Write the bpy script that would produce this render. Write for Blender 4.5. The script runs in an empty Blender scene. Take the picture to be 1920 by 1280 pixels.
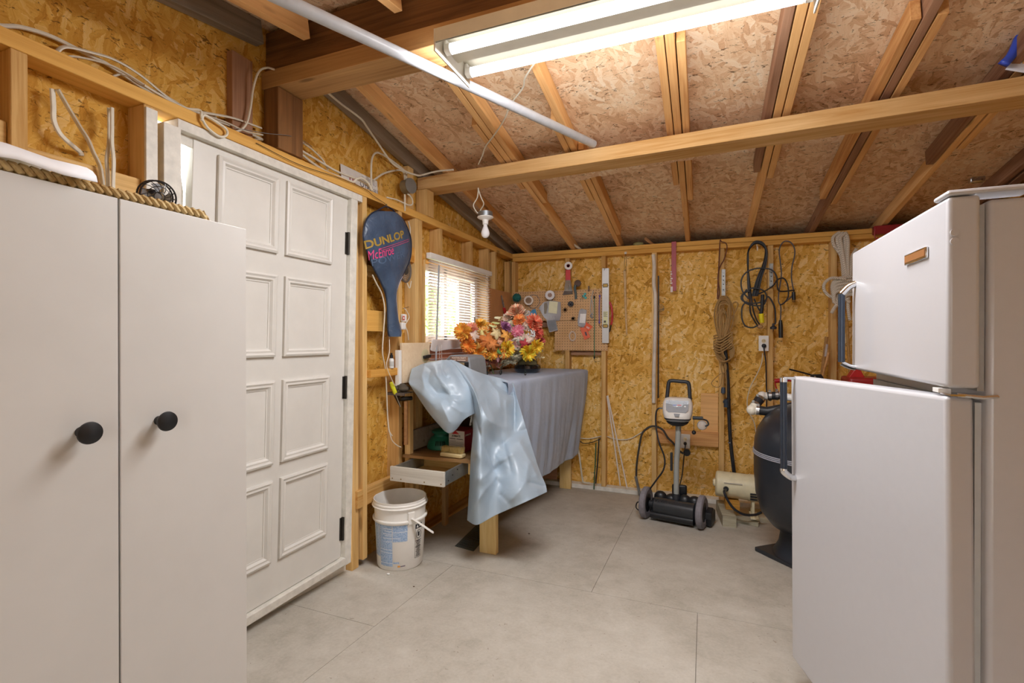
import bpy, bmesh, math, random
from mathutils import Vector, Matrix, Euler, noise

random.seed(7)
SC = bpy.context.scene
COL = SC.collection
PI = math.pi

# ---------------------------------------------------------------- survey: camera and sight lines
F = 905.0
YAW = math.radians(21.75)
PIT = math.radians(-0.2)
CZ = 1.425
XL, XR, YB = -1.81, 1.80, 4.545      # inner faces of the studs: left, right, back
SL = 0.055                            # the floor falls towards the back wall
RB, RS = 2.305, 0.17                  # rafter underside at the back plate, roof pitch
RY = 1.715                            # ridge


def ray(px, py):
    x = (px - 960) / F; z = -(py - 640) / F; y = 1.0
    y, z = y * math.cos(PIT) - z * math.sin(PIT), y * math.sin(PIT) + z * math.cos(PIT)
    c, s = math.cos(YAW), math.sin(YAW)
    return Vector((x * c - y * s, x * s + y * c, z))


def onx(px, py, X):
    r = ray(px, py); t = X / r.x
    return Vector((X, r.y * t, CZ + r.z * t))


def ony(px, py, Y):
    r = ray(px, py); t = Y / r.y
    return Vector((r.x * t, Y, CZ + r.z * t))


def onz(px, py, Z):
    r = ray(px, py); t = (Z - CZ) / r.z
    return Vector((r.x * t, r.y * t, Z))


def onf(px, py):
    r = ray(px, py); t = (SL * YB - CZ) / (r.z + SL * r.y)
    return Vector((r.x * t, r.y * t, CZ + r.z * t))


def proj(p):
    """Where a point of the room falls on the survey frame."""
    x, y, z = p[0], p[1], p[2] - CZ
    c, s = math.cos(YAW), math.sin(YAW)
    u, w = x * c + y * s, -x * s + y * c
    w, z = w * math.cos(PIT) + z * math.sin(PIT), -w * math.sin(PIT) + z * math.cos(PIT)
    return 960 + F * u / w, 640 - F * z / w


def fz(y):
    return SL * (YB - y)


def fwd(p):
    return -p.x * math.sin(YAW) + p.y * math.cos(YAW)


# ---------------------------------------------------------------- materials
def lin(h):
    if not isinstance(h, str):
        return tuple(h)
    h = h.lstrip('#')
    o = []
    for i in (0, 2, 4):
        c = int(h[i:i + 2], 16) / 255
        o.append(c / 12.92 if c <= .04045 else ((c + .055) / 1.055) ** 2.4)
    return tuple(o) + (1,)


class NT:
    def __init__(s, name):
        s.m = bpy.data.materials.new(name); s.m.use_nodes = True
        s.t = s.m.node_tree; s.t.nodes.clear()
        s.out = s.n('ShaderNodeOutputMaterial')
        s.b = s.n('ShaderNodeBsdfPrincipled')
        s.l(s.b.outputs[0], s.out.inputs[0])

    def n(s, typ, **kw):
        nd = s.t.nodes.new(typ)
        for k, v in kw.items():
            if k.startswith('i_'):
                nd.inputs[k[2:].replace('_', ' ')].default_value = v
            else:
                setattr(nd, k, v)
        return nd

    def l(s, a, b):
        s.t.links.new(a, b)

    def math(s, op, a, b=None, c=None):
        nd = s.n('ShaderNodeMath', operation=op)
        for i, v in enumerate((a, b, c)):
            if v is None: continue
            if isinstance(v, (int, float)): nd.inputs[i].default_value = v
            else: s.l(v, nd.inputs[i])
        return nd.outputs[0]

    def ramp(s, fac, stops, interp='LINEAR'):
        nd = s.n('ShaderNodeValToRGB'); cr = nd.color_ramp; cr.interpolation = interp
        while len(cr.elements) > 1: cr.elements.remove(cr.elements[-1])
        cr.elements[0].position = stops[0][0]; cr.elements[0].color = lin(stops[0][1])
        for p, c in stops[1:]:
            e = cr.elements.new(p); e.color = lin(c)
        s.l(fac, nd.inputs[0])
        return nd.outputs[0]

    def mix(s, fac, a, b, blend='MIX'):
        nd = s.n('ShaderNodeMix', data_type='RGBA', blend_type=blend)
        for i, v in ((0, fac), (6, a), (7, b)):
            if isinstance(v, (int, float)): nd.inputs[i].default_value = v
            elif isinstance(v, (tuple, str)): nd.inputs[i].default_value = lin(v)
            else: s.l(v, nd.inputs[i])
        return nd.outputs[2]

    def coords(s, kind='Object', scale=(1, 1, 1), rot=(0, 0, 0), loc=(0, 0, 0), src=None):
        if src is None:
            src = s.n('ShaderNodeTexCoord').outputs[kind]
        mp = s.n('ShaderNodeMapping')
        mp.inputs['Scale'].default_value = scale; mp.inputs['Rotation'].default_value = rot
        mp.inputs['Location'].default_value = loc
        s.l(src, mp.inputs[0])
        return mp.outputs[0]

    def noise(s, vec, scale=5, detail=3, rough=.5, dist=0, dim='3D'):
        nd = s.n('ShaderNodeTexNoise', noise_dimensions=dim)
        nd.inputs['Scale'].default_value = scale; nd.inputs['Detail'].default_value = detail
        nd.inputs['Roughness'].default_value = rough; nd.inputs['Distortion'].default_value = dist
        if vec is not None: s.l(vec, nd.inputs['Vector'])
        return nd.outputs[0]

    def bump(s, h, strength=.2, dist=.002):
        nd = s.n('ShaderNodeBump'); nd.inputs['Strength'].default_value = strength
        nd.inputs['Distance'].default_value = dist
        s.l(h, nd.inputs['Height']); s.l(nd.outputs[0], s.b.inputs['Normal'])


def plain(name, color, rough=.5, metal=0, var=.06, scale=18, spec=.5, bump=0, trans=0, alpha=1, coat=0):
    """An even coat of one colour with faint mottling and wear in the gloss."""
    m = NT(name)
    c = lin(color)
    co = m.coords()
    nz = m.noise(co, scale, 4, .6)
    lo = tuple(max(0, x * (1 - var)) for x in c[:3]) + (1,)
    hi = tuple(min(1, x * (1 + var)) for x in c[:3]) + (1,)
    m.l(m.ramp(nz, [(.3, lo), (.7, hi)]), m.b.inputs['Base Color'])
    m.l(m.math('MULTIPLY_ADD', nz, .12, max(.02, rough - .06)), m.b.inputs['Roughness'])
    m.b.inputs['Metallic'].default_value = metal
    m.b.inputs['Specular IOR Level'].default_value = spec
    m.b.inputs['Transmission Weight'].default_value = trans
    m.b.inputs['Alpha'].default_value = alpha
    m.b.inputs['Coat Weight'].default_value = coat
    if bump: m.bump(m.noise(co, scale * 8, 3), bump, .001)
    return m.m


def wood(name, dark, light, rough=.75, grain=1.0, knots=True):
    """Sawn lumber, grain along the local X axis, each piece a little different."""
    m = NT(name)
    info = m.n('ShaderNodeObjectInfo')
    off = m.n('ShaderNodeCombineXYZ')
    r7 = m.math('MULTIPLY', info.outputs['Random'], 37.0)
    m.l(r7, off.inputs[0]); m.l(r7, off.inputs[1])
    add = m.n('ShaderNodeVectorMath', operation='ADD')
    tc = m.n('ShaderNodeTexCoord')
    m.l(tc.outputs['Object'], add.inputs[0]); m.l(off.outputs[0], add.inputs[1])
    long_ = m.coords(scale=(1.3, 26, 26), src=add.outputs[0])
    fine = m.coords(scale=(4, 160, 160), src=add.outputs[0])
    g = m.noise(long_, 1.0, 5, .6, 1.2)
    f = m.noise(fine, 1.0, 2, .5)
    big = m.noise(m.coords(scale=(1.2, 3, 3), src=add.outputs[0]), 2.0, 2)
    s = m.math('MULTIPLY_ADD', g, .62 * grain, m.math('MULTIPLY', f, .2 * grain))
    s = m.math('MULTIPLY_ADD', big, .35, s)
    s = m.math('ADD', s, m.math('MULTIPLY_ADD', info.outputs['Random'], .22, -.16 + .4 * (1 - grain)))
    c = m.ramp(s, [(.28, dark), (.48, tuple((a + b) / 2 for a, b in zip(lin(dark), lin(light)))), (.72, light)])
    if knots:
        vo = m.n('ShaderNodeTexVoronoi'); vo.inputs['Scale'].default_value = 1.0
        m.l(m.coords(scale=(2.2, 9, 9), src=add.outputs[0]), vo.inputs['Vector'])
        k = m.ramp(vo.outputs['Distance'], [(.07, '#ffffff'), (.13, '#000000')])
        c = m.mix(m.math('MULTIPLY', k, .55), c, tuple(x * .35 for x in lin(dark)[:3]) + (1,))
    m.l(c, m.b.inputs['Base Color'])
    m.b.inputs['Roughness'].default_value = rough
    m.b.inputs['Specular IOR Level'].default_value = .25
    m.bump(f, .25, .001)
    return m.m


def osb(name, axes, stops, shift=0.0, speck='#4a2d12'):
    """Oriented strand board: overlapping flakes turned every way, pale and dark strands, dark specks."""
    m = NT(name)
    tc = m.n('ShaderNodeTexCoord'); sp = m.n('ShaderNodeSeparateXYZ'); cb = m.n('ShaderNodeCombineXYZ')
    m.l(tc.outputs['Object'], sp.inputs[0])
    m.l(sp.outputs['XYZ'.index(axes[0])], cb.inputs[0]); m.l(sp.outputs['XYZ'.index(axes[1])], cb.inputs[1])
    base = cb.outputs[0]
    wob = m.n('ShaderNodeTexNoise', noise_dimensions='2D'); wob.inputs['Scale'].default_value = 9
    wob.inputs['Detail'].default_value = 6; wob.inputs['Roughness'].default_value = .7
    m.l(base, wob.inputs['Vector'])
    sub = m.n('ShaderNodeVectorMath', operation='MULTIPLY_ADD')
    m.l(wob.outputs[1], sub.inputs[0]); sub.inputs[1].default_value = (.04, .04, 0); m.l(base, sub.inputs[2])
    vec = sub.outputs[0]

    def turned(rot, sc, loc):
        return m.coords(scale=sc, loc=loc, src=m.coords(rot=(0, 0, rot), src=vec))

    def flakes(rot, sx, sy, seed):
        vo = m.n('ShaderNodeTexVoronoi', voronoi_dimensions='2D')
        vo.inputs['Scale'].default_value = 1; vo.inputs['Randomness'].default_value = 1
        m.l(turned(rot, (sx, sy, 1), (seed, seed * .7, 0)), vo.inputs['Vector'])
        sc_ = m.n('ShaderNodeSeparateColor'); m.l(vo.outputs['Color'], sc_.inputs[0])
        st = m.noise(turned(rot, (sx * .7, sy * 5, 1), (seed, 0, 0)), 1, 3, .6, dim='2D')
        return m.math('MULTIPLY_ADD', sc_.outputs[0], .46, m.math('MULTIPLY', st, .54)), sc_.outputs[1]

    def pick(mask, a, b):
        v = m.n('ShaderNodeMix', data_type='FLOAT')
        m.l(mask, v.inputs[0]); m.l(a, v.inputs[2]); m.l(b, v.inputs[3]); return v.outputs[0]
    A = flakes(.15, 11, 42, 1.3); B = flakes(1.0, 13, 50, 4.1); Cc = flakes(-.75, 11, 40, 8.7); Dd = flakes(1.75, 14, 52, 2.9)
    v = pick(m.math('GREATER_THAN', B[1], .55), A[0], B[0])
    v = pick(m.math('GREATER_THAN', Cc[1], .62), v, Cc[0])
    v = pick(m.math('GREATER_THAN', Dd[1], .70), v, Dd[0])
    big = m.noise(base, 2.2, 3, .55, dim='2D')
    s = m.math('MULTIPLY_ADD', v, .56, m.math('MULTIPLY_ADD', big, .30, .09 + shift))
    c = m.ramp(s, stops)
    dk = m.noise(m.coords(scale=(1, 2.6, 1), rot=(0, 0, .6), src=vec), 26, 3, .55, 1.2, dim='2D')
    mask = m.ramp(dk, [(.63, '#000000'), (.70, '#ffffff')])
    c = m.mix(m.math('MULTIPLY', mask, .75), c, speck)
    m.l(c, m.b.inputs['Base Color'])
    m.b.inputs['Roughness'].default_value = .8
    m.b.inputs['Specular IOR Level'].default_value = .2
    m.bump(v, .3, .003)
    return m.m


def emit(name, color, strength):
    m = NT(name)
    m.b.inputs['Base Color'].default_value = lin('#ffffff')
    m.b.inputs['Emission Color'].default_value = lin(color)
    m.b.inputs['Emission Strength'].default_value = strength
    return m.m


# ---------------------------------------------------------------- mesh building
def frame(d):
    d = Vector(d).normalized()
    a = Vector((0, 0, 1)) if abs(d.z) < .9 else Vector((1, 0, 0))
    u = d.cross(a).normalized(); v = d.cross(u).normalized()
    return u, v


def spline(pts, n=8, closed=False):
    """Catmull-Rom through the points."""
    P = [Vector(p) for p in pts]
    if len(P) < 3: return P
    out = []; N = len(P)
    rng = N if closed else N - 1
    for i in range(rng):
        if closed:
            p0, p1, p2, p3 = P[(i - 1) % N], P[i], P[(i + 1) % N], P[(i + 2) % N]
        else:
            p0 = P[i - 1] if i > 0 else P[0] * 2 - P[1]
            p1, p2 = P[i], P[i + 1]
            p3 = P[i + 2] if i + 2 < N else P[-1] * 2 - P[-2]
        for k in range(n):
            t = k / n
            out.append(.5 * ((2 * p1) + (p2 - p0) * t + (2 * p0 - 5 * p1 + 4 * p2 - p3) * t * t + (3 * p1 - p0 - 3 * p2 + p3) * t ** 3))
    if not closed: out.append(P[-1])
    return out


class MB:
    def __init__(s):
        s.v = []; s.f = []; s.mi = []; s.cur = 0

    def mat(s, i):
        s.cur = i; return s

    def add(s, vs, fs):
        b = len(s.v); s.v.extend(Vector(v) for v in vs)
        for f in fs:
            s.f.append([b + i for i in f]); s.mi.append(s.cur)
        return s

    def box(s, lo, hi, M=None):
        x0, y0, z0 = lo; x1, y1, z1 = hi
        vs = [Vector(p) for p in ((x0, y0, z0), (x1, y0, z0), (x1, y1, z0), (x0, y1, z0), (x0, y0, z1), (x1, y0, z1), (x1, y1, z1), (x0, y1, z1))]
        if M: vs = [M @ v for v in vs]
        return s.add(vs, [(0, 3, 2, 1), (4, 5, 6, 7), (0, 1, 5, 4), (1, 2, 6, 5), (2, 3, 7, 6), (3, 0, 4, 7)])

    def cbox(s, c, size, M=None):
        c = Vector(c); h = Vector(size) / 2
        if M is not None:
            return s.box(-h, h, Matrix.Translation(c) @ M.to_4x4())
        return s.box(c - h, c + h)

    def prism(s, poly, axis, a0, a1):
        """A 2-D outline pushed along an axis: axis 0 -> (y,z), 1 -> (x,z), 2 -> (x,y)."""
        def P(q, a):
            return (a, q[0], q[1]) if axis == 0 else ((q[0], a, q[1]) if axis == 1 else (q[0], q[1], a))
        n = len(poly)
        vs = [P(q, a0) for q in poly] + [P(q, a1) for q in poly]
        fs = [list(range(n))[::-1], [n + i for i in range(n)]]
        fs += [(i, (i + 1) % n, n + (i + 1) % n, n + i) for i in range(n)]
        return s.add(vs, fs)

    def ring(s, c, u, v, r, n):
        return [Vector(c) + u * (r * math.cos(2 * PI * i / n)) + v * (r * math.sin(2 * PI * i / n)) for i in range(n)]

    def cyl(s, p0, p1, r0, r1=None, n=16, cap=True):
        r1 = r0 if r1 is None else r1
        p0, p1 = Vector(p0), Vector(p1); u, v = frame(p1 - p0)
        vs = s.ring(p0, u, v, r0, n) + s.ring(p1, u, v, r1, n)
        fs = [(i, (i + 1) % n, n + (i + 1) % n, n + i) for i in range(n)]
        if cap: fs += [list(range(n))[::-1], [n + i for i in range(n)]]
        return s.add(vs, fs)

    def tube(s, pts, r, n=8, closed=False, cap=True, flat=1.0):
        P = [Vector(p) for p in pts]; N = len(P)
        if N < 2: return s
        rad = r if callable(r) else (lambda t: r)
        vs = []; u = None
        for i, p in enumerate(P):
            if closed: d = P[(i + 1) % N] - P[i - 1]
            else: d = P[min(i + 1, N - 1)] - P[max(i - 1, 0)]
            if d.length < 1e-9: d = Vector((0, 0, 1))
            d.normalize()
            if u is None: u, _ = frame(d)
            u = u - d * u.dot(d)
            if u.length < 1e-6: u, _ = frame(d)
            u.normalize(); w = d.cross(u)
            rr = rad(i / max(1, N - 1))
            for k in range(n):
                a = 2 * PI * k / n
                vs.append(p + u * (rr * math.cos(a)) + w * (rr * flat * math.sin(a)))
        fs = []
        for i in range(N if closed else N - 1):
            j = (i + 1) % N
            for k in range(n):
                fs.append((i * n + k, i * n + (k + 1) % n, j * n + (k + 1) % n, j * n + k))
        if cap and not closed:
            fs.append(list(range(n))[::-1]); fs.append([(N - 1) * n + k for k in range(n)])
        return s.add(vs, fs)

    def lathe(s, prof, c, axis=(0, 0, 1), n=32, u=None, ell=1.0):
        """prof: (radius, height) pairs turned about the axis."""
        c = Vector(c); ax = Vector(axis).normalized()
        if u is None: u, w = frame(ax)
        else:
            u = Vector(u).normalized(); w = ax.cross(u)
        vs = []; fs = []
        for r, h in prof:
            for k in range(n):
                a = 2 * PI * k / n
                vs.append(c + ax * h + u * (r * math.cos(a)) + w * (r * ell * math.sin(a)))
        for i in range(len(prof) - 1):
            for k in range(n):
                fs.append((i * n + k, i * n + (k + 1) % n, (i + 1) * n + (k + 1) % n, (i + 1) * n + k))
        if prof[0][0] > 1e-6: fs.append(list(range(n))[::-1])
        if prof[-1][0] > 1e-6: fs.append([(len(prof) - 1) * n + k for k in range(n)])
        return s.add(vs, fs)

    def ball(s, c, r, n=14, m=9, M=None):
        c = Vector(c); rr = r if isinstance(r, (tuple, list)) else (r, r, r)
        vs = []; fs = []
        for j in range(m + 1):
            th = PI * j / m
            for k in range(n):
                a = 2 * PI * k / n
                p = Vector((rr[0] * math.sin(th) * math.cos(a), rr[1] * math.sin(th) * math.sin(a), rr[2] * math.cos(th)))
                vs.append(c + (M @ p if M else p))
        for j in range(m):
            for k in range(n):
                fs.append((j * n + k, (j + 1) * n + k, (j + 1) * n + (k + 1) % n, j * n + (k + 1) % n))
        return s.add(vs, fs)

    def torus(s, c, axis, R, r, n=28, m=8, ell=1.0):
        u, v = frame(axis)
        pts = [Vector(c) + u * (R * math.cos(2 * PI * i / n)) + v * (R * ell * math.sin(2 * PI * i / n)) for i in range(n)]
        return s.tube(pts, r, m, closed=True)

    def grid(s, pts, thick=0):
        """pts[i][j] points of a surface."""
        R, Cn = len(pts), len(pts[0])
        vs = [p for row in pts for p in row]
        fs = [(i * Cn + j, i * Cn + j + 1, (i + 1) * Cn + j + 1, (i + 1) * Cn + j) for i in range(R - 1) for j in range(Cn - 1)]
        return s.add(vs, fs)

    def text(s, body, size, M, font_extrude=.0006, fn=None, shear=0, align='CENTER', bold=0, res=3):
        cu = bpy.data.curves.new('lettering', 'FONT'); cu.body = body; cu.size = size
        cu.extrude = font_extrude; cu.align_x = align; cu.align_y = 'CENTER'; cu.shear = shear; cu.offset = bold
        cu.resolution_u = res
        o = bpy.data.objects.new('lettering', cu)
        me = bpy.data.meshes.new_from_object(o)
        vs = [v.co.copy() for v in me.vertices]
        vs = [fn(v) for v in vs] if fn else [M @ v for v in vs]
        s.add(vs, [tuple(p.vertices) for p in me.polygons])
        bpy.data.objects.remove(o); bpy.data.curves.remove(cu); bpy.data.meshes.remove(me)
        return s

    def build(s, name, mats, parent=None, smooth=True, angle=38, bevel=0, seg=2, subsurf=0, solid=0, origin=None, weld=False):
        me = bpy.data.meshes.new(name)
        o0 = Vector(origin) if origin is not None else Vector((0, 0, 0))
        me.from_pydata([tuple(v - o0) for v in s.v], [], s.f)
        if not isinstance(mats, (list, tuple)): mats = [mats]
        for m in mats: me.materials.append(m)
        if len(mats) > 1: me.polygons.foreach_set('material_index', s.mi)
        bm = bmesh.new(); bm.from_mesh(me)
        if weld: bmesh.ops.remove_doubles(bm, verts=bm.verts, dist=1e-5)
        bmesh.ops.recalc_face_normals(bm, faces=bm.faces)
        bm.to_mesh(me); bm.free()
        if smooth:
            me.polygons.foreach_set('use_smooth', [True] * len(me.polygons))
            me.set_sharp_from_angle(angle=math.radians(angle))
        me.update()
        o = bpy.data.objects.new(name, me); COL.objects.link(o)
        o.location = o0
        if parent is not None:
            o.parent = parent
            o.matrix_parent_inverse = Matrix.Identity(4)
            o.location = o0 - parent_world(parent)
        if bevel:
            md = o.modifiers.new('edges', 'BEVEL'); md.width = bevel; md.segments = seg
            md.limit_method = 'ANGLE'; md.angle_limit = math.radians(40)
        if solid:
            md = o.modifiers.new('sheet', 'SOLIDIFY'); md.thickness = solid; md.offset = 0
        if subsurf:
            md = o.modifiers.new('soft', 'SUBSURF'); md.levels = subsurf; md.render_levels = subsurf
        return o


def parent_world(p):
    w = Vector((0, 0, 0))
    while p is not None:
        w = w + p.location; p = p.parent
    return w


def tag(o, label=None, cat=None, group=None, kind=None):
    if label: o['label'] = label
    if cat: o['category'] = cat
    if group: o['group'] = group
    if kind: o['kind'] = kind
    return o


def thing(name, loc, label, cat, group=None, kind=None):
    o = bpy.data.objects.new(name, None); COL.objects.link(o)
    o.location = Vector(loc); o.empty_display_size = .1
    return tag(o, label, cat, group, kind)


def lumber(name, p0, p1, w, d, up, m, label=None, cat='timber', group=None, kind='structure', parent=None, bevel=.002):
    """A sawn length from p0 to p1 (centre line), w across and d along 'up'; local X runs along the grain."""
    p0, p1 = Vector(p0), Vector(p1)
    x = (p1 - p0).normalized(); z = Vector(up); z = (z - x * z.dot(x)).normalized(); y = z.cross(x)
    L = (p1 - p0).length
    b = MB().box((-L / 2, -w / 2, -d / 2), (L / 2, w / 2, d / 2))
    o = b.build(name, m, smooth=False, bevel=bevel, seg=1)
    M = Matrix((x, y, z)).transposed().to_4x4(); M.translation = (p0 + p1) / 2
    if parent is not None:
        M.translation = M.translation - parent_world(parent); o.parent = parent
    o.matrix_local = M
    return tag(o, label, cat if label else None, group, kind)


def rotx(a): return Matrix.Rotation(a, 3, 'X')
def roty(a): return Matrix.Rotation(a, 3, 'Y')
def rotz(a): return Matrix.Rotation(a, 3, 'Z')


def pathy(pts, Y, n=6, closed=False):
    """Points (px,py[,dY]) laid on the plane in front of the back wall, smoothed."""
    P = [ony(p[0], p[1], Y + (p[2] if len(p) > 2 else 0)) for p in pts]
    return spline(P, n, closed)


def pathx(pts, X, n=6, closed=False):
    P = [onx(p[0], p[1], X + (p[2] if len(p) > 2 else 0)) for p in pts]
    return spline(P, n, closed)
# ---------------------------------------------------------------- palette
WHT = '#ece9e4'
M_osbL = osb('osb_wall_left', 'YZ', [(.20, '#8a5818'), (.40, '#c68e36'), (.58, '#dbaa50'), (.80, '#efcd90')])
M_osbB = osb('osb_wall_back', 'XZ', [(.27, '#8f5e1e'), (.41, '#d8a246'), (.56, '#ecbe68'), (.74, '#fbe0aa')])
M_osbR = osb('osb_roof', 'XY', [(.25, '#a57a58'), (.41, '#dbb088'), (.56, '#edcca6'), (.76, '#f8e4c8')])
M_stud = wood('stud_pine', '#b07c36', '#ecc788')
M_plate = wood('plate_pine', '#bd7f2c', '#e8b663')
M_raft = wood('rafter_pine', '#bd7f48', '#f0bf80')
M_raftd = wood('rafter_weathered', '#7a523a', '#b48a6c')
M_grey = wood('rafter_grey', '#6d5f50', '#a39583')
M_oldbeam = wood('old_beam', '#4e331e', '#966a40')
M_beam = wood('beam_pine', '#c08c4a', '#ecc891', knots=True)
M_paint = plain('white_door_paint', '#dcd9d2', .45, var=.03, scale=9)
M_paintold = plain('worn_white_paint', '#dedad0', .6, var=.12, scale=25)
M_dark = plain('dark_iron', '#34302b', .5, .6, var=.2)
M_black = plain('black_plastic', '#1c1e22', .38, var=.1)
M_blackr = plain('black_rubber', '#22252b', .55, var=.12)
M_steel = plain('bright_steel', '#c4c6c8', .28, 1, var=.08)
M_galv = plain('galvanised_steel', '#9aa0a4', .45, .85, var=.15)
M_white = plain('white_plastic', '#eeece8', .4, var=.03)
M_cable = plain('cable_sheath', '#ddd6c4', .5, var=.06, scale=30)

# floor: painted sheets with open joints, over a dark underlay
m = NT('floor_paint')
co = m.coords()
n1 = m.noise(co, 3.2, 4, .55); n2 = m.noise(co, 85, 3, .6); n3 = m.noise(co, 14, 4, .6, .4)
s = m.math('MULTIPLY_ADD', n1, .5, m.math('MULTIPLY_ADD', n2, .22, m.math('MULTIPLY', n3, .28)))
c = m.ramp(s, [(.36, '#a69f92'), (.5, '#b8b1a5'), (.66, '#c6c0b5')])
sp = m.ramp(m.noise(co, 55, 2, .5, .5), [(.715, '#000000'), (.745, '#ffffff')])
c = m.mix(m.math('MULTIPLY', sp, .5), c, '#7d6a58')
m.l(c, m.b.inputs['Base Color']); m.b.inputs['Roughness'].default_value = .62
m.b.inputs['Specular IOR Level'].default_value = .35
m.bump(n2, .15, .001)
M_floor = m.m
M_gap = plain('joint_dirt', '#4a4238', .9, var=.2)

b = MB()
def fl(x0, x1, y0, y1, g=.0009):
    x0 += g; x1 -= g; y0 += g; y1 -= g
    vs = [(x, y, fz(y) + dz) for dz in (-.012, 0) for x, y in ((x0, y0), (x1, y0), (x1, y1), (x0, y1))]
    b.add(vs, [(0, 3, 2, 1), (4, 5, 6, 7), (0, 1, 5, 4), (1, 2, 6, 5), (2, 3, 7, 6), (3, 0, 4, 7)])
fl(-1.92, -.545, 2.48, 4.66); fl(-.545, .67, 2.48, 4.66); fl(.67, 1.92, 2.48, 4.66)
fl(-1.92, -1.36, 1.76, 2.48); fl(-1.36, -.03, 1.30, 2.48); fl(-1.92, -1.36, .54, 1.76)
fl(-1.36, -.03, -1.3, 1.30); fl(-.03, 1.92, .02, 2.48); fl(-1.92, -1.36, -1.3, .54); fl(-.03, 1.92, -1.3, .02)
b.mat(1)
vs = [(x, y, fz(y) + dz) for dz in (-.12, -.010) for x, y in ((-2, -1.4), (2, -1.4), (2, 4.7), (-2, 4.7))]
b.add(vs, [(0, 3, 2, 1), (4, 5, 6, 7), (0, 1, 5, 4), (1, 2, 6, 5), (2, 3, 7, 6), (3, 0, 4, 7)])
tag(b.build('floor', [M_floor, M_gap], smooth=False), 'grey painted sheet floor with thin dark joints', 'floor', kind='structure')


def roofz(y):
    """Underside of the roof boarding."""
    return RB + .092 + RS * (YB - y) if y >= RY else RB + .092 + RS * (YB - RY) - RS * (RY - y)


YF = -1.2
RX0, RX1, RZ1 = -.12, .22, 1.95        # opening added in the unseen rear wall to let in fill daylight
DY0, DY1 = 1.125, 2.172            # door opening
WY0, WY1, WZ0, WZ1 = 2.91, 3.93, 1.405, 1.985
# left wall: boarding with the openings left out
b = MB()
def lw(y0, y1, z0, z1=None):
    ys = [y0, y1] if not (y0 < RY < y1) else [y0, RY, y1]
    poly = [(y0, z0), (y1, z0)] + ([(y, z1) for y in reversed(ys)] if z1 is not None else [(y, roofz(y)) for y in reversed(ys)])
    b.prism(poly, 0, -1.914, -1.902)
lw(YF, DY0, -.05); lw(DY0, DY1, 2.25); lw(DY1, WY0, -.05)
lw(WY0, WY1, -.05, WZ0); lw(WY0, WY1, WZ1); lw(WY1, 4.93, -.05)
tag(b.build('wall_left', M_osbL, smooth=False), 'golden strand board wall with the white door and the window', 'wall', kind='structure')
b = MB(); b.box((-1.914, 4.637, -.05), (1.904, 4.649, 2.293))
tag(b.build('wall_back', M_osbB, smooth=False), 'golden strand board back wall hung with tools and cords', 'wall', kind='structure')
b = MB(); b.prism([(YF, -.05), (4.93, -.05), (4.93, roofz(4.93)), (RY, roofz(RY)), (YF, roofz(YF))], 0, 1.892, 1.904)
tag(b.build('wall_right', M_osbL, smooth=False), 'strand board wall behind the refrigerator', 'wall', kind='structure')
# rear wall behind the viewer, with the added fill-light opening
b = MB(); ZR = roofz(YF) + .02
b.box((-1.914, YF - .012, -.05), (RX0, YF, ZR)); b.box((RX1, YF - .012, -.05), (1.904, YF, ZR)); b.box((RX0, YF - .012, RZ1), (RX1, YF, ZR))
tag(b.build('wall_rear', M_osbB, smooth=False), 'strand board rear wall behind the viewer around an added fill-light opening', 'wall', kind='structure')
# open eave beyond the back plate: dark soffit and fascia
b = MB(); b.box((-1.914, 4.650, 2.20), (1.904, 4.93, 2.212)); b.box((-1.914, 4.92, 2.212), (1.904, 4.935, roofz(4.93) + .012))
tag(b.build('trim_2', plain('dark_soffit', '#3a2f28', .9, var=.25), smooth=False), 'dark soffit boards of the eave beyond the back plate', 'trim', kind='structure')
# roof boarding
b = MB()
b.prism([(RY, roofz(RY)), (4.95, roofz(4.95)), (4.95, roofz(4.95) + .014), (RY, roofz(RY) + .014)], 0, -2.0, 2.0)
b.prism([(-1.5, roofz(-1.5)), (RY, roofz(RY)), (RY, roofz(RY) + .014), (-1.5, roofz(-1.5) + .014)], 0, -2.0, 2.0)
tag(b.build('ceiling', M_osbR, smooth=False), 'strand board underside of the pitched roof', 'ceiling', kind='structure')

# ---------------------------------------------------------------- left wall framing
PT = 2.295                     # plate top
PB = 2.247
XC = (XL - 1.902) / 2          # stud centre
lumber('top_plate', (XC, YF, (PT + PB) / 2), (XC, 4.630, (PT + PB) / 2), .092, PT - PB, (0, 0, 1), M_plate, 'long honey-coloured top plate along the left wall above the door', 'top plate')
lumber('bottom_plate', (XC, DY1 + .01, fz(3.4) + .012), (XC, 4.54, fz(3.4) - .020), .092, .05, (0, 0, 1), M_stud, 'worn bottom plate on the floor under the workbench window', 'bottom plate')
lw_names = {
    .758: 'stud at the far left above the white wardrobe', 1.106: 'stud on the wardrobe side of the white door',
    2.262: 'stud on the hinge side of the white door', 2.61: 'stud behind the racket cover', 2.805: 'outer stud beside the window blind',
    2.850: 'inner stud at the left edge of the window blind', 3.97: 'stud at the right edge of the window', 4.13: 'stud between the window and the room corner'}
for y, lb in lw_names.items():
    lumber('wall_stud', (XC, y, fz(y) + .04), (XC, y, PB - .001), .038, .090, (1, 0, 0), M_stud, 'pine ' + lb, 'stud', 'studs of the left wall')
lumber('wall_stud', (XC - .01, 2.202, fz(2.2)), (XC - .01, 2.202, PB - .001), .056, .07, (1, 0, 0), M_stud, 'rough pine packing stud between door frame and wall stud', 'stud', 'studs of the left wall')
for y, lb in ((3.126, 'first'), (3.63, 'second')):
    lumber('cripple_stud', (XC, y, WZ1 + .042), (XC, y, PB - .001), .038, .090, (1, 0, 0), M_stud, lb + ' short stud above the window blind, counted from the door', 'stud', 'studs above the window')
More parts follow.
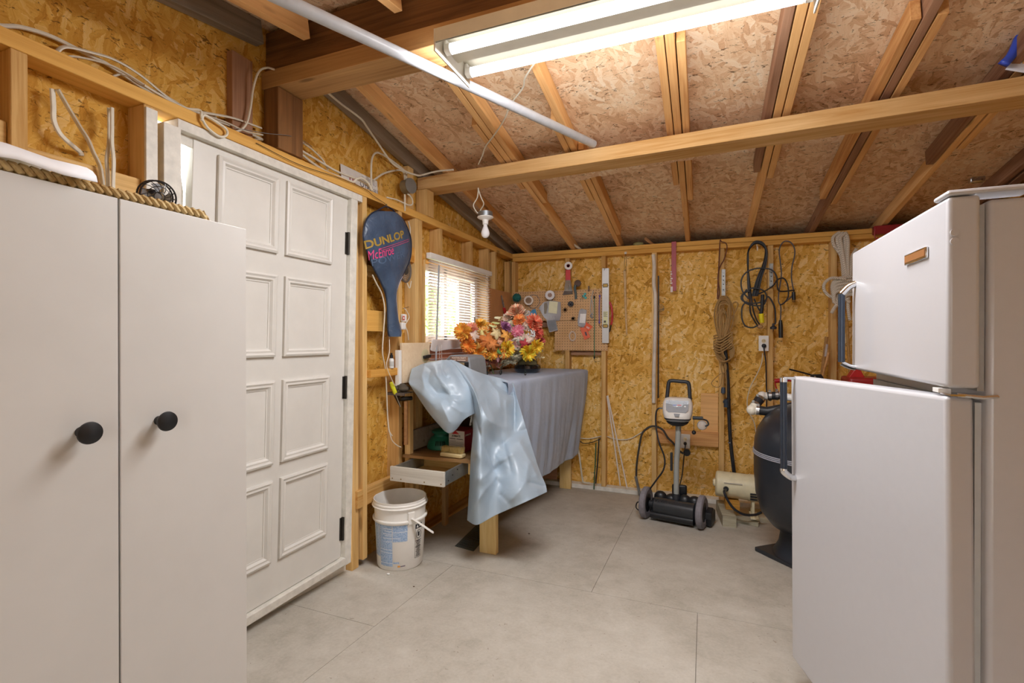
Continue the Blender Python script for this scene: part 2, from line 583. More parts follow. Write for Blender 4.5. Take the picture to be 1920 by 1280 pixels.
lumber('window_header', (XC, WY0 - .02, WZ1 + .02), (XC, WY1 + .02, WZ1 + .02), .09, .038, (0, 0, 1), M_plate, 'pine header lying over the window', 'header')
lumber('window_sill', (XC, WY0 - .02, WZ0 - .02), (XC, WY1 + .02, WZ0 - .02), .09, .038, (0, 0, 1), M_stud, 'rough sill below the window blind', 'sill')
lumber('window_liner', (XC, WY0 - .008, WZ0), (XC, WY0 - .008, WZ1), .016, .09, (1, 0, 0), M_stud, 'thin board lining the left side of the window', 'board')
lumber('header_board', (XL - .03, 2.63, 2.0), (XL - .03, 2.90, 1.99), .036, .10, (0, 0, 1), M_plate, 'orange pine board end running into the window head', 'board')
# blocking between studs
def block(y0, y1, z0, z1, x, m, lb, dz=0):
    zc = (z0 + z1) / 2
    return lumber('blocking', (x, y0, zc), (x, y1, zc + dz), .036, z1 - z0, (0, 0, 1), m, lb, 'blocking')
block(.78, 1.084, 1.86, 1.985, -1.845, M_stud, 'knotty pine blocking above the wardrobe mat')
block(.40, .738, 1.95, 2.04, -1.845, M_stud, 'pine blocking at the far left edge above the wardrobe')
block(2.29, 2.588, 1.80, 1.865, -1.85, M_stud, 'pale blocking behind the racket cover throat')
block(2.29, 2.588, 1.475, 1.60, -1.85, M_plate, 'orange blocking below the racket cover handle')
block(2.28, 2.63, 1.205, 1.25, -1.80, M_plate, 'narrow orange ledge carrying the small dropper bottle')
block(2.20, 2.60, .47, .57, -1.83, M_stud, 'pale low blocking behind the plastic bucket')
# upright timbers on the plate
lumber('ridge_post', (-1.84, 1.715, PT + .001), (-1.84, 1.715, 2.574), .145, .09, (1, 0, 0), M_oldbeam, 'thick brown post standing on the left plate under the ridge beam', 'post')
lumber('gable_stud', (-1.885, 1.52, PT + .001), (-1.885, 1.52, 2.66), .10, .036, (1, 0, 0), M_raftd, 'dark board upright behind the ridge post', 'post')
lumber('collar_post', (-1.85, 2.965, PT + .001), (-1.85, 2.965, 2.482), .09, .09, (1, 0, 0), M_stud, 'pine block standing on the left plate under the collar beam', 'post')
lumber('gable_stud', (-1.88, 2.80, PT + .001), (-1.88, 2.80, 2.60), .07, .04, (1, 0, 0), M_stud, 'pine upright behind the grey junction box', 'post')

# ---------------------------------------------------------------- back wall framing
YC = (YB + 4.637) / 2
lumber('top_plate', (XL - .09, YC, 2.276), (XR + .09, YC, 2.276), .090, .038, (0, 0, 1), M_plate, 'upper of the two top plates on the back wall', 'top plate')
lumber('top_plate', (XL - .0, YC + .002, 2.236), (XR, YC + .002, 2.236), .088, .038, (0, 0, 1), M_plate, 'lower of the two top plates on the back wall', 'top plate')
lumber('bottom_plate', (XL, YC, .018), (XR, YC, .018), .090, .040, (0, 0, 1), M_paintold, 'white-painted bottom plate of the back wall', 'bottom plate')
bw = [(-1.80, 'corner stud at the left end of the back wall'), (-1.237, 'stud behind the pegboard'), (-.885, 'stud carrying the spirit level'),
      (-.425, 'stud behind the long white pole'), (.138, 'stud behind the coiled brown rope'), (.512, 'stud beside the white wall outlet'),
      (.962, 'stud behind the coiled white rope'), (1.42, 'stud hidden behind the refrigerator')]
for x, lb in bw:
    lumber('wall_stud', (x, YC, .040), (x, YC, 2.215), .042, .088, (0, 1, 0), M_stud, 'pine ' + lb, 'stud', 'studs of the back wall')
lumber('wall_stud', (-1.862, YC - .04, .04), (-1.862, YC - .04, 2.214), .05, .07, (0, 1, 0), M_stud, 'pine stud filling the room corner', 'stud', 'studs of the back wall')
def blockb(x0, x1, z0, z1, y, m, lb):
    zc = (z0 + z1) / 2
    return lumber('blocking', (x0, y, zc), (x1, y, zc), .036, z1 - z0, (0, 0, 1), m, lb, 'blocking')
blockb(-.40, .115, .485, .61, 4.60, M_raft, 'knotty blocking behind the floor machine pole')
blockb(-1.21, -.91, 1.277, 1.315, 4.60, M_raftd, 'dark blocking under the pegboard')
blockb(-1.78, -1.26, 1.55, 1.60, 4.60, M_raftd, 'dark blocking behind the hanging hex keys')
b = MB(); b.box((-.03, 4.615, .60), (.112, 4.634, .95))
tag(b.build('patch_board', M_raft, bevel=.001), 'small reddish plywood patch beside the brown pole', 'board', kind='structure')

# ---------------------------------------------------------------- roof framing
def rz(y):
    return RB + RS * (YB - y)
def rafter(x, y0, y1, m, lb, w=.038, d=.089, name='rafter', dz=0, grp='rafters of the far roof slope'):
    up = Vector((0, RS, 1))
    p0 = Vector((x, y0, rz(y0) + d / 2 + dz)); p1 = Vector((x, y1, rz(y1) + d / 2 + dz))
    return lumber(name, p0, p1, w, d, up, m, lb, 'rafter', grp)
rafter(-1.872, RY + .09, 4.90, M_grey, 'grey weathered gable rafter against the left wall', .045)
for x, mm, lb in ((-1.665, M_raft, 'first full rafter beside the left gable'), (-1.185, M_raft, 'second full rafter, above the hanging bulb holder'),
                  (-.745, M_raft, 'third rafter, running down to the white wood scrap on the plate'), (-.14, M_raft, 'fourth rafter, above the red strap'),
                  (.35, M_raft, 'fifth rafter, above the black cord coil'), (.81, M_raftd, 'sixth rafter, dark and sistered on both sides'),
                  (1.285, M_raft, 'seventh rafter, ending above the red box'), (1.735, M_raftd, 'last dark rafter beside the right gable')):
    rafter(x, RY + .09, 4.90, mm, lb)
for x, y0, y1, mm, lb in ((-1.143, 2.05, 3.55, M_raft, 'doubling board right of the second rafter'), (-1.228, 2.5, 3.3, M_raft, 'short board left of the second rafter'),
                          (-.786, 2.6, 3.6, M_raft, 'doubling board left of the third rafter'), (-.703, 2.9, 4.3, M_raft, 'doubling board right of the third rafter'),
                          (-.182, 2.15, 3.5, M_raft, 'doubling board left of the fourth rafter'), (-.097, 2.2, 3.75, M_raft, 'doubling board right of the fourth rafter'),
                          (.307, 1.95, 3.45, M_raftd, 'dark doubling board left of the fifth rafter'), (.393, 1.95, 3.55, M_raft, 'doubling board right of the fifth rafter'),
                          (.767, 2.35, 3.95, M_raft, 'doubling board left of the sixth rafter'), (.853, 2.35, 4.05, M_raft, 'doubling board right of the sixth rafter'),
                          (1.242, 2.1, 3.6, M_raftd, 'dark doubling board left of the seventh rafter'), (1.33, 2.2, 3.45, M_raft, 'doubling board right of the seventh rafter')):
    rafter(x, y0, y1, mm, lb, .036, .086, 'rafter_scab', 0, 'doubling boards on the rafters')
rafter(1.80, RY + .09, 4.66, M_raftd, 'dark gable rafter on the right wall', .05)
# near slope
def rafn(x, m, lb, w=.038):
    d = .135 if x > -1.8 else .10; up = Vector((0, -RS, 1)); y0, y1 = -1.1, RY - .11
    f = lambda y: rz(RY) - RS * (RY - y) + .09 - d / 2
    return lumber('rafter', (x, y0, f(y0)), (x, y1, f(y1)), w, d, up, m, lb, 'rafter', 'rafters of the near roof slope')
rafn(-1.872, M_grey, 'grey rafter of the near slope against the left wall', .05)
for x, mm, lb in ((-1.60, M_raft, 'near-slope rafter beside the ridge post'), (-1.13, M_raft, 'near-slope rafter meeting the ridge left of the lamp'), (-.62, M_raftd, 'near-slope rafter over the lamp end'),
                  (-.10, M_raftd, 'near-slope rafter over the lamp'), (.40, M_raft, 'near-slope rafter right of the lamp')):
    rafn(x, mm, lb)
lumber('ridge_beam', (-1.90, 1.715, 2.617), (1.88, 1.715, 2.617), .145, .080, (0, 0, 1), wood('lower_ridge', '#835a34', '#c89c66'), 'heavy brown lower ridge timber above the lamp', 'beam')
lumber('ridge_beam', (-1.90, 1.727, 2.755), (1.88, 1.727, 2.755), .120, .190, (0, 0, 1), M_oldbeam, 'tall dark upper ridge timber under the roof peak', 'beam')
lumber('collar_beam', (-1.885, 3.01, 2.527), (1.89, 2.82, 2.527), .165, .083, (0, 0, 1), M_beam, 'pale pine collar beam crossing the whole room', 'beam')
b = MB()
for x0, x1 in ((-.80, .30),):
    pts = []
    n = 24
    up = [(x0 + (x1 - x0) * i / n, 2.98) for i in range(n + 1)]
    lo = [(x, 3.235 - .13 * (x - x0) / (x1 - x0) + .01 * math.sin(i * 1.7)) for i, (x, _) in enumerate(up)]
    for k in range(n):
        q = [up[k], up[k + 1], lo[k + 1], lo[k]]
        vs = [(x, y, rz(y) - .003) for x, y in q] + [(x, y, rz(y) - .015) for x, y in q]
        b.add(vs, [(0, 1, 2, 3), (7, 6, 5, 4), (0, 4, 5, 1), (1, 5, 6, 2), (2, 6, 7, 3), (3, 7, 4, 0)])
tag(b.build('gusset_strip', M_osbR, smooth=False, weld=True), 'ragged strand board strip nailed under the rafters behind the collar beam', 'board', kind='structure')
# right gable
b = MB()
lumber('rake_plate', (1.83, 2.2, rz(2.2) - .10), (1.83, 4.62, rz(4.62) - .10), .09, .04, (0, 0, 1), M_plate, 'orange sloping plate along the right gable', 'top plate')
lumber('rake_plate', (1.82, 2.2, rz(2.2) - .19), (1.82, 4.62, rz(4.62) - .16), .07, .04, (0, 0, 1), M_plate, 'second orange plate on the right gable, below the first', 'top plate')
lumber('wall_stud', (1.835, 3.60, .06), (1.835, 3.60, rz(3.6) - .22), .042, .088, (1, 0, 0), M_stud, 'pale stud of the right wall behind the refrigerator', 'stud')

# ---------------------------------------------------------------- door
SH = .030
def sh(v):  # the old frame leans a little
    return Vector((v[0], v[1] + SH * (v[2] - 1.2), v[2]))
D = thing('door_1', (-1.87, 1.25, .21), 'white eight-panel door in a worn white frame', 'door', kind='structure')
FX = -1.832
b = MB(); b.box((FX - .04, 1.247, .246), (FX, 2.112, 2.20)); b.v = [sh(v) for v in b.v]
b.build('leaf', M_paint, D, bevel=.002)
rows = ((1.822, 2.172), (1.348, 1.722), (.858, 1.238), (.415, .785))
cols = ((1.345, 1.645), (1.69, 1.99))
def moulding(b, y0, y1, z0, z1):
    """A stepped picture-frame moulding round a door panel."""
    prof = [(0, 0), (0, .013), (.009, .017), (.018, .012), (.026, .014), (.034, .004), (.040, .003), (.040, 0)]
    cs = [(y0, z0, 1, 1), (y1, z0, -1, 1), (y1, z1, -1, -1), (y0, z1, 1, -1)]
    vs = []; n = len(prof)
    for (y, z, sy, sz) in cs:
        for d, h in prof:
            vs.append((FX + h, y + sy * d, z + sz * d))
    fs = []
    for i in range(4):
        j = (i + 1) % 4
        for k in range(n - 1):
            fs.append((i * n + k, j * n + k, j * n + k + 1, i * n + k + 1))
    b.add(vs, fs)
for (z0, z1) in rows:
    for (y0, y1) in cols:
        b = MB(); moulding(b, y0, y1, z0, z1); b.v = [sh(v) for v in b.v]
        b.build('panel_moulding', M_paint, D, angle=25)
b = MB(); b.box((-1.90, 1.20, 2.205), (-1.806, 2.235, 2.243)); b.box((-1.842, 1.20, 2.165), (-1.836, 2.20, 2.21))
b.build('frame_head', M_paintold, D, bevel=.002)
b = MB(); b.box((-1.90, 2.118, .20), (-1.808, 2.168, 2.21)); b.v = [sh(v) for v in b.v]
b.build('hinge_jamb', M_paintold, D, bevel=.002)
b = MB(); b.box((-1.90, 1.150, .20), (-1.806, 1.212, 2.21)); b.prism([(1.212, .2), (1.252, .2), (1.252, 1.2), (1.266, 2.0), (1.244, 2.16), (1.244, 2.21), (1.212, 2.21)], 0, -1.90, -1.874)
b.build('latch_jamb', M_paintold, D, bevel=.002)
b = MB(); b.box((-1.90, 1.16, .205), (-1.806, 2.10, .243)); b.box((-1.92, 1.13, .0), (-1.87, 2.17, .21)); b.box((-1.90, 1.127, .0), (-1.885, 1.149, 2.245))
b.build('threshold', M_paintold, D, bevel=.003)
for z in (1.955, 1.165, .40):
    b = MB(); b.box((FX - .001, 2.098, z - .06), (FX + .006, 2.128, z + .06)); b.cyl((FX + .008, 2.115, z - .062), (FX + .008, 2.115, z + .062), .008, n=10)
    b.v = [sh(v) for v in b.v]
    b.build('hinge', M_dark, D)
b = MB(); b.box((-1.812, 1.087, .30), (-1.800, 1.126, 2.235))
tag(b.build('trim_1', M_paintold, bevel=.002), 'white painted casing strip left of the door', 'trim', kind='structure')

# ---------------------------------------------------------------- window and blind
Wn = thing('window_1', (-1.9, WY0, WZ0), 'white sliding window behind the blind', 'window', kind='structure')
b = MB()
for y0, y1, z0, z1 in ((WY0, WY1, WZ0, WZ0 + .05), (WY0, WY1, WZ1 - .05, WZ1), (WY0, WY0 + .05, WZ0, WZ1), (WY1 - .05, WY1, WZ0, WZ1),
                       (3.33, 3.38, WZ0, WZ1), (3.58, 3.80, WZ0 + .03, WZ1 - .06)):
    b.box((-1.935, y0, z0), (-1.905, y1, z1))
b.build('sash', M_white, Wn, smooth=False, bevel=.002)
g = NT('window_glass'); g.b.inputs['Transmission Weight'].default_value = 1; g.b.inputs['Roughness'].default_value = .02
g.b.inputs['IOR'].default_value = 1.02
g.l(g.ramp(g.noise(g.coords(), 3, 2), [(0, '#fafcfb'), (1, '#ffffff')]), g.b.inputs['Base Color'])
b = MB(); b.box((-1.925, WY0 + .04, WZ0 + .04), (-1.922, WY1 - .04, WZ1 - .04))
b.build('pane', g.m, Wn, smooth=False)

Bl = thing('window_blind', (-1.79, 2.91, 2.0), 'white slatted blind hanging over the window', 'blind')
h0, h1 = Vector((-1.785, 2.905, 2.035)), Vector((-1.785, 3.945, 1.985))
b = MB(); b.box((-1.803, 2.905, 1.993), (-1.765, 3.945, 2.033))
b.build('headrail', M_white, Bl, bevel=.003)
m = NT('blind_slat'); m.l(m.ramp(m.noise(m.coords(), 8, 2), [(0, '#efe9e6'), (1, '#faf7f4')]), m.b.inputs['Base Color'])
m.b.inputs['Roughness'].default_value = .45
tr = m.n('ShaderNodeBsdfTranslucent'); tr.inputs[0].default_value = lin('#fff6f2'); ms = m.n('ShaderNodeMixShader'); ms.inputs[0].default_value = .62
m.l(m.b.outputs[0], ms.inputs[1]); m.l(tr.outputs[0], ms.inputs[2]); m.l(ms.outputs[0], m.out.inputs[0])
b = MB()
z = 1.975; k = 0
while z > 1.20:
    pts = []
    for t in (0, .5, 1):
        w = .025
        pts.append((-.5 + t, .004 * math.sin(PI * t)))
    a = .35
    top = []
    for (u, h) in pts:
        top.append((-1.785 + (u * math.cos(a)) * w, z + u * math.sin(a) * w + h))
    vs = [(x, 2.915, zz) for x, zz in top] + [(x, 3.94, zz) for x, zz in top]
    b.add(vs, [(0, 1, 4, 3), (1, 2, 5, 4)])
    z -= .0215 if z > 1.40 else .036; k += 1
b.build('slats', m.m, Bl, solid=.0008)
b = MB(); b.box((-1.798, 2.915, 1.185), (-1.772, 3.94, 1.198)); b.build('bottom_rail', M_white, Bl, bevel=.002)
b = MB(); b.tube([onx(823, 497, -1.765), onx(821, 560, -1.762), onx(817, 690, -1.765)], .0065, 8)
b.build('tilt_wand', plain('clear_grey_rod', '#a3a5ab', .25, var=.05), Bl)
for y in (3.03, 3.06, 3.42, 3.83, 3.86):
    b = MB(); b.tube([(-1.770, y, 1.99), (-1.770, y, 1.2)], .0012, 5); b.build('lift_cord', M_white, Bl)

# garden seen through the window
m = NT('hedge_leaf'); c = m.ramp(m.noise(m.coords(), 9, 3), [(.3, '#4c6a34'), (.5, '#7f9c54'), (.7, '#b9c98e')])
m.l(c, m.b.inputs['Base Color']); m.b.inputs['Roughness'].default_value = .6
b = MB(); R = random.Random(3)
for i in range(5200):
    y = R.uniform(3.6, 9.5); z = R.uniform(.0, 2.35 + .2 * math.sin(y * 2.3)); x = -3.9 + R.uniform(-.35, .35) - .15 * math.sin(z * 2)
    p = Vector((x, y, z)); s = R.uniform(.03, .07)
    q = Euler((R.uniform(0, 6), R.uniform(0, 6), R.uniform(0, 6))).to_matrix()
    b.add([p + q @ Vector(v) * s for v in ((-.5, 0, 0), (0, .3, .1), (.6, 0, 0), (0, -.3, .1))], [(0, 1, 2, 3)])
b.box((-4.3, 3.5, -.1), (-4.1, 9.6, 2.3))
tag(b.build('garden_hedge', m.m, smooth=False), 'green leafy hedge outside the window', 'hedge', kind='stuff')
b = MB(); b.box((-14, -14, -.35), (14, 14, -.30))
tag(b.build('garden_ground', plain('gravel_ground', '#b9b3a4', .9, var=.2), smooth=False), 'pale ground outside the garage', 'ground', kind='structure')
# ---------------------------------------------------------------- wardrobe
M_cab = plain('cabinet_laminate', '#cac7c2', .42, var=.025, scale=6)
M_cabe = plain('cabinet_edge', '#b9ad98', .6, var=.08)
CXF, CT = -1.22, 1.742
C = thing('wardrobe', (-1.5, .68, fz(.7)), 'white two-door wardrobe with black round knobs in front of the door', 'wardrobe')
b = MB(); zb = fz(.68) + .012
b.box((-1.785, .345, zb), (-1.243, .363, CT - .004)); b.box((-1.785, .983, zb), (-1.243, 1.001, CT - .004))
b.box((-1.785, .363, CT - .022), (-1.243, .983, CT - .004)); b.box((-1.785, .363, zb + .05), (-1.243, .983, zb + .07))
b.box((-1.785, .363, zb + .07), (-1.775, .983, CT - .022)); b.box((-1.275, .363, zb), (-1.260, .983, zb + .05))
b.build('carcass', M_cab, C, smooth=False, bevel=.001)
for y0, y1, ky, kz in ((.343, .6775, .607, 1.231), (.6815, 1.003, .763, 1.231)):
    b = MB(); b.box((CXF - .020, y0, zb + .03), (CXF, y1, CT))
    d = b.build('door', M_cab, C, smooth=False, bevel=.0015)
    b = MB()
    b.lathe([(.0001, -.001), (.011, -.001), (.011, .003), (.0075, .009), (.0075, .018), (.013, .022), (.0215, .027), (.0235, .031), (.0225, .0345), (.014, .037), (.0001, .038)], (CXF + .0005, ky, kz), (1, 0, 0), 28)
    b.build('knob', plain('black_knob', '#1b1c1e', .38, var=.15), d)

# seagrass mat with braided edge on the wardrobe
M_straw = wood('seagrass', '#9c7a45', '#e0cb9a', .8, knots=False)
Mt = thing('seagrass_mat', (-1.5, .6, CT), 'braided seagrass mat lying on top of the wardrobe', 'mat')
b = MB(); b.box((-1.76, .36, CT + .001), (-1.232, .895, CT + .012))
b.build('weave', M_straw, Mt)
def braid(b, pts, r, pitch):
    P = spline(pts, 10); L = 0; ds = [0]
    for i in range(1, len(P)):
        L += (P[i] - P[i - 1]).length; ds.append(L)
    n = int(L / pitch * 12)
    for s in range(3):
        q = []
        for i in range(n + 1):
            d = L * i / n; k = max(0, min(len(P) - 2, next((j for j in range(len(ds) - 1) if ds[j + 1] >= d), len(ds) - 2)))
            t = (d - ds[k]) / max(1e-9, ds[k + 1] - ds[k]); p = P[k].lerp(P[k + 1], t)
            tan = (P[k + 1] - P[k]).normalized(); sd = Vector((tan.y, -tan.x, 0)); ph = 2 * PI * (d / pitch + s / 3)
            q.append(p + sd * (r * .8 * math.sin(ph)) + Vector((0, 0, 1)) * (r * .55 * math.sin(2 * ph)))
        b.tube(q, r * .62, 7)
b = MB(); braid(b, [(-1.232, .345, CT + .0125), (-1.232, .6, CT + .0125), (-1.232, .885, CT + .0125)], .0105, .05)
b.build('braided_rim', M_straw, Mt)
b = MB(); braid(b, [(-1.74, .905, CT + .0125), (-1.5, .905, CT + .0125), (-1.245, .898, CT + .0125)], .0105, .05)
b.build('braided_rim', M_straw, Mt)

# papers on the mat
M_paper = plain('paper', '#e9e8ea', .7, var=.03)
b = MB(); pts = []
for i in range(13):
    a = i / 12
    pts.append((-1.33 - .13 * math.cos(PI * a), CT + .014 + .050 * math.sin(PI * a)))
rows = [[Vector((x, y, z + .004 + .004 * math.sin(y * 40))) for x, z in pts] for y in (.37, .44, .50, .57, .628)]
b.grid(rows)
tag(b.build('foam_sheet', M_paper, solid=.002), 'curled white foam sheet lying on the seagrass mat', 'sheet')
b = MB(); b.box((-1.50, .632, CT + .013), (-1.262, .705, CT + .0165)); tag(b.build('paper_sheet', M_paper, smooth=False), 'flat white paper sheet under the curled foam sheet end', 'paper')

# small fan
fc = Vector((-1.34, .835, CT + .060))
Fn = thing('desk_fan', (fc.x, fc.y, CT + .013), 'tiny black caged fan on the seagrass mat', 'fan')
ax = Vector((.80, -.22, -.18)).normalized(); fu, fv = frame(ax)
b = MB()
b.torus(fc + ax * .012, ax, .040, .0022, 32, 8); b.torus(fc - ax * .012, ax, .040, .0022, 32, 8)
b.torus(fc + ax * .021, ax, .012, .0014, 20, 6); b.torus(fc + ax * .020, ax, .026, .001, 28, 6)
for i in range(16):
    a = 2 * PI * i / 16; q = []
    for t in (0, .3, .6, 1):
        r = .012 + .028 * t; aa = a + .5 * t
        q.append(fc + ax * (.021 - .009 * t * t) + fu * (r * math.cos(aa)) + fv * (r * math.sin(aa)))
    b.tube(spline(q, 3), .0009, 5)
    b.tube([fc + ax * .012 + (fu * math.cos(a) + fv * math.sin(a)) * .040, fc - ax * .012 + (fu * math.cos(a) + fv * math.sin(a)) * .040], .0009, 5)
b.build('cage', M_black, Fn)
b = MB(); b.lathe([(.001, .006), (.009, .005), (.010, -.006), (.001, -.006)], fc, ax, 16)
for i in range(4):
    a = 2 * PI * i / 4; g = []
    for t in (0, .5, 1):
        r = .009 + .025 * t; row = []
        for s_ in (-1, 0, 1):
            aa = a + s_ * (.25 + .28 * t); row.append(fc + fu * (r * math.cos(aa)) + fv * (r * math.sin(aa)) + ax * (.006 * s_))
        g.append(row)
    b.grid(g)
b.build('blades', plain('smoke_grey_blade', '#8f9093', .4), Fn)
b = MB(); b.lathe([(.001, -.016), (.017, -.016), (.019, -.04), (.012, -.05), (.001, -.052)], fc, ax, 18)
b.tube([fc - ax * .04, fc - ax * .055 + Vector((0, -.004, -.02)), fc - ax * .05 + Vector((0, -.005, -.037))], .006, 8)
b.build('motor', M_black, Fn)
b = MB(); b.box((-1.41, .775, CT + .0135), (-1.365, .83, CT + .022)); b.build('red_clip', plain('red_clip', '#b3262c', .4), Fn, bevel=.002)

# ---------------------------------------------------------------- cables on the left plate
def cable(name, pts, r, lb, m=None, n=8, flat=1.0, cat='cable', group='pale cables along the left wall'):
    b = MB(); b.tube(spline(pts, n), r, 7, flat=flat)
    return tag(b.build(name, m or M_cable), lb, cat, group)
def px(*pts, X=-1.86):
    return [onx(p[0], p[1], p[2] if len(p) > 2 else X) for p in pts]
cable('electric_cable', px((-60, 40), (0, 48), (40, 51), (95, 68), (150, 95), (200, 120), (260, 160), (305, 190), (345, 212), (400, 225), (450, 242), (492, 262), X=-1.885), .0065, 'topmost pale cable sagging from the far left along the strand board')
cable('electric_cable', px((106, 105, -1.85), (108, 96, -1.86), (125, 88), (170, 98), (215, 112), (262, 140), (310, 179), (350, 205), (395, 213), (440, 222), (490, 240, -1.87)), .0065, 'pale cable arching out of the plate hole at left, upper of the bundle', flat=.6)
cable('electric_cable', px((120, 110, -1.835), (140, 106), (200, 120), (240, 140), (290, 172), (340, 200), (380, 215), (420, 228), (460, 246), (492, 253), X=-1.843), .006, 'pale cable just below the arching cable in the bundle', flat=.6)
cable('electric_cable', px((207, 150, -1.84), (214, 142, -1.85), (235, 140), (262, 157), (310, 180), (360, 208), (400, 217), (404, 226), (398, 232), (410, 246), (440, 258), (490, 262), X=-1.876), .006, 'pale cable rising from the second plate hole into the bundle', flat=.6)
cable('electric_cable', px((270, 160, -1.83), (300, 178, -1.83), (345, 202, -1.82), (375, 207, -1.80), (378, 220), (390, 240), (412, 256), (425, 253), (424, 242), (408, 230), (392, 220), (382, 216), (378, 226), X=-1.795), .005, 'pale cable ending in the loose ring over the door head', m=M_cable)
cable('electric_cable', px((514, 130, -1.80), (500, 127, -1.80), (485, 135, -1.81), (475, 165, -1.83), (470, 200, -1.84), (462, 232, -1.84), (445, 246, -1.84), (420, 240, -1.83), (404, 226, -1.83)), .0045, 'thin pale cable climbing from the bundle to the ridge post')
cable('electric_cable', px((98, 167, -1.86), (100, 200), (101, 226), (112, 250), (130, 268), (150, 285, -1.885), (153, 292, -1.885)), .0075, 'pale cable bending behind the blocking, left of two under the plate', flat=.6)
cable('electric_cable', px((108, 167, -1.85), (130, 205), (150, 238, -1.84), (165, 262, -1.82), (175, 285, -1.815), (187, 310, -1.812), (191, 330, -1.812), (193, 350, -1.812), (193, 390, -1.812)), .0075, 'pale cable dropping diagonally in front of the blocking', flat=.6)
cable('electric_cable', px((204, 202, -1.85), (205, 235), (204, 270, -1.83), (200, 300, -1.812), (202, 330, -1.812), (203, 400, -1.812)), .006, 'left pale cable of the straight pair in front of the blocking', flat=.7)
cable('electric_cable', px((210, 202, -1.838), (210, 240, -1.828), (210, 270, -1.815), (213, 300, -1.795), (212, 340, -1.795), (212, 400, -1.795)), .006, 'right pale cable of the straight pair in front of the blocking', flat=.7)
cable('electric_cable', px((566, 283), (590, 297), (620, 315), (640, 325, -1.835), (672, 337, -1.825), (690, 348, -1.82), (700, 358, -1.82), X=-1.845), .006, 'pale cable running on the plate over the door toward the licence plates')
cable('electric_cable', px((562, 286), (585, 305), (612, 322), (640, 333, -1.822), (662, 341, -1.815), (668, 336, -1.81), (678, 334, -1.80), (690, 343, -1.80), (697, 356, -1.80)), .007, 'lower thick pale cable over the door toward the licence plates')
cable('electric_cable', px((560, 262), (585, 280), (605, 300), (615, 318)), .0045, 'thin pale cable slanting down behind the ridge post')
cable('electric_cable', px((697, 352, -1.84), (696, 330, -1.845), (697, 300, -1.85), (704, 287), (716, 289), (740, 305), (760, 322, -1.84), (762, 335, -1.82)), .006, 'pale cable looping high above the grey junction box')
cable('electric_cable', px((700, 338), (720, 325), (745, 319), (757, 323, -1.84), (759, 337, -1.82)), .006, 'short pale cable curving into the grey junction box')
cable('electric_cable', [ony(610, 170, 1.85)] + px((640, 195, -1.84), (676, 222, -1.83), (688, 238, -1.83), (710, 270, -1.82), (735, 305, -1.82), (760, 321, -1.80), (777, 327, -1.772), (787, 329, -1.765), (795, 327, -1.765)) + [ony(820, 321, 2.83), ony(850, 318, 2.82)], .006, 'pale cable stapled down the grey gable rafter to the collar beam')
cable('electric_cable', px((725, 370, -1.81), (745, 375, -1.805), (765, 384, -1.805), (773, 383, -1.80), (773, 374, -1.80), (768, 366, -1.80), (764, 364, -1.81)), .0045, 'short pale cable tail curling under the junction box')
cable('electric_cable', px((759, 365, -1.81), (759, 385, -1.80), (759, 395, -1.81)), .006, 'straight pale cable leaving the bottom of the junction box')
# thin dark wires
cable('tie_wire', px((440, 240, -1.80), (500, 250, -1.79), (540, 254, -1.79), (565, 262, -1.83), (585, 275, -1.86)), .0016, 'thin grey wire tied around the ridge post', M_galv, cat='wire', group=None)
cable('bell_wire', px((480, 268, -1.805), (560, 308, -1.80), (640, 335, -1.80), (685, 355, -1.80), (700, 367, -1.80), (722, 382, -1.80), (724, 388, -1.80)), .0016, 'thin dark wire along the plate ending above the racket cover', M_dark, cat='wire', group=None)

# junction box
jb = onx(765, 349, -1.805)
J = thing('junction_box', jb, 'round grey junction box under the gable rafter, left of the collar beam', 'box')
b = MB(); b.lathe([(.001, -.055), (.046, -.055), (.047, -.002), (.044, 0), (.001, 0)], jb + Vector((.02, 0, 0)), (.93, -.2, 0), 32); b.build('body', M_galv, J)
b = MB(); b.lathe([(.001, .001), (.050, .001), (.050, .005), (.001, .006)], jb + Vector((.02, 0, 0)), (.93, -.2, 0), 32)
b.build('cover', plain('grey_cover', '#7d7a74', .6, .2), J)

# licence plates on the wall plate
def plate(y0, y1, tilt, lb, lines, dx=0):
    z0 = PT + .002; hh = .112
    T = thing('licence_plate', (-1.86, (y0 + y1) / 2, z0), lb, 'plate')
    b = MB(); b.box((-.001, y0, 0), (.001, y1, hh))
    Mx = Matrix.Translation((-1.845 + dx, 0, z0)) @ Matrix.Rotation(-tilt, 4, 'Y')
    b.v = [Mx @ v for v in b.v]; b.build('panel', plain('plate_white', '#e4e2de', .45, var=.06), T, smooth=False, bevel=.001)
    for txt, sz, yy, zz, colr in lines:
        b = MB()
        Mt = Mx @ Matrix.Translation((.0016, yy, zz)) @ Matrix.Rotation(PI / 2, 4, 'Z') @ Matrix.Rotation(PI / 2, 4, 'X')
        b.text(txt, sz, Mt, .0003); b.build('lettering', plain('plate_ink', colr, .6), T, smooth=False)
plate(2.15, 2.475, .08, 'white licence plate lettered in grey and navy behind the cables, with a red mark', [('TINEAU', .040, 2.395, .082, '#b3b3b6'), ('TINEAU', .036, 2.41, .038, '#2a3154'), ('Q', .045, 2.325, .045, '#2a3154'), ('XK', .045, 2.235, .045, '#a3404a')], -.035)

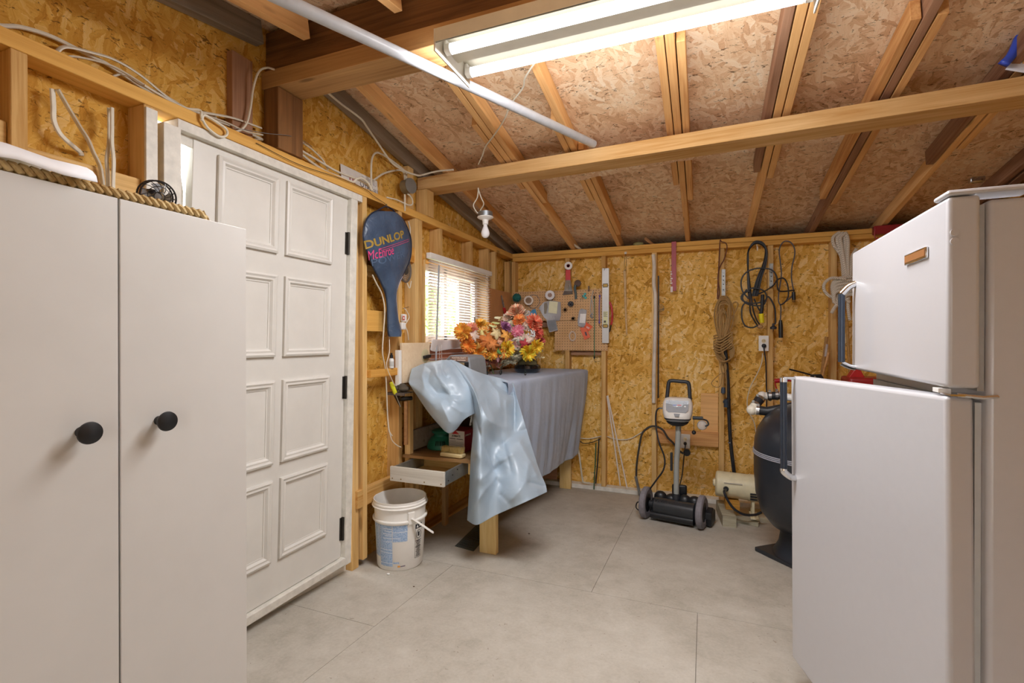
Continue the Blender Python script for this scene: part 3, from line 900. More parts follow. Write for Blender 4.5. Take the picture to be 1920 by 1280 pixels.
# ---------------------------------------------------------------- conduit, bulb, tub under the roof
b = MB(); pe = ony(1113, 272, 2.86); pe.z = 2.593; ps = Vector((-1.36, .9, 2.505)); mid = pe + (ps - pe) * .5
b.cyl(ps, pe, .0225, n=20)
tag(b.build('conduit_pipe', plain('white_conduit', '#b4b5b8', .35, var=.08)), 'long white plastic pipe resting on the collar beam', 'pipe')
cable('lamp_cord', [ony(1012, 104, 2.0), ony(985, 145, 2.2), ony(980, 165, 2.3), ony(958, 195, 2.4), ony(945, 225, 2.5), ony(925, 255, 2.62), ony(910, 275, 2.70), ony(905, 290, 2.76), ony(897, 308, 2.84)], .0045, 'pale cord strung from the fluorescent light to the collar beam', group=None)
cable('lamp_cord', [ony(897, 352, 2.95), ony(895, 370, 2.97), ony(888, 383, 2.98), ony(890, 392, 2.99), ony(896, 400, 3.0)], .004, 'left pale cord loop holding the bulb holder', group=None)
cable('lamp_cord', [ony(896, 352, 2.97), ony(902, 370, 2.99), ony(907, 382, 3.0), ony(902, 392, 3.02), ony(898, 400, 3.02)], .004, 'right pale cord loop holding the bulb holder', group=None)
hb = ony(910, 403, 3.02)
H = thing('bulb_holder', hb, 'bare unlit bulb in a white holder hanging below the collar beam', 'lamp')
b = MB(); b.lathe([(.001, .020), (.050, .020), (.051, -.012), (.001, -.012)], hb + Vector((0, 0, -.0)), (0, 0, 1), 32); b.build('ceiling_box', M_galv, H)
b = MB(); b.lathe([(.001, -.012), (.055, -.013), (.056, -.018), (.045, -.026), (.022, -.034), (.019, -.06), (.021, -.064), (.001, -.064)], hb, (0, 0, 1), 32); b.build('porcelain_base', M_white, H)
m = NT('frosted_bulb'); m.l(m.ramp(m.noise(m.coords(), 5, 2), [(0, '#e8e6ea'), (1, '#f4f3f6')]), m.b.inputs['Base Color']); m.b.inputs['Roughness'].default_value = .15
b = MB(); b.lathe([(.013, -.062), (.014, -.078), (.022, -.098), (.0285, -.118), (.029, -.130), (.024, -.146), (.012, -.156), (.0001, -.158)], hb, (0, 0, 1), 28); b.build('bulb', m.m, H)
tb = MB()
T_ = thing('plastic_tub', (1.28, 2.6, 2.62), 'white tub with blue rim tucked under the roof at right', 'tub')
q = [ony(1873, 117, 2.70), ony(1889, 100, 2.70), ony(1905, 62, 2.70), ony(1915, 20, 2.70), ony(1922, -30, 2.70), ony(1940, -90, 2.70)]
q2 = [ony(1890, 124, 2.70), ony(1908, 100, 2.70), ony(1925, 62, 2.70), ony(1940, 20, 2.70), ony(1950, -30, 2.70), ony(1965, -90, 2.70)]
A, B2 = spline(q, 5), spline(q2, 5)
b = MB(); b.grid([A, B2]); b.build('blue_rim', plain('blue_rim', '#3a55c8', .35), T_, solid=.022)
b = MB(); b.grid([[p + Vector((.004, .03, 0)) for p in B2], [p + Vector((.20, .10, -.04)) for p in B2], [p + Vector((.30, .3, .1)) for p in B2]])
b.build('bowl', plain('tub_white', '#dcdce4', .4), T_, solid=.004)

# ---------------------------------------------------------------- things hanging right of the door
M_navy = NT('navy_vinyl'); mm = M_navy
co = mm.coords(); mm.l(mm.ramp(mm.noise(co, 6, 3), [(.3, '#35445a'), (.7, '#4d617c')]), mm.b.inputs['Base Color'])
mm.b.inputs['Roughness'].default_value = .36; mm.bump(mm.noise(co, 14, 3, .5, .6), .5, .02); M_navy = mm.m
RX = -1.775
left = [(727, 398), (705, 396), (692, 404), (684, 418), (680, 440), (683, 458), (690, 478), (700, 503), (709, 520), (716, 535), (722, 550), (725, 570), (726, 600), (727, 622), (729, 631)]
right = [(728, 398), (742, 400), (755, 412), (765, 432), (770, 450), (770, 475), (766, 492), (757, 510), (750, 523), (744, 538), (741, 552), (742, 575), (745, 600), (750, 620), (749, 631)]
LP = spline([onx(p[0], p[1], RX) for p in left], 5); RP = spline([onx(p[0], p[1], RX) for p in right], 5)
def rk_front(t):
    return .036 * (1 - t * t) ** .55
rows = []; rk = []
for a, c_ in zip(LP, RP):
    row = []; w_ = (c_ - a).length; th = min(1, w_ / .12)
    nn = 14
    for i in range(nn + 1):
        t = -1 + 2 * i / nn; p = a.lerp(c_, (t + 1) / 2)
        row.append(p + Vector((rk_front(t) * th, 0, 0)))
    for i in range(nn - 1, 0, -1):
        t = -1 + 2 * i / nn; p = a.lerp(c_, (t + 1) / 2)
        row.append(p + Vector((-.6 * rk_front(t) * th, 0, 0)))
    rows.append(row + [row[0]])
Rk = thing('racket_cover', LP[0], 'navy tennis racket cover with yellow lettering hanging beside the door', 'racket cover')
b = MB(); b.grid(rows); n_ = len(rows[0]) - 1
b.add(rows[-1][:-1], [list(range(n_))]); b.add(rows[0][:-1], [list(range(n_))])
b.build('sleeve', M_navy, Rk, weld=True, angle=60)
b = MB(); b.tube([p + Vector((.003, 0, 0)) for p in LP[:70]], .0045, 7); b.tube([p + Vector((.003, 0, 0)) for p in RP[:70]], .0045, 7)
b.build('piping', plain('navy_piping', '#1d2538', .5), Rk)
b = MB(); b.tube([p + Vector((.006, .004, 0)) for p in RP[38:]], .0022, 6); b.build('zipper', plain('lilac_zip', '#b9b2c6', .5), Rk)
b = MB(); b.tube(spline([onx(700, 400, RX), onx(712, 392, RX), onx(724, 387, RX + .01), onx(736, 393, RX), onx(744, 403, RX)], 6), .004, 7); b.build('hanging_loop', plain('navy_loop', '#1d2538', .5), Rk)
def on_racket(y, z):
    best = min(range(len(LP)), key=lambda i: abs((LP[i].z + RP[i].z) / 2 - z))
    a, c_ = LP[best], RP[best]; w_ = (c_ - a).length; th = min(1, w_ / .12)
    t = max(-.98, min(.98, 2 * (y - a.y) / (c_.y - a.y) - 1))
    return RX + rk_front(t) * th + .0022
def rk_text(txt, size, pa, pb, colr, extr=.0006, shear=0, bold=0, nm='lettering'):
    A_ = onx(pa[0], pa[1], RX + .03); B_ = onx(pb[0], pb[1], RX + .03)
    d = (B_ - A_); L = math.hypot(d.y, d.z); cy, sy = d.y / L, d.z / L
    tmp = MB(); tmp.text(txt, size, Matrix.Identity(4), 0, align='LEFT', shear=shear, bold=bold)
    x1 = max(v.x for v in tmp.v); x0 = min(v.x for v in tmp.v)
    b = MB()
    for fc_ in (0,):
        vs = []
        for v in tmp.v:
            u_ = (v.x - x0) / (x1 - x0) * L
            y = A_.y + u_ * cy - v.y * sy; z = A_.z + u_ * sy + v.y * cy
            vs.append(Vector((on_racket(y, z), y, z)))
        b.add(vs, tmp.f)
    b.build(nm, plain('ink_' + colr[1:], colr, .5), Rk, smooth=False)
rk_text('DUNLOP', .062, (690, 460), (757, 439), '#a98c40', bold=.002)
rk_text('McEnroe', .075, (696, 480), (736, 469), '#e64b86', shear=.25, nm='signature')
rk_text('POWER', .055, (703, 493), (757, 476), '#566c88', nm='faint_lettering')
for o_ in (0, .012):
    pts = []
    for i in range(15):
        t = i / 14; A_ = onx(714, 466, RX + .03); B_ = onx(768, 448, RX + .03); y = A_.y + (B_.y - A_.y) * t; z = A_.z + (B_.z - A_.z) * t - o_
        pts.append(Vector((on_racket(y, z), y, z)))
    b = MB(); b.tube(pts, .0018, 5); b.build('stripe', plain('pink_stripe', '#c8507e', .5), Rk)
b = MB(); b.tube([onx(725, 383, -1.79), onx(726, 389, -1.77), onx(728, 391, -1.765)], .003, 6)
tag(b.build('wall_hook', M_steel), 'small metal hook above the racket cover', 'hook')

# round mesh disc behind
dc = onx(760, 506, -1.80)
Dk = thing('wire_disc', dc, 'grey round wire mesh disc half hidden behind the racket cover', 'disc')
b = MB(); b.torus(dc, (1, 0, 0), .062, .006, 36, 8, 1.25)
for k in range(1, 7): b.torus(dc, (1, 0, 0), .062 - .009 * k, .0022, 30, 5, 1.25)
for k in range(22):
    a = 2 * PI * k / 22; b.tube([dc, dc + Vector((.001, .062 * math.cos(a), .077 * math.sin(a)))], .0012, 4)
b.build('mesh', plain('tarnished_wire', '#7a736b', .5, .6), Dk)
b = MB(); b.lathe([(.001, .004), (.026, .004), (.030, .001), (.001, 0)], dc + Vector((.004, 0, 0)), (1, 0, 0), 24); b.build('hub', plain('dark_hub', '#4a4641', .5, .3), Dk)

# cables right of the door
cable('electric_cable', px((698, 515, -1.80), (705, 530, -1.79), (716, 552, -1.785), (721, 580, -1.78), (719, 620, -1.78), (717, 660, -1.775), (722, 690, -1.79), (724, 720, -1.80), (726, 770, -1.80), (729, 805, -1.79), (735, 817, -1.78)), .0065, 'thick pale cable hanging behind the racket cover handle', flat=.6)
cable('electric_cable', px((730, 632, -1.79), (730, 660, -1.765), (725, 685, -1.765), (735, 712, -1.765), (740, 722, -1.765)), .0025, 'thin pale cord dropping past the dropper bottle')
cable('electric_cable', px((729, 805, -1.775), (735, 825, -1.77), (745, 835, -1.77), (752, 838, -1.76)), .003, 'thin pale cord trailing to the workbench post')
cable('electric_cable', px((766, 415, -1.79), (769, 430, -1.80), (768, 445, -1.80)), .004, 'short pale cable behind the right edge of the racket cover')
cable('electric_cable', px((763, 530, -1.80), (768, 540, -1.79), (771, 527, -1.80)), .003, 'short white cable loop beneath the wire disc')
# night-light plugs
pl = onx(758, 595, -1.80)
Pl = thing('plug_adapter', pl, 'white plug adapter with red mark dangling beside the racket handle', 'plug')
b = MB(); b.cbox(onx(757, 596, -1.795), (.022, .040, .050)); b.cbox(onx(755, 611, -1.797), (.022, .042, .046)); b.build('body', M_white, Pl, bevel=.005)
b = MB(); b.cbox(onx(757, 596, -1.7825), (.002, .022, .026)); b.build('red_mark', plain('red_mark', '#c9433c', .5), Pl, bevel=.001)
b = MB(); b.cbox(onx(757, 596, -1.781), (.002, .011, .013)); b.build('pale_centre', M_white, Pl)
b = MB(); b.tube(spline(px((757, 577, -1.80), (762, 582, -1.79), (767, 594, -1.79), (763, 603, -1.79), (760, 610, -1.79), (764, 622, -1.79), (766, 637, -1.80)), 6), .003, 6); b.build('cord', M_cable, Pl)
b = MB(); b.tube(px((755, 579, -1.81), (757, 578, -1.78), (767, 575, -1.775)), .0014, 5); b.build('nail', M_dark, Pl)

# ledge bottle
bp = onx(734, 679, -1.785); bp.z = 1.2515
Bt = thing('dropper_bottle', bp, 'small white bottle with black cap on the narrow ledge', 'bottle')
b = MB(); b.lathe([(.001, 0), (.015, .0), (.016, .003), (.016, .050), (.012, .058), (.008, .061), (.001, .061)], bp, n=20); b.build('body', plain('bottle_white', '#d9dad8', .4), Bt)
b = MB(); b.lathe([(.0165, .012), (.0165, .042)], bp, n=20); b.build('label', plain('grey_label', '#b7b8b4', .5), Bt)
b = MB(); b.lathe([(.001, .0605), (.010, .0605), (.010, .078), (.006, .082), (.006, .092), (.001, .094)], bp, n=16); b.build('cap', M_black, Bt)
# ---------------------------------------------------------------- workbench
M_ybench = wood('bench_pine', '#c59a50', '#ecd296', knots=False)
M_brd = wood('bench_board', '#7a5a36', '#b18a5c')
M_wpaint = wood('whitewashed_pine', '#b7b0a2', '#dedad0', knots=False)
TOPZ = 1.138
W = thing('workbench', (-1.5, 3.5, fz(3.5)), 'wooden workbench under the pale blue tablecloth, with a shelf and a pulled-out drawer', 'workbench')
b = MB(); b.prism([(-1.795, 2.63), (-1.54, 2.63), (-1.50, 2.80), (-1.44, 3.03), (-1.31, 3.10), (-1.275, 4.50), (-1.795, 4.50)], 2, TOPZ - .036, TOPZ); b.build('bench_top', M_brd, W, bevel=.002)
def leg(x0, x1, y0, y1, top=TOPZ - .037, m=M_ybench, nm='leg', z0=None):
    lumber(nm, ((x0 + x1) / 2, (y0 + y1) / 2, (fz((y0 + y1) / 2) + .002) if z0 is None else z0), ((x0 + x1) / 2, (y0 + y1) / 2, top), y1 - y0, x1 - x0, (1, 0, 0), m, parent=W, kind=None)
leg(-1.302, -1.190, 2.715, 2.755, top=.70); leg(-1.29, -1.18, 4.46, 4.50); leg(-1.795, -1.757, 2.632, 2.675, m=M_stud); leg(-1.795, -1.757, 4.44, 4.50, m=M_stud)
leg(-1.765, -1.735, 3.05, 3.10, top=.60, m=M_brd)
b = MB(); b.prism([(-1.797, 2.61), (-1.27, 2.63), (-1.33, 3.3), (-1.36, 4.45), (-1.797, 4.45)], 2, .672, .690); b.build('lower_shelf', M_brd, W, bevel=.001)
b = MB(); b.box((-1.797, 2.765, .60), (-1.30, 2.80, .671)); b.box((-1.345, 2.645, .60), (-1.25, 2.68, .671)); b.build('shelf_rail', M_ybench, W, bevel=.0015)
b = MB(); b.box((-1.42, 2.66, .60), (-1.39, 4.44, .67)); b.build('side_rail', M_ybench, W, bevel=.0015)
b = MB(); b.box((-1.797, 2.67, .70), (-1.770, 4.40, .83)); b.build('back_board', M_grey, W, bevel=.001)
b = MB(); b.box((-1.757, 4.40, .10), (-1.30, 4.42, .60)); b.build('end_board', M_raftd, W, bevel=.001)
b = MB()
Dx0, Dx1, Dy0, Dy1, Dz0, Dz1 = -1.737, -1.372, 2.395, 2.755, .590, .667
dr = b.box((Dx0, Dy0, Dz0 - .002), (Dx1, Dy0 + .018, Dz1 + .006)).build('drawer', M_wpaint, W, bevel=.0015)
b = MB(); b.box((Dx0 + .002, Dy0 + .019, Dz0), (Dx0 + .016, Dy1, Dz1)); b.build('drawer_side', M_galv, dr, bevel=.001); b = MB(); b.box((Dx1 - .016, Dy0 + .019, Dz0), (Dx1 - .002, Dy1, Dz1)); b.build('drawer_side', M_galv, dr, bevel=.001)
b = MB(); b.box((Dx0 + .017, Dy0 + .019, Dz0), (Dx1 - .017, Dy1, Dz0 + .006)); b.box((Dx0 + .017, Dy1 - .014, Dz0 + .006), (Dx1 - .017, Dy1, Dz1)); b.build('drawer_tray', M_ybench, dr)
for i, x in enumerate((-1.72, -1.66, -1.50, -1.39)):
    b = MB(); b.cyl((x, Dy0 - .001, .604), (x, Dy0 + .0005, .604), .0045, n=10); b.build('screw', plain('brass_screw', '#8d7a55', .5, .5), dr)
for y, z in ((2.45, .612), (2.50, .632), (2.56, .65)):
    b = MB(); b.cyl((Dx1 - .002, y, z), (Dx1 + .001, y, z), .004, n=10); b.build('screw', M_dark, dr)

# things on the lower shelf
g0 = Vector((-1.665, 2.88, .692))
G = thing('green_sprayer_base', g0, 'green ribbed plastic base on the shelf under the tablecloth lobe', 'sprayer base')
M_green = plain('green_plastic', '#1f6b52', .4, var=.12)
b = MB(); b.lathe([(.001, 0), (.098, .0), (.100, .012), (.090, .042), (.072, .070), (.055, .080), (.05, .095), (.065, .103), (.068, .116), (.04, .128), (.001, .130)], g0, n=36); b.build('body', M_green, G)
b = MB()
for k in range(5):
    a = -.9 + .16 * k; b.cbox(g0 + Vector((.088 * math.cos(a - .6), .088 * math.sin(a - .6), .042)), (.02, .006, .03), rotz(a - .3) @ roty(-.6))
b.build('ribs', plain('dark_green', '#0f3428', .5), G)
bx = Vector((-1.500, 2.80, .6925))
Bx = thing('cardboard_box', bx, 'red and white carton with a house logo on the shelf', 'box')
Mr = rotz(-.10)
M_boxw = plain('box_white', '#cfc8bc', .6); M_boxr = plain('box_red', '#93222f', .5)
b = MB(); b.cbox(bx + Vector((0, .07, .070)), (.124, .14, .138), Mr); b.build('carton', M_boxr, Bx, smooth=False, bevel=.001)
def onbox(x, z, dy=-.0012): return Matrix.Translation(bx + Vector((0, .07, .070))) @ Mr.to_4x4() @ Matrix.Translation((x, -.07 + dy, z)) @ Matrix.Rotation(PI / 2, 4, 'X')
b = MB(); b.box((-.061, -.067, -.0004), (.061, .067, .0004), onbox(0, 0)); b.build('white_panel', M_boxw, Bx, smooth=False)
b = MB(); Mq = onbox(-.005, .045, -.0022); b.prism([(-.032, 0), (-.004, .022), (.028, 0), (.022, 0), (-.004, .012), (-.024, 0)], 2, -.0003, .0003); b.add([(-.024, 0, .0003), (-.004, .012, .0003), (.020, 0, .0003)], [(0, 1, 2)])
b.v = [Mq @ v for v in b.v]; b.build('roof_logo', plain('logo_red', '#c11f2d', .5), Bx, smooth=False)
b = MB(); b.text('JOBMATE', .0155, onbox(-.003, .032, -.0022), .0002, bold=.0006); b.box((-.055, -.002, -.0002), (-.008, .002, .0002), onbox(0, .014, -.0022)); b.box((.0, -.002, -.0002), (.05, .002, .0002), onbox(0, .014, -.0022))
for k, (w_, z) in enumerate(((.05, .0), (.11, -.007), (.11, -.016), (.10, -.027), (.04, -.04))):
    b.box((-.055, -.0006, -.0002), (-.055 + w_, .0006, .0002), onbox(0, z, -.0022))
b.build('lettering', plain('print_ink', '#2c2a2e', .6), Bx, smooth=False)
b = MB(); Mq = Matrix.Translation(bx + Vector((0, .07, .070))) @ Mr.to_4x4() @ Matrix.Translation((.0625, -.03, .04)) @ Matrix.Rotation(PI / 2, 4, 'Z') @ Matrix.Rotation(PI / 2, 4, 'X')
b.text('JOBMATE', .0155, Mq, .0002, bold=.0006); b.build('side_lettering', M_boxw, Bx, smooth=False)
sb_ = Vector((-1.462, 2.665, .692))
Sb = thing('scrub_brush', sb_, 'tan bristled scrub brush lying bristles up on the shelf', 'brush')
b = MB(); b.cbox(sb_ + Vector((0, 0, .014)), (.16, .055, .026), rotz(-.06)); b.build('wooden_back', wood('brush_block', '#b49a66', '#dcc99a', knots=False), Sb, bevel=.008)
b = MB(); R = random.Random(5)
for i in range(14):
    for j in range(4):
        p = sb_ + rotz(-.06) @ Vector((-.070 + i * .0108, -.019 + j * .0125, .0275))
        for k in range(6):
            d = Vector((R.uniform(-.008, .008), R.uniform(-.008, .008) - .004 + j * .003, .036))
            b.tube([p, p + d * .6, p + d], lambda t: .0011 * (1.2 - .5 * t), 4)
b.build('bristles', plain('tan_bristle', '#c3a868', .8, var=.2), Sb)
pb = ony(884, 735, 2.86)
Pb = thing('paint_brush_handle', pb, 'white paint brush handle hanging behind the tablecloth fold', 'paint brush')
b = MB(); q = [ony(890, 742, 2.86), ony(888, 765, 2.86), ony(884, 785, 2.86), ony(882, 797, 2.86)]
b.tube(spline(q, 5), lambda t: .007 + .004 * t, 8, flat=.5); b.build('handle', M_white, Pb)
b = MB(); c0 = ony(882.5, 793, 2.853); b.torus(c0, (0, 1, 0), .0035, .0016, 12, 6); b.build('hang_hole', M_dark, Pb)
b = MB(); b.tube([ony(884, 748, 2.90), ony(882, 765, 2.90), ony(881, 783, 2.90)], .003, 6)
tag(b.build('steel_rod', M_steel), 'thin bright rod hanging left of the white brush handle', 'rod')

# perforated tool shelf with the sanding block, hammer and screwdriver
Ts = thing('tool_shelf', (-1.7, 2.5, 1.09), 'rusty perforated metal tool shelf beside the tablecloth', 'shelf')
m = NT('perforated_steel'); tc = m.coords(); sp = m.n('ShaderNodeSeparateXYZ'); m.l(tc, sp.inputs[0])
fx = m.math('SUBTRACT', m.math('FRACT', m.math('MULTIPLY', sp.outputs[0], 40)), .5); fy = m.math('SUBTRACT', m.math('FRACT', m.math('MULTIPLY', sp.outputs[1], 22)), .5)
d2 = m.math('ADD', m.math('MULTIPLY', fx, fx), m.math('MULTIPLY', fy, fy))
m.l(m.ramp(d2, [(.09, '#1d1a18'), (.11, '#71665e')]), m.b.inputs['Base Color']); m.b.inputs['Roughness'].default_value = .5; m.b.inputs['Metallic'].default_value = .3
b = MB(); b.box((-1.84, 2.50, 1.094), (-1.705, 2.600, 1.098)); b.box((-1.84, 2.496, 1.082), (-1.705, 2.50, 1.098)); b.build('tray', m.m, Ts, smooth=False)
b = MB(); b.prism([(2.51, 1.093), (2.588, 1.093), (2.588, 1.0)], 0, -1.804, -1.800); b.build('bracket', plain('rusty_bracket', '#6b5a4e', .6, .4), Ts, smooth=False)
Sd = thing('screwdriver', onx(737, 728, -1.79), 'screwdriver with yellow-green handle stuck through the tool shelf', 'screwdriver')
a_, b_ = onx(733, 716, -1.79), onx(742, 739, -1.775); dd = (b_ - a_).normalized()
b = MB(); b.lathe([(.001, 0), (.011, .002), (.014, .01), (.013, .055), (.0145, .065), (.010, (b_ - a_).length), (.001, (b_ - a_).length)], a_, dd, 10); b.build('handle', plain('yellow_handle', '#d8d82c', .25, coat=.4), Sd)
b = MB(); b.cyl(b_, onx(751, 762, -1.76), .0032, n=8); b.build('shaft', M_steel, Sd)
Hm = thing('hammer', (-1.778, 2.56, .75), 'hammer hung head up, its brown wooden handle below the tool shelf', 'hammer')
b = MB(); b.tube([ony(761, 752, 2.56), ony(761, 790, 2.56), ony(761, 833, 2.56)], .0165, 10, flat=.75); b.build('handle', wood('hammer_handle', '#6f4b2e', '#a5764a', knots=False), Hm)
b = MB(); hh = ony(761, 747, 2.56); b.cyl(hh + Vector((-.02, -.03, 0)), hh + Vector((.02, .035, 0)), .013, n=12); b.build('head', M_dark, Hm)
b = MB(); q = Vector((-1.80, 2.55, 1.1195)); b.ball(q, (.035, .035, .020)); b.ball(q + Vector((.055, .0, .0)), (.04, .036, .019)); b.ball(q + Vector((.03, .01, .016)), (.035, .03, .016))
tag(b.build('work_gloves', plain('grubby_leather', '#4e463b', .85, var=.3, bump=.5)), 'grubby dark work gloves heaped on the tool shelf', 'gloves')

# board, radio-like machine, cup
Wp = thing('whitewood_board', onx(775, 680, -1.775), 'pale plywood board leaning at the left of the window bottom', 'board')
b = MB(); b.box((-1.792, 2.575, 1.150), (-1.774, 2.905, 1.405)); b.build('board', wood('pale_ply', '#d8b994', '#ecd6b6', knots=False), Wp, bevel=.0015)
oc = Vector((-1.7735, 2.845, 1.315)); b = MB(); b.lathe([(.001, .003), (.040, .003), (.048, .0), (.001, 0)], oc, (1, 0, 0), 26); b.build('round_dial', plain('cream_dial', '#c6bd9a', .5), Wp)
b = MB(); b.cbox(oc + Vector((.014, 0, -.005)), (.022, .075, .022), rotx(.1)); b.build('dial_lever', M_black, Wp, bevel=.004)
b = MB(); b.box((-1.80, 2.535, 1.10), (-1.77, 2.563, 1.36)); tag(b.build('white_strip', M_white, bevel=.002), 'white plastic strip standing beside the pale plywood board', 'strip')
Mc = Vector((-1.60, 2.93, TOPZ + .012))
Ma = thing('bench_machine', Mc, 'grey bench machine with a brown label strip beside the flowers', 'machine')
M_mgrey = plain('machine_grey', '#7f8388', .45, var=.08); M_mtan = plain('machine_olive', '#a3a08c', .5)
b = MB(); b.prism([(-1.757, 1.15), (-1.58, 1.15), (-1.58, 1.255), (-1.615, 1.283), (-1.73, 1.283), (-1.757, 1.245)], 1, 2.80, 2.99); b.build('left_housing', M_mtan, Ma, bevel=.012, seg=3)
b = MB(); b.prism([(-1.585, 1.15), (-1.385, 1.15), (-1.392, 1.235), (-1.402, 1.305), (-1.425, 1.322), (-1.545, 1.326), (-1.585, 1.29)], 1, 2.775, 3.02); b.build('right_housing', M_mgrey, Ma, bevel=.010, seg=3)
b = MB(); b.box((-1.540, 2.7725, 1.286), (-1.412, 2.776, 1.317)); b.build('label_strip', plain('brown_label', '#8a6a5a', .5), Ma, smooth=False)
b = MB(); b.text('MASTERCRAFT', .0155, Matrix.Translation((-1.476, 2.7718, 1.307)) @ Matrix.Rotation(PI / 2, 4, 'X'), .0003); b.box((-1.515, 2.7715, 1.291), (-1.495, 2.772, 1.295)); b.box((-1.488, 2.7715, 1.291), (-1.428, 2.772, 1.295)); b.build('lettering', plain('cream_ink', '#e8d9cc', .5), Ma, smooth=False)
b = MB(); b.box((-1.512, 2.771, 1.252), (-1.405, 2.776, 1.281)); b.build('display_recess', M_black, Ma, bevel=.002)
b = MB(); b.box((-1.480, 2.7695, 1.256), (-1.436, 2.772, 1.278)); b.build('counter_window', plain('tan_window', '#a08a66', .4), Ma)
b = MB(); b.cyl((-1.735, 2.792, 1.19), (-1.735, 2.80, 1.19), .02, n=18); b.build('side_knob', M_dark, Ma)
cp = onz(891, 706, 1.153); cp = Vector((-1.50, 3.06, 1.150))
cp = onz(892, 707.5, 1.151)
b = MB(); b.lathe([(.001, 0), (.026, 0), (.0335, .075), (.0325, .075), (.0252, .003), (.001, .003)], cp, n=28)
tag(b.build('plastic_cup', plain('frosted_plastic', '#d9d3da', .3, trans=.35)), 'frosted plastic cup on the tablecloth beside the grey machine', 'cup')
fl_ = onx(752 + 0, 590, -1.7)
b = MB(); b.tube([ony(893, 635, 3.35), ony(889.5, 594, 3.35)], .010, 8, flat=.5)
tag(b.build('file_handle', plain('grey_file', '#8b8580', .5)), 'grey flat file standing up behind the orange flowers', 'file')

# ---------------------------------------------------------------- tablecloth
M_clT = NT('cloth_top'); mm = M_clT; co = mm.coords()
wv = mm.noise(mm.coords(scale=(1, 90, 4)), 1.5, 2); mm.l(mm.ramp(mm.noise(co, 4, 3), [(.3, '#a8b7cf'), (.7, '#b8c5da')]), mm.b.inputs['Base Color'])
mm.b.inputs['Roughness'].default_value = .55; mm.bump(mm.math('ADD', mm.noise(mm.coords(scale=(5, 9, 1.4)), 1.6, 3, .55), mm.math('MULTIPLY', mm.noise(co, 12, 4, .5, 1.0), .7)), .5, .012)
M_clB = NT('cloth_underside'); mm = M_clB; co = mm.coords()
mm.l(mm.ramp(mm.noise(co, 5, 3), [(.3, '#9aacbb'), (.7, '#abbbc9')]), mm.b.inputs['Base Color'])
mm.b.inputs['Roughness'].default_value = .36; mm.b.inputs['Specular IOR Level'].default_value = .6
mm.bump(mm.noise(co, 13, 3, .5, .8), .22, .012)

M_clT = M_clT.m; M_clB = M_clB.m
def patch(ctrl, nu=9, nv=9):
    """Smooth surface through a net of points."""
    rows = [spline(r, nu) for r in ctrl]
    cols = [spline([r[j] for r in rows], nv) for j in range(len(rows[0]))]
    return [[cols[j][i] for j in range(len(cols))] for i in range(len(cols[0]))]
def seg_d(p, a, c):
    ax, ay, bx_, by_ = a[0], a[1], c[0], c[1]; dx, dy = bx_ - ax, by_ - ay
    t = max(0, min(1, ((p[0] - ax) * dx + (p[1] - ay) * dy) / max(1e-9, dx * dx + dy * dy)))
    return math.hypot(p[0] - ax - t * dx, p[1] - ay - t * dy)
def crease(P, folds, amp, sc, seed, nrand=26):
    """Folds and creases of stiff vinyl: each raises or sinks the sheet along a line, sharply at the crest."""
    R_ = random.Random(seed); Q = [[proj(p) for p in r] for r in P]
    xs = [q[0] for r in Q for q in r]; ys = [q[1] for r in Q for q in r]
    extra = []
    for _ in range(nrand):
        x, y, a, L = R_.uniform(min(xs), max(xs)), R_.uniform(min(ys), max(ys)), R_.uniform(.5, 2.6), R_.uniform(12, 45)
        m_ = (x + L * .5 * math.cos(a) + R_.uniform(-4, 4), y + L * .5 * math.sin(a))
        extra.append((R_.choice((-1, 1)) * R_.uniform(.004, .011), R_.uniform(3, 7), [(x, y), m_, (x + L * math.cos(a), y + L * math.sin(a))]))
    out = []
    for r, qr in zip(P, Q):
        o = []
        for p, q in zip(r, qr):
            d = 0
            for A_, w_, pl in folds + extra:
                dd = min(seg_d(q, pl[k], pl[k + 1]) for k in range(len(pl) - 1))
                if dd < 5 * w_: d += 1.35 * A_ * math.exp(-dd / w_)
            v = Vector((p.x * sc + seed, p.y * sc, p.z * sc * .6)); n_ = noise.noise_vector(v)
            look = (Vector((0, 0, CZ)) - p).normalized()
            o.append(p + look * d + Vector((n_.x, n_.y, n_.z * .3)) * amp)
        out.append(o)
    return out
b = MB()
# flat top and front skirt
rows = []
N = 96
for i in range(N + 1):
    t = i / N; y = 2.98 + (4.515 - 2.98) * t
    ex = -1.215 + .205 * max(0, t - .06) ** 1.1             # the stiff edge swings out toward the back wall
    hem = .365 - .055 * t + .010 * math.sin(9 * t)
    if t > .90: hem = hem + .9 * (t - .90) ** 1.3
    row = []
    tz = TOPZ + .008
    for k in range(8):
        x = -1.775 + (ex + 1.775) * k / 8
        row.append(Vector((x, y, tz + .0015 * math.sin(x * 30 + y * 9))))
    row.append(Vector((ex - .012, y, tz - .002))); row.append(Vector((ex, y, tz - .014)))
    M_ = 16
    for k in range(1, M_ + 1):
        s_ = k / M_; z = tz - .014 + (hem - tz + .014) * s_
        belly = -.105 * s_ ** 1.5 * t ** .8
        nv = Vector((y * 9, z * 1.1, 4.2)); fold = (.022 * noise.noise(nv) + .006 * noise.noise(nv * 2.7) + .010 * noise.noise(Vector((y * 3, z * 5, 1.3)))) * s_ ** .6
        row.append(Vector((ex + belly + fold, y + .004 * math.sin(z * 17), z)))
    rows.append(row)
b.mat(0); b.grid(rows)
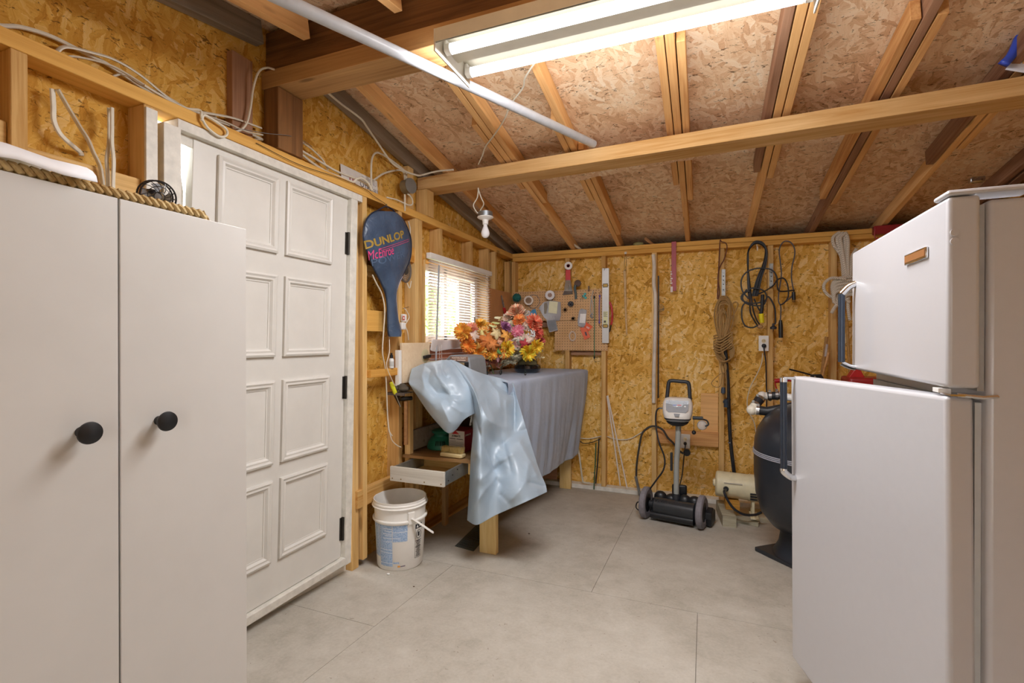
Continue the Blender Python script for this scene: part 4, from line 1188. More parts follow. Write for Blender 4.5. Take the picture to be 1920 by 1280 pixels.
# hanging fall at the near corner (underside showing)
def U(pts): return [ony(p[0], p[1], p[2]) for p in pts]
fall = [U([(846, 674, 2.752), (880, 690, 2.762), (912, 702, 2.93), (940, 709, 3.00), (964, 717, 3.06)]),
        U([(868, 703, 2.66), (893, 727, 2.68), (918, 738, 2.80), (946, 742, 2.92), (972, 748, 3.00)]),
        U([(892, 748, 2.57), (905, 776, 2.54), (924, 790, 2.62), (948, 792, 2.83), (983, 792, 2.95)]),
        U([(890, 800, 2.58), (903, 812, 2.50), (925, 832, 2.66), (958, 838, 2.70), (998, 838, 2.90)]),
        U([(884, 862, 2.56), (899, 880, 2.47), (930, 886, 2.62), (968, 880, 2.62), (1013, 882, 2.84)]),
        U([(880, 925, 2.55), (898, 938, 2.46), (930, 930, 2.57), (975, 918, 2.55), (1024, 908, 2.78)]),
        U([(878, 976, 2.54), (897, 984, 2.47), (932, 965, 2.55), (985, 941, 2.55), (1027, 922, 2.76)])]
b.mat(1); FF = [(-.050, 7, [(962, 728), (967, 748), (965, 772), (963, 805)]), (-.030, 6, [(930, 722), (948, 732), (962, 742)]), (-.030, 7, [(944, 832), (962, 815), (985, 806)]), (-.035, 10, [(890, 775), (906, 835), (926, 880)]),
      (-.020, 8, [(936, 800), (946, 840), (958, 885)]), (-.022, 6, [(995, 905), (1020, 912)]), (.030, 9, [(900, 755), (914, 785), (938, 800)]), (.028, 10, [(975, 828), (992, 858), (1006, 890)]),
      (.026, 9, [(900, 900), (930, 868), (958, 850)]), (.022, 9, [(884, 955), (905, 925), (928, 892)]), (.024, 8, [(976, 752), (992, 800), (1010, 862)]), (.024, 9, [(950, 752), (951, 800)]), (.022, 8, [(918, 715), (936, 735), (940, 765)]), (.018, 7, [(960, 935), (985, 905), (990, 870)])]
b.grid(crease(patch([[ony(a[0], a[1], a[2])] + r for a, r in zip(((836, 682, 2.757), (852, 716, 2.72), (880, 760, 2.70), (888, 806, 2.62), (885, 866, 2.585), (883, 928, 2.58), (882, 978, 2.57)), fall)], 14, 14), FF, .012, 5.0, 3, 44))
# lobe drooping over the bench end
lobe = [U([(773, 691, 2.66), (795, 681, 2.72), (815, 677, 2.74), (832, 674, 2.75), (854, 677, 2.76)]),
        U([(767, 712, 2.58), (792, 704, 2.56), (820, 703, 2.53), (850, 706, 2.58), (886, 714, 2.74)]),
        U([(768, 722, 2.53), (797, 738, 2.47), (828, 738, 2.50), (862, 736, 2.54), (907, 754, 2.72)]),
        U([(786, 748, 2.52), (808, 762, 2.46), (832, 768, 2.44), (860, 768, 2.50), (896, 770, 2.64)]),
        U([(812, 783, 2.52), (824, 790, 2.46), (838, 794, 2.45), (855, 790, 2.49), (872, 786, 2.55)]),
        U([(833, 807, 2.51), (838, 810.5, 2.48), (843, 812, 2.48), (850, 809, 2.50), (857, 804, 2.53)])]
LF = [(-.022, 12, [(806, 694), (802, 716), (818, 737), (858, 742)]), (-.028, 5, [(826, 690), (833, 700), (835, 709), (841, 709)]), (.024, 9, [(796, 682), (790, 705), (796, 726)]), (.026, 8, [(846, 676), (866, 700), (890, 738)]),
      (.012, 10, [(806, 740), (832, 750), (868, 748)]), (.016, 8, [(826, 755), (842, 790)]), (-.018, 8, [(850, 690), (868, 722)])]
b.grid(crease(patch(lobe, 14, 14), LF, .010, 6.0, 9, 14))
tag(b.build('tablecloth', [M_clT, M_clB], angle=180, solid=.0016, subsurf=1), 'pale blue vinyl tablecloth bunched over the near end of the workbench', 'tablecloth')

# ---------------------------------------------------------------- flowers
def petal(b, c, n, u, r, w, lift, curl):
    v = n.cross(u)
    rows = []
    for t in (0, .35, .75, 1.0):
        ww = w * (1.0 if t == .35 else (.95 if t == .75 else (.35 if t == 0 else .35)))
        h = lift * r * t + curl * r * t * t
        rows.append([c + u * (r * t * math.cos(.2)) + v * (ww * s_) + n * (h - .12 * r * abs(s_)) for s_ in (-1, 0, 1)])
    b.grid(rows)
def bloom(parent, c, n, r, col1, col2, layers=4, petals=13, R=None, name='bloom'):
    r *= 1.22; layers += 1; petals += 3
    n = Vector(n).normalized(); fu, fv = frame(n)
    b = MB()
    for L in range(layers):
        f = L / max(1, layers - 1)
        rr = r * (1 - .62 * f)
        for k in range(petals - int(4 * f)):
            a = 2 * PI * (k + .5 * L) / (petals - int(4 * f)) + R.uniform(-.12, .12)
            u = fu * math.cos(a) + fv * math.sin(a)
            b.mat(0 if (k + L) % 3 else 1)
            petal(b, Vector(c) + n * (r * .10 * L), n, u, rr * R.uniform(.85, 1.1), r * .155, .12 + .95 * f, .22)
    b.mat(1); b.ball(Vector(c) + n * (r * .28), r * .2, 10, 6)
    return b.build(name, [fm(col1), fm(col2)], parent, angle=60)
_fm = {}
def fm(c):
    if c not in _fm: _fm[c] = plain('petal_' + c[1:], tuple(min(.92, q * 1.12 + .01) for q in lin(c)[:3]) + (1,), .65, var=.12, scale=60)
    return _fm[c]
def maple(parent, c, n, r, col, R, name='leaf'):
    n = Vector(n).normalized(); fu, fv = frame(n); a0 = R.uniform(0, 6); r *= 1.15
    b = MB(); out = []
    for k in range(20):
        a = a0 + 2 * PI * k / 20; rr = r * (1 if k % 4 == 0 else (.72 if k % 2 else .50))
        out.append(Vector(c) + (fu * math.cos(a) + fv * math.sin(a)) * rr + n * (R.uniform(-.15, .15) * r - .2 * rr))
    b.add([Vector(c) + n * r * .12] + out, [(0, 1 + k, 1 + (k + 1) % 20) for k in range(20)])
    return b.build(name, fm(col), parent, angle=20, solid=.001)
def oval(parent, c, n, r, col, R, name='leaf'):
    n = Vector(n).normalized(); fu, fv = frame(n); a = R.uniform(0, 6); u = fu * math.cos(a) + fv * math.sin(a)
    b = MB(); petal(b, Vector(c) - u * r, n, u, r * 2, r * .5, .1, .1); return b.build(name, fm(col), parent, angle=60, solid=.0008)
def spray(parent, base, pts, col, R, name='foliage', s=.014):
    b = MB()
    for p in pts:
        q = spline([base, (base + p) / 2 + Vector((R.uniform(-.02, .02), R.uniform(-.02, .02), .02)), p], 5); b.tube(q, .0015, 4)
        for k in range(3, len(q)):
            for _ in range(3):
                d = Vector((R.uniform(-1, 1), R.uniform(-1, 1), R.uniform(-.4, 1))).normalized(); n_ = d.orthogonal().normalized()
                petal(b, q[k], n_, d, s * 1.8, s * .5, .1, .2)
    return b.build(name, fm(col), parent, angle=60)
def wire_foot(parent, pts):
    b = MB(); b.tube(spline(pts, 6), .0024, 6)
    e = pts[-1]; b.torus(e + Vector((0, 0, .016)), (-.3, 1, 0), .009, .0022, 18, 6, 1.7)
    b.build('wire_leg', plain('dark_green_wire', '#233230', .4, .4), parent)
R = random.Random(11)
DZ = 1.1475
A1 = thing('flower_arrangement', (-1.53, 3.45, DZ), 'low orange and yellow silk flower arrangement on a wire stand, nearer the window', 'flowers', 'silk flower arrangements on the tablecloth')
cA = ony(905, 645, 3.48)
def fp(x, y, Y): return ony(x, y, Y - max(0, 900 - x) / 32 * .22)
def facing(p, c): return ((p - c) * 1.0 + Vector((.25, -.55, .15)) * .12)
left_blooms = [(869, 622, 3.36, .060, '#e0922c', '#f2b445', 4), (884, 619, 3.42, .050, '#e08a6c', '#f0a58a', 4), (901, 613, 3.46, .058, '#e8a62e', '#f5c455', 4), (880, 648, 3.33, .052, '#e27f28', '#f09c3e', 4),
               (897, 660, 3.34, .064, '#e8952c', '#f6c368', 5), (922, 660, 3.40, .054, '#e79a30', '#f7c75a', 5), (948, 653, 3.44, .060, '#ecb41c', '#fbd84a', 4), (946, 615, 3.50, .046, '#9b5a8c', '#c78bb0', 4), (875, 636, 3.36, .048, '#d9742a', '#eea044', 4), (933, 636, 3.44, .04, '#e9a050', '#f3c78c', 3), (914, 628, 3.55, .05, '#d98a3a', '#ecab58', 3)]
for x, y, Y, r, c1, c2, L in left_blooms:
    p = fp(x, y, Y); bloom(A1, p, facing(p, cA), r, c1, c2, L, 13, R)
for x, y, Y, r, c in ((914, 640, 3.33, .075, '#d5813f'), (932, 624, 3.38, .05, '#f0d4a0'), (887, 630, 3.33, .046, '#e5cfc0'), (915, 655, 3.36, .035, '#ecd2c4'), (926, 646, 3.35, .05, '#dd8c4a'), (905, 640, 3.36, .05, '#e08a3c'), (950, 628, 3.42, .05, '#e8a54c'), (940, 640, 3.42, .045, '#d8a482'), (878, 662, 3.38, .04, '#e39a62')):
    p = fp(x, y, Y); maple(A1, p, facing(p, cA), r, c, R)
for x, y, Y, r, c in ((904, 626, 3.34, .032, '#f3dc90'), (924, 611, 3.45, .03, '#d8dba0'), (930, 605, 3.48, .03, '#cfd890'), (933, 595, 3.5, .035, '#f3e6c0'), (936, 660, 3.36, .028, '#6c9a50'), (933, 652, 3.4, .025, '#5d8a46'), (886, 675, 3.42, .03, '#c8604a'), (898, 676, 3.42, .03, '#c25a5a'), (906, 679, 3.42, .03, '#d27c7c'), (934, 672, 3.42, .03, '#c896a0')):
    p = fp(x, y, Y); oval(A1, p, facing(p, cA), r, c, R)
spray(A1, Vector((-1.50, 3.50, DZ + .05)), [fp(*q) for q in ((900, 672, 3.46), (912, 676, 3.48), (885, 668, 3.5), (925, 672, 3.45), (940, 668, 3.5))], '#a86a58', R)
for k in range(16):
    x, y = R.uniform(868, 950), R.uniform(612, 664)
    p = fp(x, y, 3.40 + R.uniform(0, .08)); bloom(A1, p, facing(p, cA), R.uniform(.034, .046), R.choice(('#e8a04a', '#f0b878', '#e58a3a', '#f3d0a8', '#ecc04c')), '#f8d890', 3, 10, R)
b = MB(); b.tube(spline([cA + Vector((-.05, -.12, -.02)), cA, cA + Vector((.15, .05, -.02))], 6), .014, 8); b.tube([cA + Vector((0, .02, 0)), Vector((-1.56, 3.52, DZ + .003))], .004, 6); b.build('stem_bundle', fm('#5c7044'), A1)
wire_foot(A1, [fp(917, 678, 3.45), fp(914, 690, 3.42), onz(912.5, 703, DZ + .0023)])
wire_foot(A1, [fp(945, 676, 3.5), fp(941, 688, 3.48), onz(938.5, 702, DZ + .0023)])
A2 = thing('flower_arrangement', (-1.40, 3.88, DZ), 'taller pink, coral and yellow silk flower arrangement in a black bowl', 'flowers', 'silk flower arrangements on the tablecloth')
cB = ony(978, 630, 3.84)
for x, y, Y, r, c1, c2, L in ((969, 588, 3.78, .066, '#efa888', '#f9d0b0', 5), (955, 597, 3.80, .050, '#f2c6b4', '#fae2d4', 4), (974, 602, 3.72, .052, '#ea8440', '#f3a765', 4), (1000, 606, 3.74, .064, '#dd6a4c', '#f09878', 5), (957, 613, 3.74, .048, '#f4d8b8', '#fbe9d2', 4), (971, 622, 3.68, .052, '#dd7890', '#ee9eb0', 3),
                       (1006, 624, 3.76, .05, '#c44a3c', '#dd7058', 4), (990, 659, 3.70, .064, '#e9b81a', '#fbdc48', 5), (1004, 649, 3.74, .056, '#edb522', '#f8d348', 4), (965, 645, 3.70, .046, '#efb6ae', '#f8d8cf', 4), (1010, 640, 3.80, .046, '#b24646', '#d66a60', 4), (985, 612, 3.72, .036, '#d9c0b0', '#efe0d4', 3), (948, 606, 3.86, .04, '#ecb9a0', '#f6d4c2', 3)):
    p = fp(x, y, Y); bloom(A2, p, facing(p, cB), r, c1, c2, L, 13, R)
for x, y, Y, r, c in ((980, 632, 3.68, .055, '#f0d6c0'), (972, 634, 3.66, .05, '#f2e3d0'), (985, 645, 3.68, .05, '#b83a44'), (995, 637, 3.70, .06, '#e8cdbc'), (998, 628, 3.72, .05, '#c98e3c'), (962, 628, 3.72, .045, '#eaa24c'), (1014, 655, 3.84, .05, '#ecdcb4'), (1000, 668, 3.78, .05, '#d8d2a0'), (952, 640, 3.74, .045, '#c86478')):
    p = fp(x, y, Y); maple(A2, p, facing(p, cB), r, c, R)
for k in range(20):
    x, y = R.uniform(944, 1012), R.uniform(588, 664)
    if (x - 978) ** 2 / 36 ** 2 + (y - 626) ** 2 / 42 ** 2 > 1: continue
    p = fp(x, y, 3.82 + R.uniform(0, .08)); bloom(A2, p, facing(p, cB), R.uniform(.036, .05), R.choice(('#f0b8a0', '#f3d4c0', '#e88a6a', '#f0c070', '#e8a0a8')), '#f8e0c8', 3, 10, R)
b = MB()
for k in range(26):
    p = fp(R.uniform(990, 1003), R.uniform(619, 631), 3.68 + R.uniform(0, .03)); b.ball(p, .0065, 8, 5)
b.build('white_berries', fm('#f2f0f2'), A2)
spray(A2, Vector((-1.42, 3.84, DZ + .10)), [fp(*q) for q in ((955, 668, 3.70), (945, 680, 3.72), (938, 690, 3.74), (962, 680, 3.68), (970, 668, 3.66), (950, 660, 3.7), (972, 655, 3.68), (935, 683, 3.8))], '#b8b398', R, s=.018)
spray(A2, Vector((-1.42, 3.84, DZ + .10)), [fp(*q) for q in ((1010, 660, 3.84), (1016, 670, 3.86), (1005, 672, 3.84), (945, 596, 3.85), (938, 600, 3.85))], '#e2d2a4', R, s=.016)
pt = Vector((-1.40, 3.86, DZ + .001))
b = MB(); b.lathe([(.001, 0), (.085, 0), (.105, .012), (.118, .035), (.112, .060), (.098, .068), (.090, .060), (.001, .05)], pt, n=36); b.build('black_bowl', plain('black_glaze', '#14161a', .08, coat=.6), A2)
b = MB(); b.ball(pt + Vector((0, 0, .07)), (.085, .085, .06)); b.tube([pt + Vector((0, 0, .08)), cB], .02, 8); b.build('moss_core', fm('#6e6a4c'), A2)
wire_foot(A2, [fp(987, 670, 3.70), fp(984, 685, 3.66), onz(985, 703, DZ + .0023)])
wire_foot(A2, [fp(1006, 672, 3.86), fp(1006, 685, 3.86), onz(1005, 698, DZ + .0023)])

# brown hardboard beside the window and the scraper hanging on it
b = MB(); b.box((-1.806, 3.955, 1.16), (-1.800, 4.50, 1.892)); tag(b.build('hardboard_panel', plain('brown_hardboard', '#c48c58', .7, var=.08)), 'brown hardboard panel between the window and the corner', 'panel')
b = MB(); b.box((-1.806, 2.93, 1.15), (-1.802, 3.95, 1.383)); tag(b.build('hardboard_panel', plain('red_hardboard', '#b9785a', .7, var=.08)), 'reddish hardboard strip behind the bottom of the blind', 'panel')
b = MB(); rows = []
for i in range(14):
    y = 2.89 + .86 * i / 13
    rows.append([Vector((-1.755 + .012 * math.sin(y * 22) - .02 * k / 5, y, 1.425 - .075 * (k / 5) - .012 * math.sin(y * 7) * k / 5 + (.012 if i == 0 else 0))) for k in range(6)])
b.grid(rows); tag(b.build('sill_cloth', plain('sill_white', '#ece4e2', .6, var=.05), solid=.004, subsurf=1), 'white cloth rolled along the window sill behind the blind wand', 'cloth')
sc = onx(944, 580, -1.78)
Sr = thing('wire_cutters', sc, 'red-handled pliers hanging on the brown hardboard panel', 'pliers')
b = MB(); b.tube(spline([onx(944, 577, -1.782), onx(947, 590, -1.782), onx(949, 605, -1.782), onx(948, 622, -1.782)], 5), .008, 8); b.tube(spline([onx(946, 577, -1.782), onx(951, 590, -1.774), onx(954, 603, -1.774), onx(955, 618, -1.774)], 5), .008, 8); b.build('red_grip', plain('red_grip', '#c5302e', .4), Sr)
b = MB(); b.tube([onx(945, 577, -1.782), onx(943, 568, -1.782), onx(940, 554, -1.782)], lambda t: .007 + .004 * math.sin(PI * t), 8); b.build('jaw', M_steel, Sr)
# ---------------------------------------------------------------- pegboard
def pegmat(name):
    m = NT(name); tc = m.coords(); sp = m.n('ShaderNodeSeparateXYZ'); m.l(tc, sp.inputs[0])
    fx = m.math('SUBTRACT', m.math('FRACT', m.math('MULTIPLY', sp.outputs[0], 39.37)), .5)
    fy = m.math('SUBTRACT', m.math('FRACT', m.math('MULTIPLY', sp.outputs[2], 39.37)), .5)
    d2 = m.math('ADD', m.math('MULTIPLY', fx, fx), m.math('MULTIPLY', fy, fy))
    base = m.ramp(m.noise(tc, 6, 3), [(.3, '#cda06c'), (.7, '#dcb283')])
    m.l(m.mix(m.ramp(d2, [(.018, '#ffffff'), (.026, '#000000')]), base, '#4c3018'), m.b.inputs['Base Color'])
    m.b.inputs['Roughness'].default_value = .65; return m.m
M_peg = pegmat('pegboard')
PY = 4.535
b = MB(); b.box((-1.80, PY, 1.612), (-.845, PY + .006, 1.905)); tag(b.build('mounted_pegboard', M_peg, smooth=False), 'upper wide tan pegboard hung with tapes and tools', 'pegboard')
b = MB(); b.box((-1.36, PY, 1.322), (-.845, PY + .006, 1.608)); tag(b.build('mounted_pegboard', M_peg, smooth=False), 'lower narrow tan pegboard below the wide one', 'pegboard')
PF = PY - .002
def at(x, y, dy=0): return ony(x, y, PF - dy)
fm2 = {}
def pm(c, rough=.5, metal=0, trans=0):
    k = (c, rough, metal, trans)
    if k not in fm2: fm2[k] = plain('tint_' + c[1:] + ('m' if metal else ''), c, rough, metal, trans=trans)
    return fm2[k]
def roll(name, x, y, r, hole, depth, col, core, lb, cat='tape roll', group='rolls of tape on the pegboard', tilt=(0, 0), band=None):
    c = at(x, y, depth + .004); T = thing(name, c, lb, cat, group)
    ax = Vector((tilt[0], 1, tilt[1])).normalized()
    b = MB(); b.lathe([(hole + .003, 0), (r, 0), (r, depth), (hole + .003, depth), (hole + .003, 0)], c, ax, 32); b.build('tape', pm(col), T)
    b = MB(); b.lathe([(hole, -.001), (hole + .003, -.001), (hole + .003, depth + .001), (hole, depth + .001), (hole, -.001)], c, ax, 28); b.build('core', pm(core), T)
    if band:
        b = MB(); b.lathe([(r, depth * .55), (r + .0015, depth * .55), (r + .0015, depth), (r, depth)], c, ax, 32); b.build('label_band', pm(band), T)
    b = MB(); e = c + Vector((0, depth + .004, hole * .6)); b.tube([e, e + Vector((0, -depth - .012, 0)), e + Vector((0, -depth - .012, .008))], .0018, 6); b.build('hanging_hook', M_steel, T)
    return T
roll('tape_roll', 991, 563, .046, .028, .05, '#e9e2da', '#c9a98a', 'cream tape roll at the upper left of the pegboard, its brown core showing', tilt=(-.18, .05))
roll('tape_roll', 1031, 553, .045, .018, .055, '#dfdcdf', '#b08c78', 'fat white tape roll with a blue band, highest on the pegboard', tilt=(-.30, .08), band='#4a4f8c')
roll('tape_roll', 1065.5, 498, .038, .014, .018, '#f1efee', '#c2474c', 'white tape roll hung over the red scraper handle', group=None)
roll('tape_roll', 989, 587, .028, .012, .02, '#eef0f4', '#9ad0dc', 'small white tape roll beside the blue card, above the flowers')
roll('tape_roll', 1069.5, 569.5, .026, .010, .026, '#2d2c33', '#55525a', 'black tape roll in the middle of the pegboard')
roll('tape_roll', 1059.5, 580.5, .020, .012, .014, '#a07c52', '#8c6a42', 'little brown ring of tape right of the hanging packets')
roll('tape_roll', 1074.5, 597, .020, .012, .014, '#8f7148', '#775a38', 'little brown ring of tape on the seam of the two pegboards')
def loopring(name, x, y, rx, rz_, r, col, lb, cat='ring', dy=.004, metal=0):
    c = at(x, y, dy + r); b = MB()
    pts = [c + Vector((rx * math.cos(2 * PI * k / 32), 0, rz_ * math.sin(2 * PI * k / 32))) for k in range(32)]
    b.tube(pts, r, 7, closed=True); return tag(b.build(name, pm(col, .4, metal)), lb, cat)
loopring('hanging_coil', 1000, 565, .064, .066, .003, '#9d938b', 'thin grey wire coil behind the cream tape roll', 'coil', metal=.5)
loopring('hanging_ring', 1073.5, 630, .030, .043, .006, '#d8c8ba', 'pale clear plastic hose ring on the lower pegboard', 'ring')
# teal tape on the corner stud
c = ony(969, 558, 4.46); T = thing('twine_ball', c, 'dark teal ball of twine in the corner beside the pegboard', 'twine')
b = MB(); b.ball(c, (.045, .04, .034))
for k in range(9): b.torus(c, (math.cos(k * .7), .4, math.sin(k * 1.1)), .040, .0035, 24, 5)
b.build('ball', pm('#1f6a66', .7), T); b = MB(); b.tube(spline([c + Vector((-.04, -.01, -.02)), c + Vector((0, -.03, -.052)), c + Vector((.04, -.01, -.035)), c + Vector((.05, .02, .0))], 5), .0022, 5); b.build('hanging_wire', M_galv, T)
# scraper
c = at(1066, 520); S_ = thing('paint_scraper', c, 'red-handled scraper with steel wire blade hung over the pegboard', 'scraper')
b = MB(); P0 = [at(1060.5, 505, .010), at(1069, 505, .010), at(1069.5, 525, .010), at(1060, 525, .010)]
b.add(P0 + [p + Vector((0, .014, 0)) for p in P0], [(0, 1, 2, 3), (7, 6, 5, 4), (0, 4, 5, 1), (1, 5, 6, 2), (2, 6, 7, 3), (3, 7, 4, 0)]); b.build('handle', pm('#d2494e', .4), S_, bevel=.004)
b = MB(); P0 = [at(1060.5, 525, .009), at(1069.5, 525, .009), at(1073, 546, .009), at(1057.5, 546, .009)]
b.add(P0 + [p + Vector((0, .006, 0)) for p in P0], [(0, 1, 2, 3), (7, 6, 5, 4), (0, 4, 5, 1), (1, 5, 6, 2), (2, 6, 7, 3), (3, 7, 4, 0)])
b.build('blade_holder', pm('#a7a5a3', .35, .8), S_)
b = MB()
for k in range(9):
    t = (k + .5) / 9; b.tube([at(1060.5 + 9 * t, 526, .0105), at(1057.8 + 15 * t, 545, .0105)], .002, 5)
b.build('steel_ribs', M_steel, S_)
b = MB(); P0 = [at(1057.5, 545.5, .011), at(1073, 545.5, .011), at(1073, 551, .011), at(1055, 553, .011)]
b.add(P0 + [p + Vector((0, .008, 0)) for p in P0], [(0, 1, 2, 3), (7, 6, 5, 4), (0, 4, 5, 1), (1, 5, 6, 2), (2, 6, 7, 3), (3, 7, 4, 0)]); b.build('dark_blade', pm('#5c524c', .4, .6), S_)
# inspection lamp / suction holder
c = at(1083, 531, .03); S_ = thing('inspection_mirror', c, 'grey handled tool with a dark round head above the pegboard', 'tool')
b = MB(); b.lathe([(.001, .022), (.020, .02), (.030, .008), (.0335, 0), (.030, -.004), (.001, -.005)], c, (0, 1, 0), 28); b.build('round_head', pm('#6a5750', .3, .5), S_)
b = MB(); b.tube(spline([at(1079, 534, .045), at(1078, 541, .045), at(1079.5, 550, .04), at(1080, 560.5, .035)], 5), lambda t: .012 + .001 * math.sin(6 * t), 10); b.build('handle', pm('#4d5f62', .45), S_)
# packets
def card(name, pts, col, lb, cat='packet', dy=.006, th=.004, group='packets hanging on the pegboard', m=None, parts=()):
    c = at(*pts[0], dy); T = thing(name, c, lb, cat, group)
    b = MB(); P0 = [at(x, y, dy + th) for x, y in pts]; n = len(P0)
    b.add(P0 + [p + Vector((0, th, 0)) for p in P0], [list(range(n)), list(range(2 * n - 1, n - 1, -1))] + [(i, n + i, n + (i + 1) % n, (i + 1) % n) for i in range(n)])
    b.build('card', m or pm(col), T, smooth=False)
    b = MB(); cx_ = sum(x for x, y in pts) / n; ty = min(y for x, y in pts); e = at(cx_, ty + 2.5, dy + 2 * th); b.tube([e + Vector((0, .012, 0)), e, e + Vector((0, 0, .008))], .0016, 6); b.build('hanging_hook', M_steel, T)
    for nm, q, cc in parts:
        b = MB(); P1 = [at(x, y, dy + th + .003) for x, y in q]; k = len(P1)
        b.add(P1 + [p + Vector((0, .0025, 0)) for p in P1], [list(range(k)), list(range(2 * k - 1, k - 1, -1))] + [(i, k + i, k + (i + 1) % k, (i + 1) % k) for i in range(k)])
        b.build(nm, pm(cc), T, smooth=False)
    return T
M_film = plain('clear_film', '#d4d4da', .15, trans=.45, var=.1)
card('blister_pack', [(1010, 577), (1020, 566), (1033, 563), (1051, 566), (1052, 590), (1049, 601), (1030, 603), (1020, 595)], '#cfcfd6', 'big clear packet of fittings with a cream label below the white tape roll', m=M_film, dy=.010,
     parts=(('cream_label', [(1030, 564), (1046, 566), (1044, 588), (1028, 586)], '#efecc8'), ('pipe_fitting', [(1020, 569), (1025, 567), (1027, 575), (1024, 588), (1020, 588)], '#8c8476')))
card('blister_pack', [(1024, 594), (1040, 592), (1043, 606), (1046, 619), (1030, 623), (1026, 608)], '#aab0b8', 'grey zip packet hanging lowest under the cream-labelled packet', m=M_film, dy=.022,
     parts=(('grey_insert', [(1026, 601), (1041, 599), (1044, 617), (1030, 621)], '#84898f'),))
card('blister_pack', [(1010, 578), (1020, 570), (1022, 582), (1018, 588)], '#ded8dc', 'small white folded packet at the left edge of the fittings packet', dy=.003)
card('paper_packet', [(998, 580), (1004, 579), (1006, 590), (1011, 608), (1004, 604), (996, 598), (990, 594)], '#4f9fd0', 'blue paper packet behind the small white tape roll', dy=.004,
     parts=(('pale_panel', [(992, 590), (1002, 588), (1004, 599), (995, 598)], '#a5d3e4'),))
card('blister_pack', [(1086, 582), (1090, 578), (1100, 581), (1098, 608), (1094, 614), (1084, 611), (1083, 600)], '#e4e2e0', 'white clear-wrapped packet right of centre on the pegboard', m=M_film, dy=.010,
     parts=(('white_slip', [(1088, 588), (1099, 588), (1097, 606), (1086, 605)], '#f0efee'),))
card('orange_card', [(1087, 615), (1098, 611), (1107, 632), (1096, 637)], '#e8714e', 'lower orange product card under the white packet', 'card', dy=.004, parts=(('hook_item', [(1096, 622), (1099, 622), (1101, 629), (1098, 629)], '#5a5560'),))
card('orange_card', [(1098, 603), (1111, 612), (1104, 621), (1096, 612)], '#ea6238', 'upper orange product card slanting right of the white packet', 'card', dy=.0095, parts=(('clip_item', [(1100, 611), (1106, 614), (1104, 617), (1099, 614)], '#e8b0a6'),))
# hex keys / pin hooks
b = MB()
b.tube(spline([at(1012, 596, .01), at(1012, 606, .012), at(1012.5, 622, .012)], 4), .003, 6)
tag(b.build('hanging_hex_key', M_dark), 'dark hex key hanging left of the grey zip packet', 'key', 'hex keys')
b = MB(); b.tube(spline([at(1017, 598, .01), at(1015.5, 610, .012), at(1015, 620, .012)], 4), .0022, 6)
tag(b.build('hanging_hex_key', M_dark), 'thinner dark hex key beside the grey zip packet', 'key', 'hex keys')
# keys with teal caps
c = at(1094, 552); K = thing('key_ring', c, 'bunch of keys with turquoise tags on the pegboard', 'keys')
b = MB(); b.torus(at(1092.5, 551, .008), (0, 1, .2), .012, .0015, 20, 6); b.build('hanging_ring', M_steel, K)
for x, y in ((1097, 551), (1098, 558), (1094.5, 555)):
    b = MB(); b.ball(at(x, y, .012), (.013, .008, .013)); b.build('turquoise_tag', pm('#5cbcbc', .35), K)
for q in ((1089, 564), (1093, 566)):
    b = MB(); b.tube([at(1092, 553, .009), at(*q, .009)], .0035, 6, flat=.4); b.build('key', M_steel, K)
b = MB(); b.cbox(at(1104, 541, .01), (.015, .014, .052)); tag(b.build('wall_mount_bracket', pm('#6a5546', .4, .3), bevel=.003), 'small dark bracket above the turquoise key tags', 'bracket')
# pliers (clear/grey)
c = at(1110, 565); K = thing('tongue_pliers', c, 'grey adjustable pliers hanging beside the green cord', 'pliers')
b = MB(); b.tube(spline([at(1112, 545, .01), at(1110, 555, .01), at(1108, 566, .01), at(1107, 580, .01), at(1109, 588, .01)], 5), .005, 7); b.tube(spline([at(1108, 556, .012), at(1111, 568, .012), at(1112, 580, .012), at(1111, 594, .012)], 5), .005, 7); b.build('handles', pm('#b5b0a8', .35, .3), K)
b = MB(); b.tube(spline([at(1110, 588, .011), at(1107, 592, .011), at(1111, 596, .011)], 4), .007, 7); b.build('jaw', M_galv, K)
# bungee cords
def bungee(pts, col, lb, knob, r=.0035, hook=True):
    T = thing('bungee_cord', pts[0], lb, 'cord', 'bungee cords on the pegboard')
    b = MB(); b.tube(spline(pts, 6), r, 8); b.build('elastic', pm(col, .7), T)
    for e, s in ((pts[0], 1), (pts[-1], -1)):
        b = MB(); b.ball(e, (.009, .009, .014)); b.build('knob', pm(knob, .4), T)
        b = MB(); b.tube(spline([e + Vector((0, 0, .012 * s)), e + Vector((.002, 0, .035 * s)), e + Vector((.012, 0, .045 * s)), e + Vector((.016, 0, .032 * s))], 4), .0018, 6); b.build('end_hook', M_dark, T)
bungee([at(1114.5, 557, .012), at(1115, 590, .012), at(1114.5, 630, .012), at(1114.5, 670, .012)], '#1f7a58', 'long green elastic cord hanging below the pegboard', '#14201c')
bungee([at(1124.5, 555, .012), at(1123.5, 580, .012), at(1123.8, 604, .012)], '#8a6fae', 'short purple elastic cord left of the spirit level', '#6a57b0', .005)
